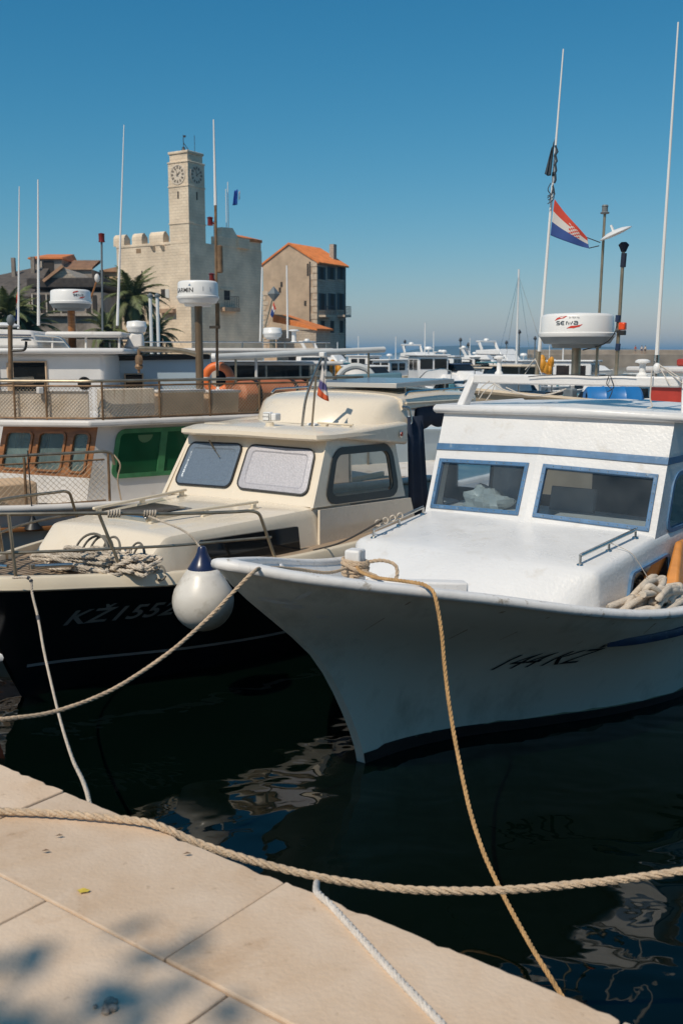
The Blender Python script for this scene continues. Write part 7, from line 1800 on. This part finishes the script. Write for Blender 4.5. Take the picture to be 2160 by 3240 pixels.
    if kind in ('open', 'cuddy', 'runabout'): MB().box((0, L_ + .15, .75), (.3, .45, .55)).box((0, L_ + .2, .2), (.14, .2, .8)).build('outboard_motor', BLACKP if kind == 'open' else GREYP, o, bevel=.06)
    else: MB().tube(fillet([V(B * .42, L_ * .3, H_), V(B * .3, L_ * .12, H_ + .6), V(0, .0, H_ + .75), V(-B * .3, L_ * .12, H_ + .6), V(-B * .42, L_ * .3, H_)], .2), .025, 5).build('bow_rail', STEEL, o)
    return o
protos = []
rdm = random.Random(11)
spots = []
for row, (D, pxs) in enumerate(((36, (1190, 1320, 1450, 1610, 1800)), (44, (1150, 1225, 1290, 1370, 1440, 1530, 1600, 1680, 1760, 1830, 1900, 1990, 2080)), (55, (1130, 1180, 1240, 1290, 1345, 1400, 1455, 1510, 1570, 1630, 1690, 1740, 1800, 1860, 1930, 1990, 2050, 2110)), (72, (1110, 1150, 1190, 1235, 1275, 1320, 1360, 1400, 1440, 1480, 1525, 1570, 1610, 1650, 1690, 1745, 1790, 1830, 1900, 1975, 2060)), (95, (1115, 1150, 1185, 1220, 1255, 1290, 1330, 1365, 1400, 1440, 1480, 1520, 1560, 1600, 1645, 1690, 1730, 1770, 1850, 1940)))):
    for i, px in enumerate(pxs): spots.append((row, D + rdm.uniform(-3, 3), px + rdm.uniform(-12, 12)))
kinds = ['open', 'cuddy', 'cabin', 'cuddy', 'fly', 'open', 'runabout', 'cuddy', 'open']
lib = {}
KN = {'runabout': 'low runabout with outboard', 'open': 'open console boat with flat canopy', 'cuddy': 'cuddy boat with raked windscreen and canopy', 'cabin': 'fishing boat with square wheelhouse and mast', 'fly': 'flybridge cruiser with radar arch'}
CN = ['navy', 'teal', 'cream', 'white']; HNm = ['white', 'cream', 'blue', 'grey']; RN = ['nearest', 'second', 'third', 'fourth', 'farthest']
seen_lab = {}
for row, D, px in spots:
    kd = rdm.choice(kinds) if row > 2 else rdm.choice(['runabout', 'runabout', 'open', 'runabout', 'cuddy', 'runabout'] if row < 2 else ['runabout', 'open', 'cuddy', 'runabout', 'cabin', 'cuddy']); hi = rdm.choice([0, 0, 0, 0, 0, 1, 2, 3]); ci = rdm.choice([0, 1, 2, 2, 3, 3])
    if D < 62 and kd == 'fly': kd = 'cabin'
    key = (kd, hi, ci if kd in ('open', 'cuddy', 'runabout') else 0)
    if key in lib: o = copy_tree(lib[key])
    else: o = marina_boat(kd, hulls[hi], CANV[ci]); lib[key] = o
    sc_ = rdm.uniform(.72, 1.12); o.scale = (sc_, sc_, sc_)
    o.location = ((px - CXP) / F_PX * D, D, 0); o.rotation_euler = (0, 0, R(rdm.choice([30, 40, 50, 20, 65, -145, -35, 35]) + rdm.uniform(-12, 12)))
    base_l = '%s hulled %s%s in the %s marina row' % (HNm[hi], (CN[ci] + ' topped ') if kd in ('open', 'cuddy') else ((CN[ci] + ' seated ') if kd == 'runabout' else ''), KN[kd].split(' with')[0], RN[row])
    seen_lab.setdefault(base_l, []).append((px, o))
for l_, lst in seen_lab.items():
    lst.sort(key=lambda q: q[0])
    for i, (px, o) in enumerate(lst):
        pos = '' if len(lst) == 1 else (', leftmost of its kind' if i == 0 else (', rightmost of its kind' if i == len(lst) - 1 else ', number %s from left' % ['one', 'two', 'three', 'four', 'five', 'six', 'seven', 'eight', 'nine'][min(8, i)]))
        tag(o, l_ + pos, 'boat', 'boats in the far marina')
# sailing mast, harbour lamp posts
for (px, tp_, D, r_, nm, lb) in ((1553, 842, 46, .06, 'sail_mast', 'tall pale sailing mast standing above the marina boats'),):
    c = at(px, 1180, D); o = empty('sailing_boat', (c.x, D, 0), R(-40)); tag(o, 'small sailing boat with tall pale mast in the marina', 'boat', 'boats in the far marina')
    simple_hull(o, 6, 2.0, .8, hulls[0]); MB().tube([V(0, 2.2, .7), V(0, 2.2, at(px, tp_, D).z)], [.06, .04], 8).build('mast', WHITEP, o); MB().tube([V(0, 2.3, 1.5), V(0, 5.2, 1.5)], .06, 6).build('boom', WHITEP, o)
    box_uv(o, -.5, .5, 1.6, 3.6, .75, 1.15, hulls[0], 'coach_roof', .08)
    ht_ = at(px, tp_, D).z
    for e in (V(0, 0, 1.0), V(0, 6, .8), V(.9, 2.4, .8), V(-.9, 2.4, .8)): MB().tube([V(0, 2.2, ht_ - .3), e], .008, 4).build('stay', STEEL, o)
for i, (px, t0, D) in enumerate(((1280, 1085, 170), (1455, 1080, 150), (1480, 1095, 150), (1600, 1088, 160), (1690, 1075, 150), (1640, 1055, 140))):
    c = at(px, 1130, D); o = empty('pier_post', (c.x, D, 0)); tag(o, 'dark pier post with lamp, %s from the left along the far pier' % ['first', 'second', 'third', 'fourth', 'sixth', 'fifth'][i], 'post', 'posts on the far pier')
    zt_ = at(px, t0, D).z; MB().tube([V(0, 0, -.5), V(0, 0, zt_)], .10, 6).build('shaft', GREYP, o); MB().lathe([(.22, 0), (.25, .2), (.1, .5), (.0001, .55)], 8, (0, 0, zt_)).build('lamp_head', IRON, o)
mb = MB(); mb.box((hx(1430, 150), 154, .45), (hx(1760, 150) - hx(1100, 150), 5, .9)); tag(mb.build('far_pier', STONEG, bevel=.05), kind='structure')

# ---- three people on the breakwater
def person(px, label, shirt, pants, seed):
    D = yb + 3; c = at(px, 1139, D); rd = random.Random(seed); o = empty('person', (c.x, D, 2.4)); tag(o, label, 'person', 'people on the breakwater')
    J = {'pel': (0, 0, .92), 'chest': (0, 0, 1.35), 'neck': (0, 0, 1.48), 'head': (0, -.01, 1.62), 'top': (0, -.01, 1.72), 'hl': (-.10, 0, .88), 'kl': (-.12, -.03, .48), 'al': (-.13, 0, .08), 'fl': (-.13, -.14, .04), 'hr': (.10, 0, .88), 'kr': (.12, .02, .48), 'ar': (.14, .05, .08), 'fr': (.15, -.08, .04), 'sl': (-.19, 0, 1.38), 'el': (-.26, .02, 1.10), 'wl': (-.25, -.1, .86), 'sr': (.19, 0, 1.38), 'er': (.27, .02, 1.10), 'wr': (.25, -.08, .86)}
    Ed = [('pel', 'chest'), ('chest', 'neck'), ('neck', 'head'), ('head', 'top'), ('pel', 'hl'), ('hl', 'kl'), ('kl', 'al'), ('al', 'fl'), ('pel', 'hr'), ('hr', 'kr'), ('kr', 'ar'), ('ar', 'fr'), ('chest', 'sl'), ('sl', 'el'), ('el', 'wl'), ('chest', 'sr'), ('sr', 'er'), ('er', 'wr')]
    rad = {'pel': .14, 'chest': .15, 'neck': .055, 'head': .10, 'top': .07, 'hl': .09, 'kl': .065, 'al': .045, 'fl': .04, 'hr': .09, 'kr': .065, 'ar': .045, 'fr': .04, 'sl': .06, 'el': .045, 'wl': .035, 'sr': .06, 'er': .045, 'wr': .035}
    nm = list(J); me = bpy.data.meshes.new('body'); me.from_pydata([J[k] for k in nm], [(nm.index(a), nm.index(b_)) for a, b_ in Ed], [])
    ob = bpy.data.objects.new('body', me); COL.objects.link(ob); ob.parent = o; md = ob.modifiers.new('skin', 'SKIN'); md.use_smooth_shade = True
    for i, k in enumerate(nm): me.skin_vertices[0].data[i].radius = (rad[k], rad[k])
    me.skin_vertices[0].data[0].use_root = True; ob.modifiers.new('sub', 'SUBSURF').levels = 1
    me.materials.append(mat('skin_tone', (.42, .25, .17), .6))
    MB().lathe([(.15, .0), (.17, .2), (.19, .42), (.17, .5), (.07, .53)], 12, (0, 0, .93), None, 1.05, .8).build('shirt', shirt, o); MB().lathe([(.17, .0), (.175, .25), (.16, .32)], 12, (0, 0, .68), None, 1.1, .85).build('shorts', pants, o)
    MB().ball((0, .01, 1.66), .108, 10, 7, (1, 1.05, .95)).build('hair', mat('dark_hair', (.03, .02, .015), .7), o)
person(2007, 'person in red top, leftmost of three standing on the breakwater', RED, GREYP, 1)
person(2027, 'person in white top, middle of three standing on the breakwater', PAINT, NAVY, 2)
person(2038, 'person in pale shirt, rightmost of three standing on the breakwater', CREAMTRIM, BLACKP, 3)

# ================================================================== QUAYSIDE TREE (casts the dappled shade at the bottom left)
LEAFM = mat('tree_leaf', (.06, .095, .03), .6, var=.35, vscale=2)
def shade_tree(loc, h, cr, seed, label):
    rd = random.Random(seed); o = empty('quay_tree', loc); tag(o, label, 'tree')
    mbt = MB(); mbt.tube(spl([V(0, 0, 0), V(.1, .05, h * .3), V(-.05, .1, h * .6), V(.1, 0, h * .85)], 10), [.20 - .012 * i for i in range(10)], 10)
    limbs = []
    for k in range(9):
        az = k * 2.4; e = V(math.cos(az) * cr * .75, math.sin(az) * cr * .75, h * .75 + rd.uniform(0, cr * .8)); b0 = V(0, 0, h * (.45 + .04 * k)); limbs.append(e)
        mbt.tube(spl([b0, b0.lerp(e, .5) + V(0, 0, .3), e], 7), [.075 - .009 * i for i in range(7)], 6)
    mbt.build('trunk', PTRUNK, o)
    mbl = MB()
    for k in range(120):
        c = limbs[k % 9].lerp(V(0, 0, h * .9), rd.uniform(0, .6)) + V(rd.uniform(-.7, .7), rd.uniform(-.7, .7), rd.uniform(-.4, .7)); rr = rd.uniform(.25, .55)
        for j in range(55):
            d = Vector((rd.gauss(0, 1), rd.gauss(0, 1), rd.gauss(0, 1))).normalized() * rr * rd.random() ** .4; p = c + d
            a = Vector((rd.gauss(0, 1), rd.gauss(0, 1), rd.gauss(0, .5))).normalized(); b_ = a.orthogonal().normalized()
            mbl.add([p - a * .09, p + b_ * .045, p + a * .09, p - b_ * .045], [(0, 1, 2, 3)])
    mbl.build('crown', LEAFM, o, smooth=0, kind='stuff')
shade_tree((-5.98, -5.22, QZ), 10.0, 2.4, 3, 'broad leafy tree on the quay whose shade falls at the bottom left')

# ================================================================== UNSEEN HOUSES BEHIND THE QUAY (added to darken the hull side facing the camera)
def added_shade_house(cx_, cy_, w_, h_, m_, label, rz):
    o = empty('added_shade_house', (cx_, cy_, QZ), rz); tag(o, label, 'house')
    MB().box((0, -3.5, h_ / 2), (w_, 7, h_)).build('walls', m_, o)
    MB().hexa([V(-w_ / 2 - .3, .4, h_), V(w_ / 2 + .3, .4, h_), V(w_ / 2 + .3, -7.3, h_), V(-w_ / 2 - .3, -7.3, h_)], [V(-w_ / 2 - .3, -3.3, h_ + 1.8), V(w_ / 2 + .3, -3.3, h_ + 1.8), V(w_ / 2 + .3, -3.6, h_ + 1.8), V(-w_ / 2 - .3, -3.6, h_ + 1.8)]).build('roof', TILE, o)
    for k in range(int(w_ / 2.4)):
        for z in (1.3, 4.2, 7.0):
            if z + 1.6 > h_: continue
            x = -w_ / 2 + 1.4 + k * 2.4; q = MB().box((x, .01, z + .7), (.9, .08, 1.5)).build('window', DST, o)
            for s_ in (-1, 1): MB().box((x + s_ * .68, .05, z + .7), (.42, .06, 1.5)).build('shutter', mat('green_shutter', (.05, .12, .07), .6), q)
added_shade_house(-9.5, -17.5, 12, 9, STUCCO, 'unseen tan stucco house added behind the viewer at left to darken the hull', R(37 - 37))
added_shade_house(3.5, -16.0, 12.5, 9.5, OLDST, 'unseen stone house added straight behind the viewer to darken the hull', R(-8))
added_shade_house(16, -15.5, 11, 8.5, STUCCO, 'unseen tan house added behind the viewer at right to darken the hull', R(4))
# ================================================================== HAZE (the sea air that fades the hills)
HZ = bpy.data.materials.new('sea_haze'); HZ.use_nodes = True
hn = HZ.node_tree.nodes; hl = HZ.node_tree.links; hn.clear()
ho = hn.new('ShaderNodeOutputMaterial'); pv = hn.new('ShaderNodeVolumePrincipled')
pv.inputs['Color'].default_value = (0.36, 0.68, 1.0, 1); pv.inputs['Density'].default_value = 0.0002; pv.inputs['Anisotropy'].default_value = 0.1
hl.new(pv.outputs[0], ho.inputs['Volume'])
mb = MB(); mb.box((0, 12480, 31), (30100, 25100, 66))
tag(mb.build('haze', HZ, smooth=0), 'pale blue sea haze over the harbour and hills', 'haze', kind='stuff')
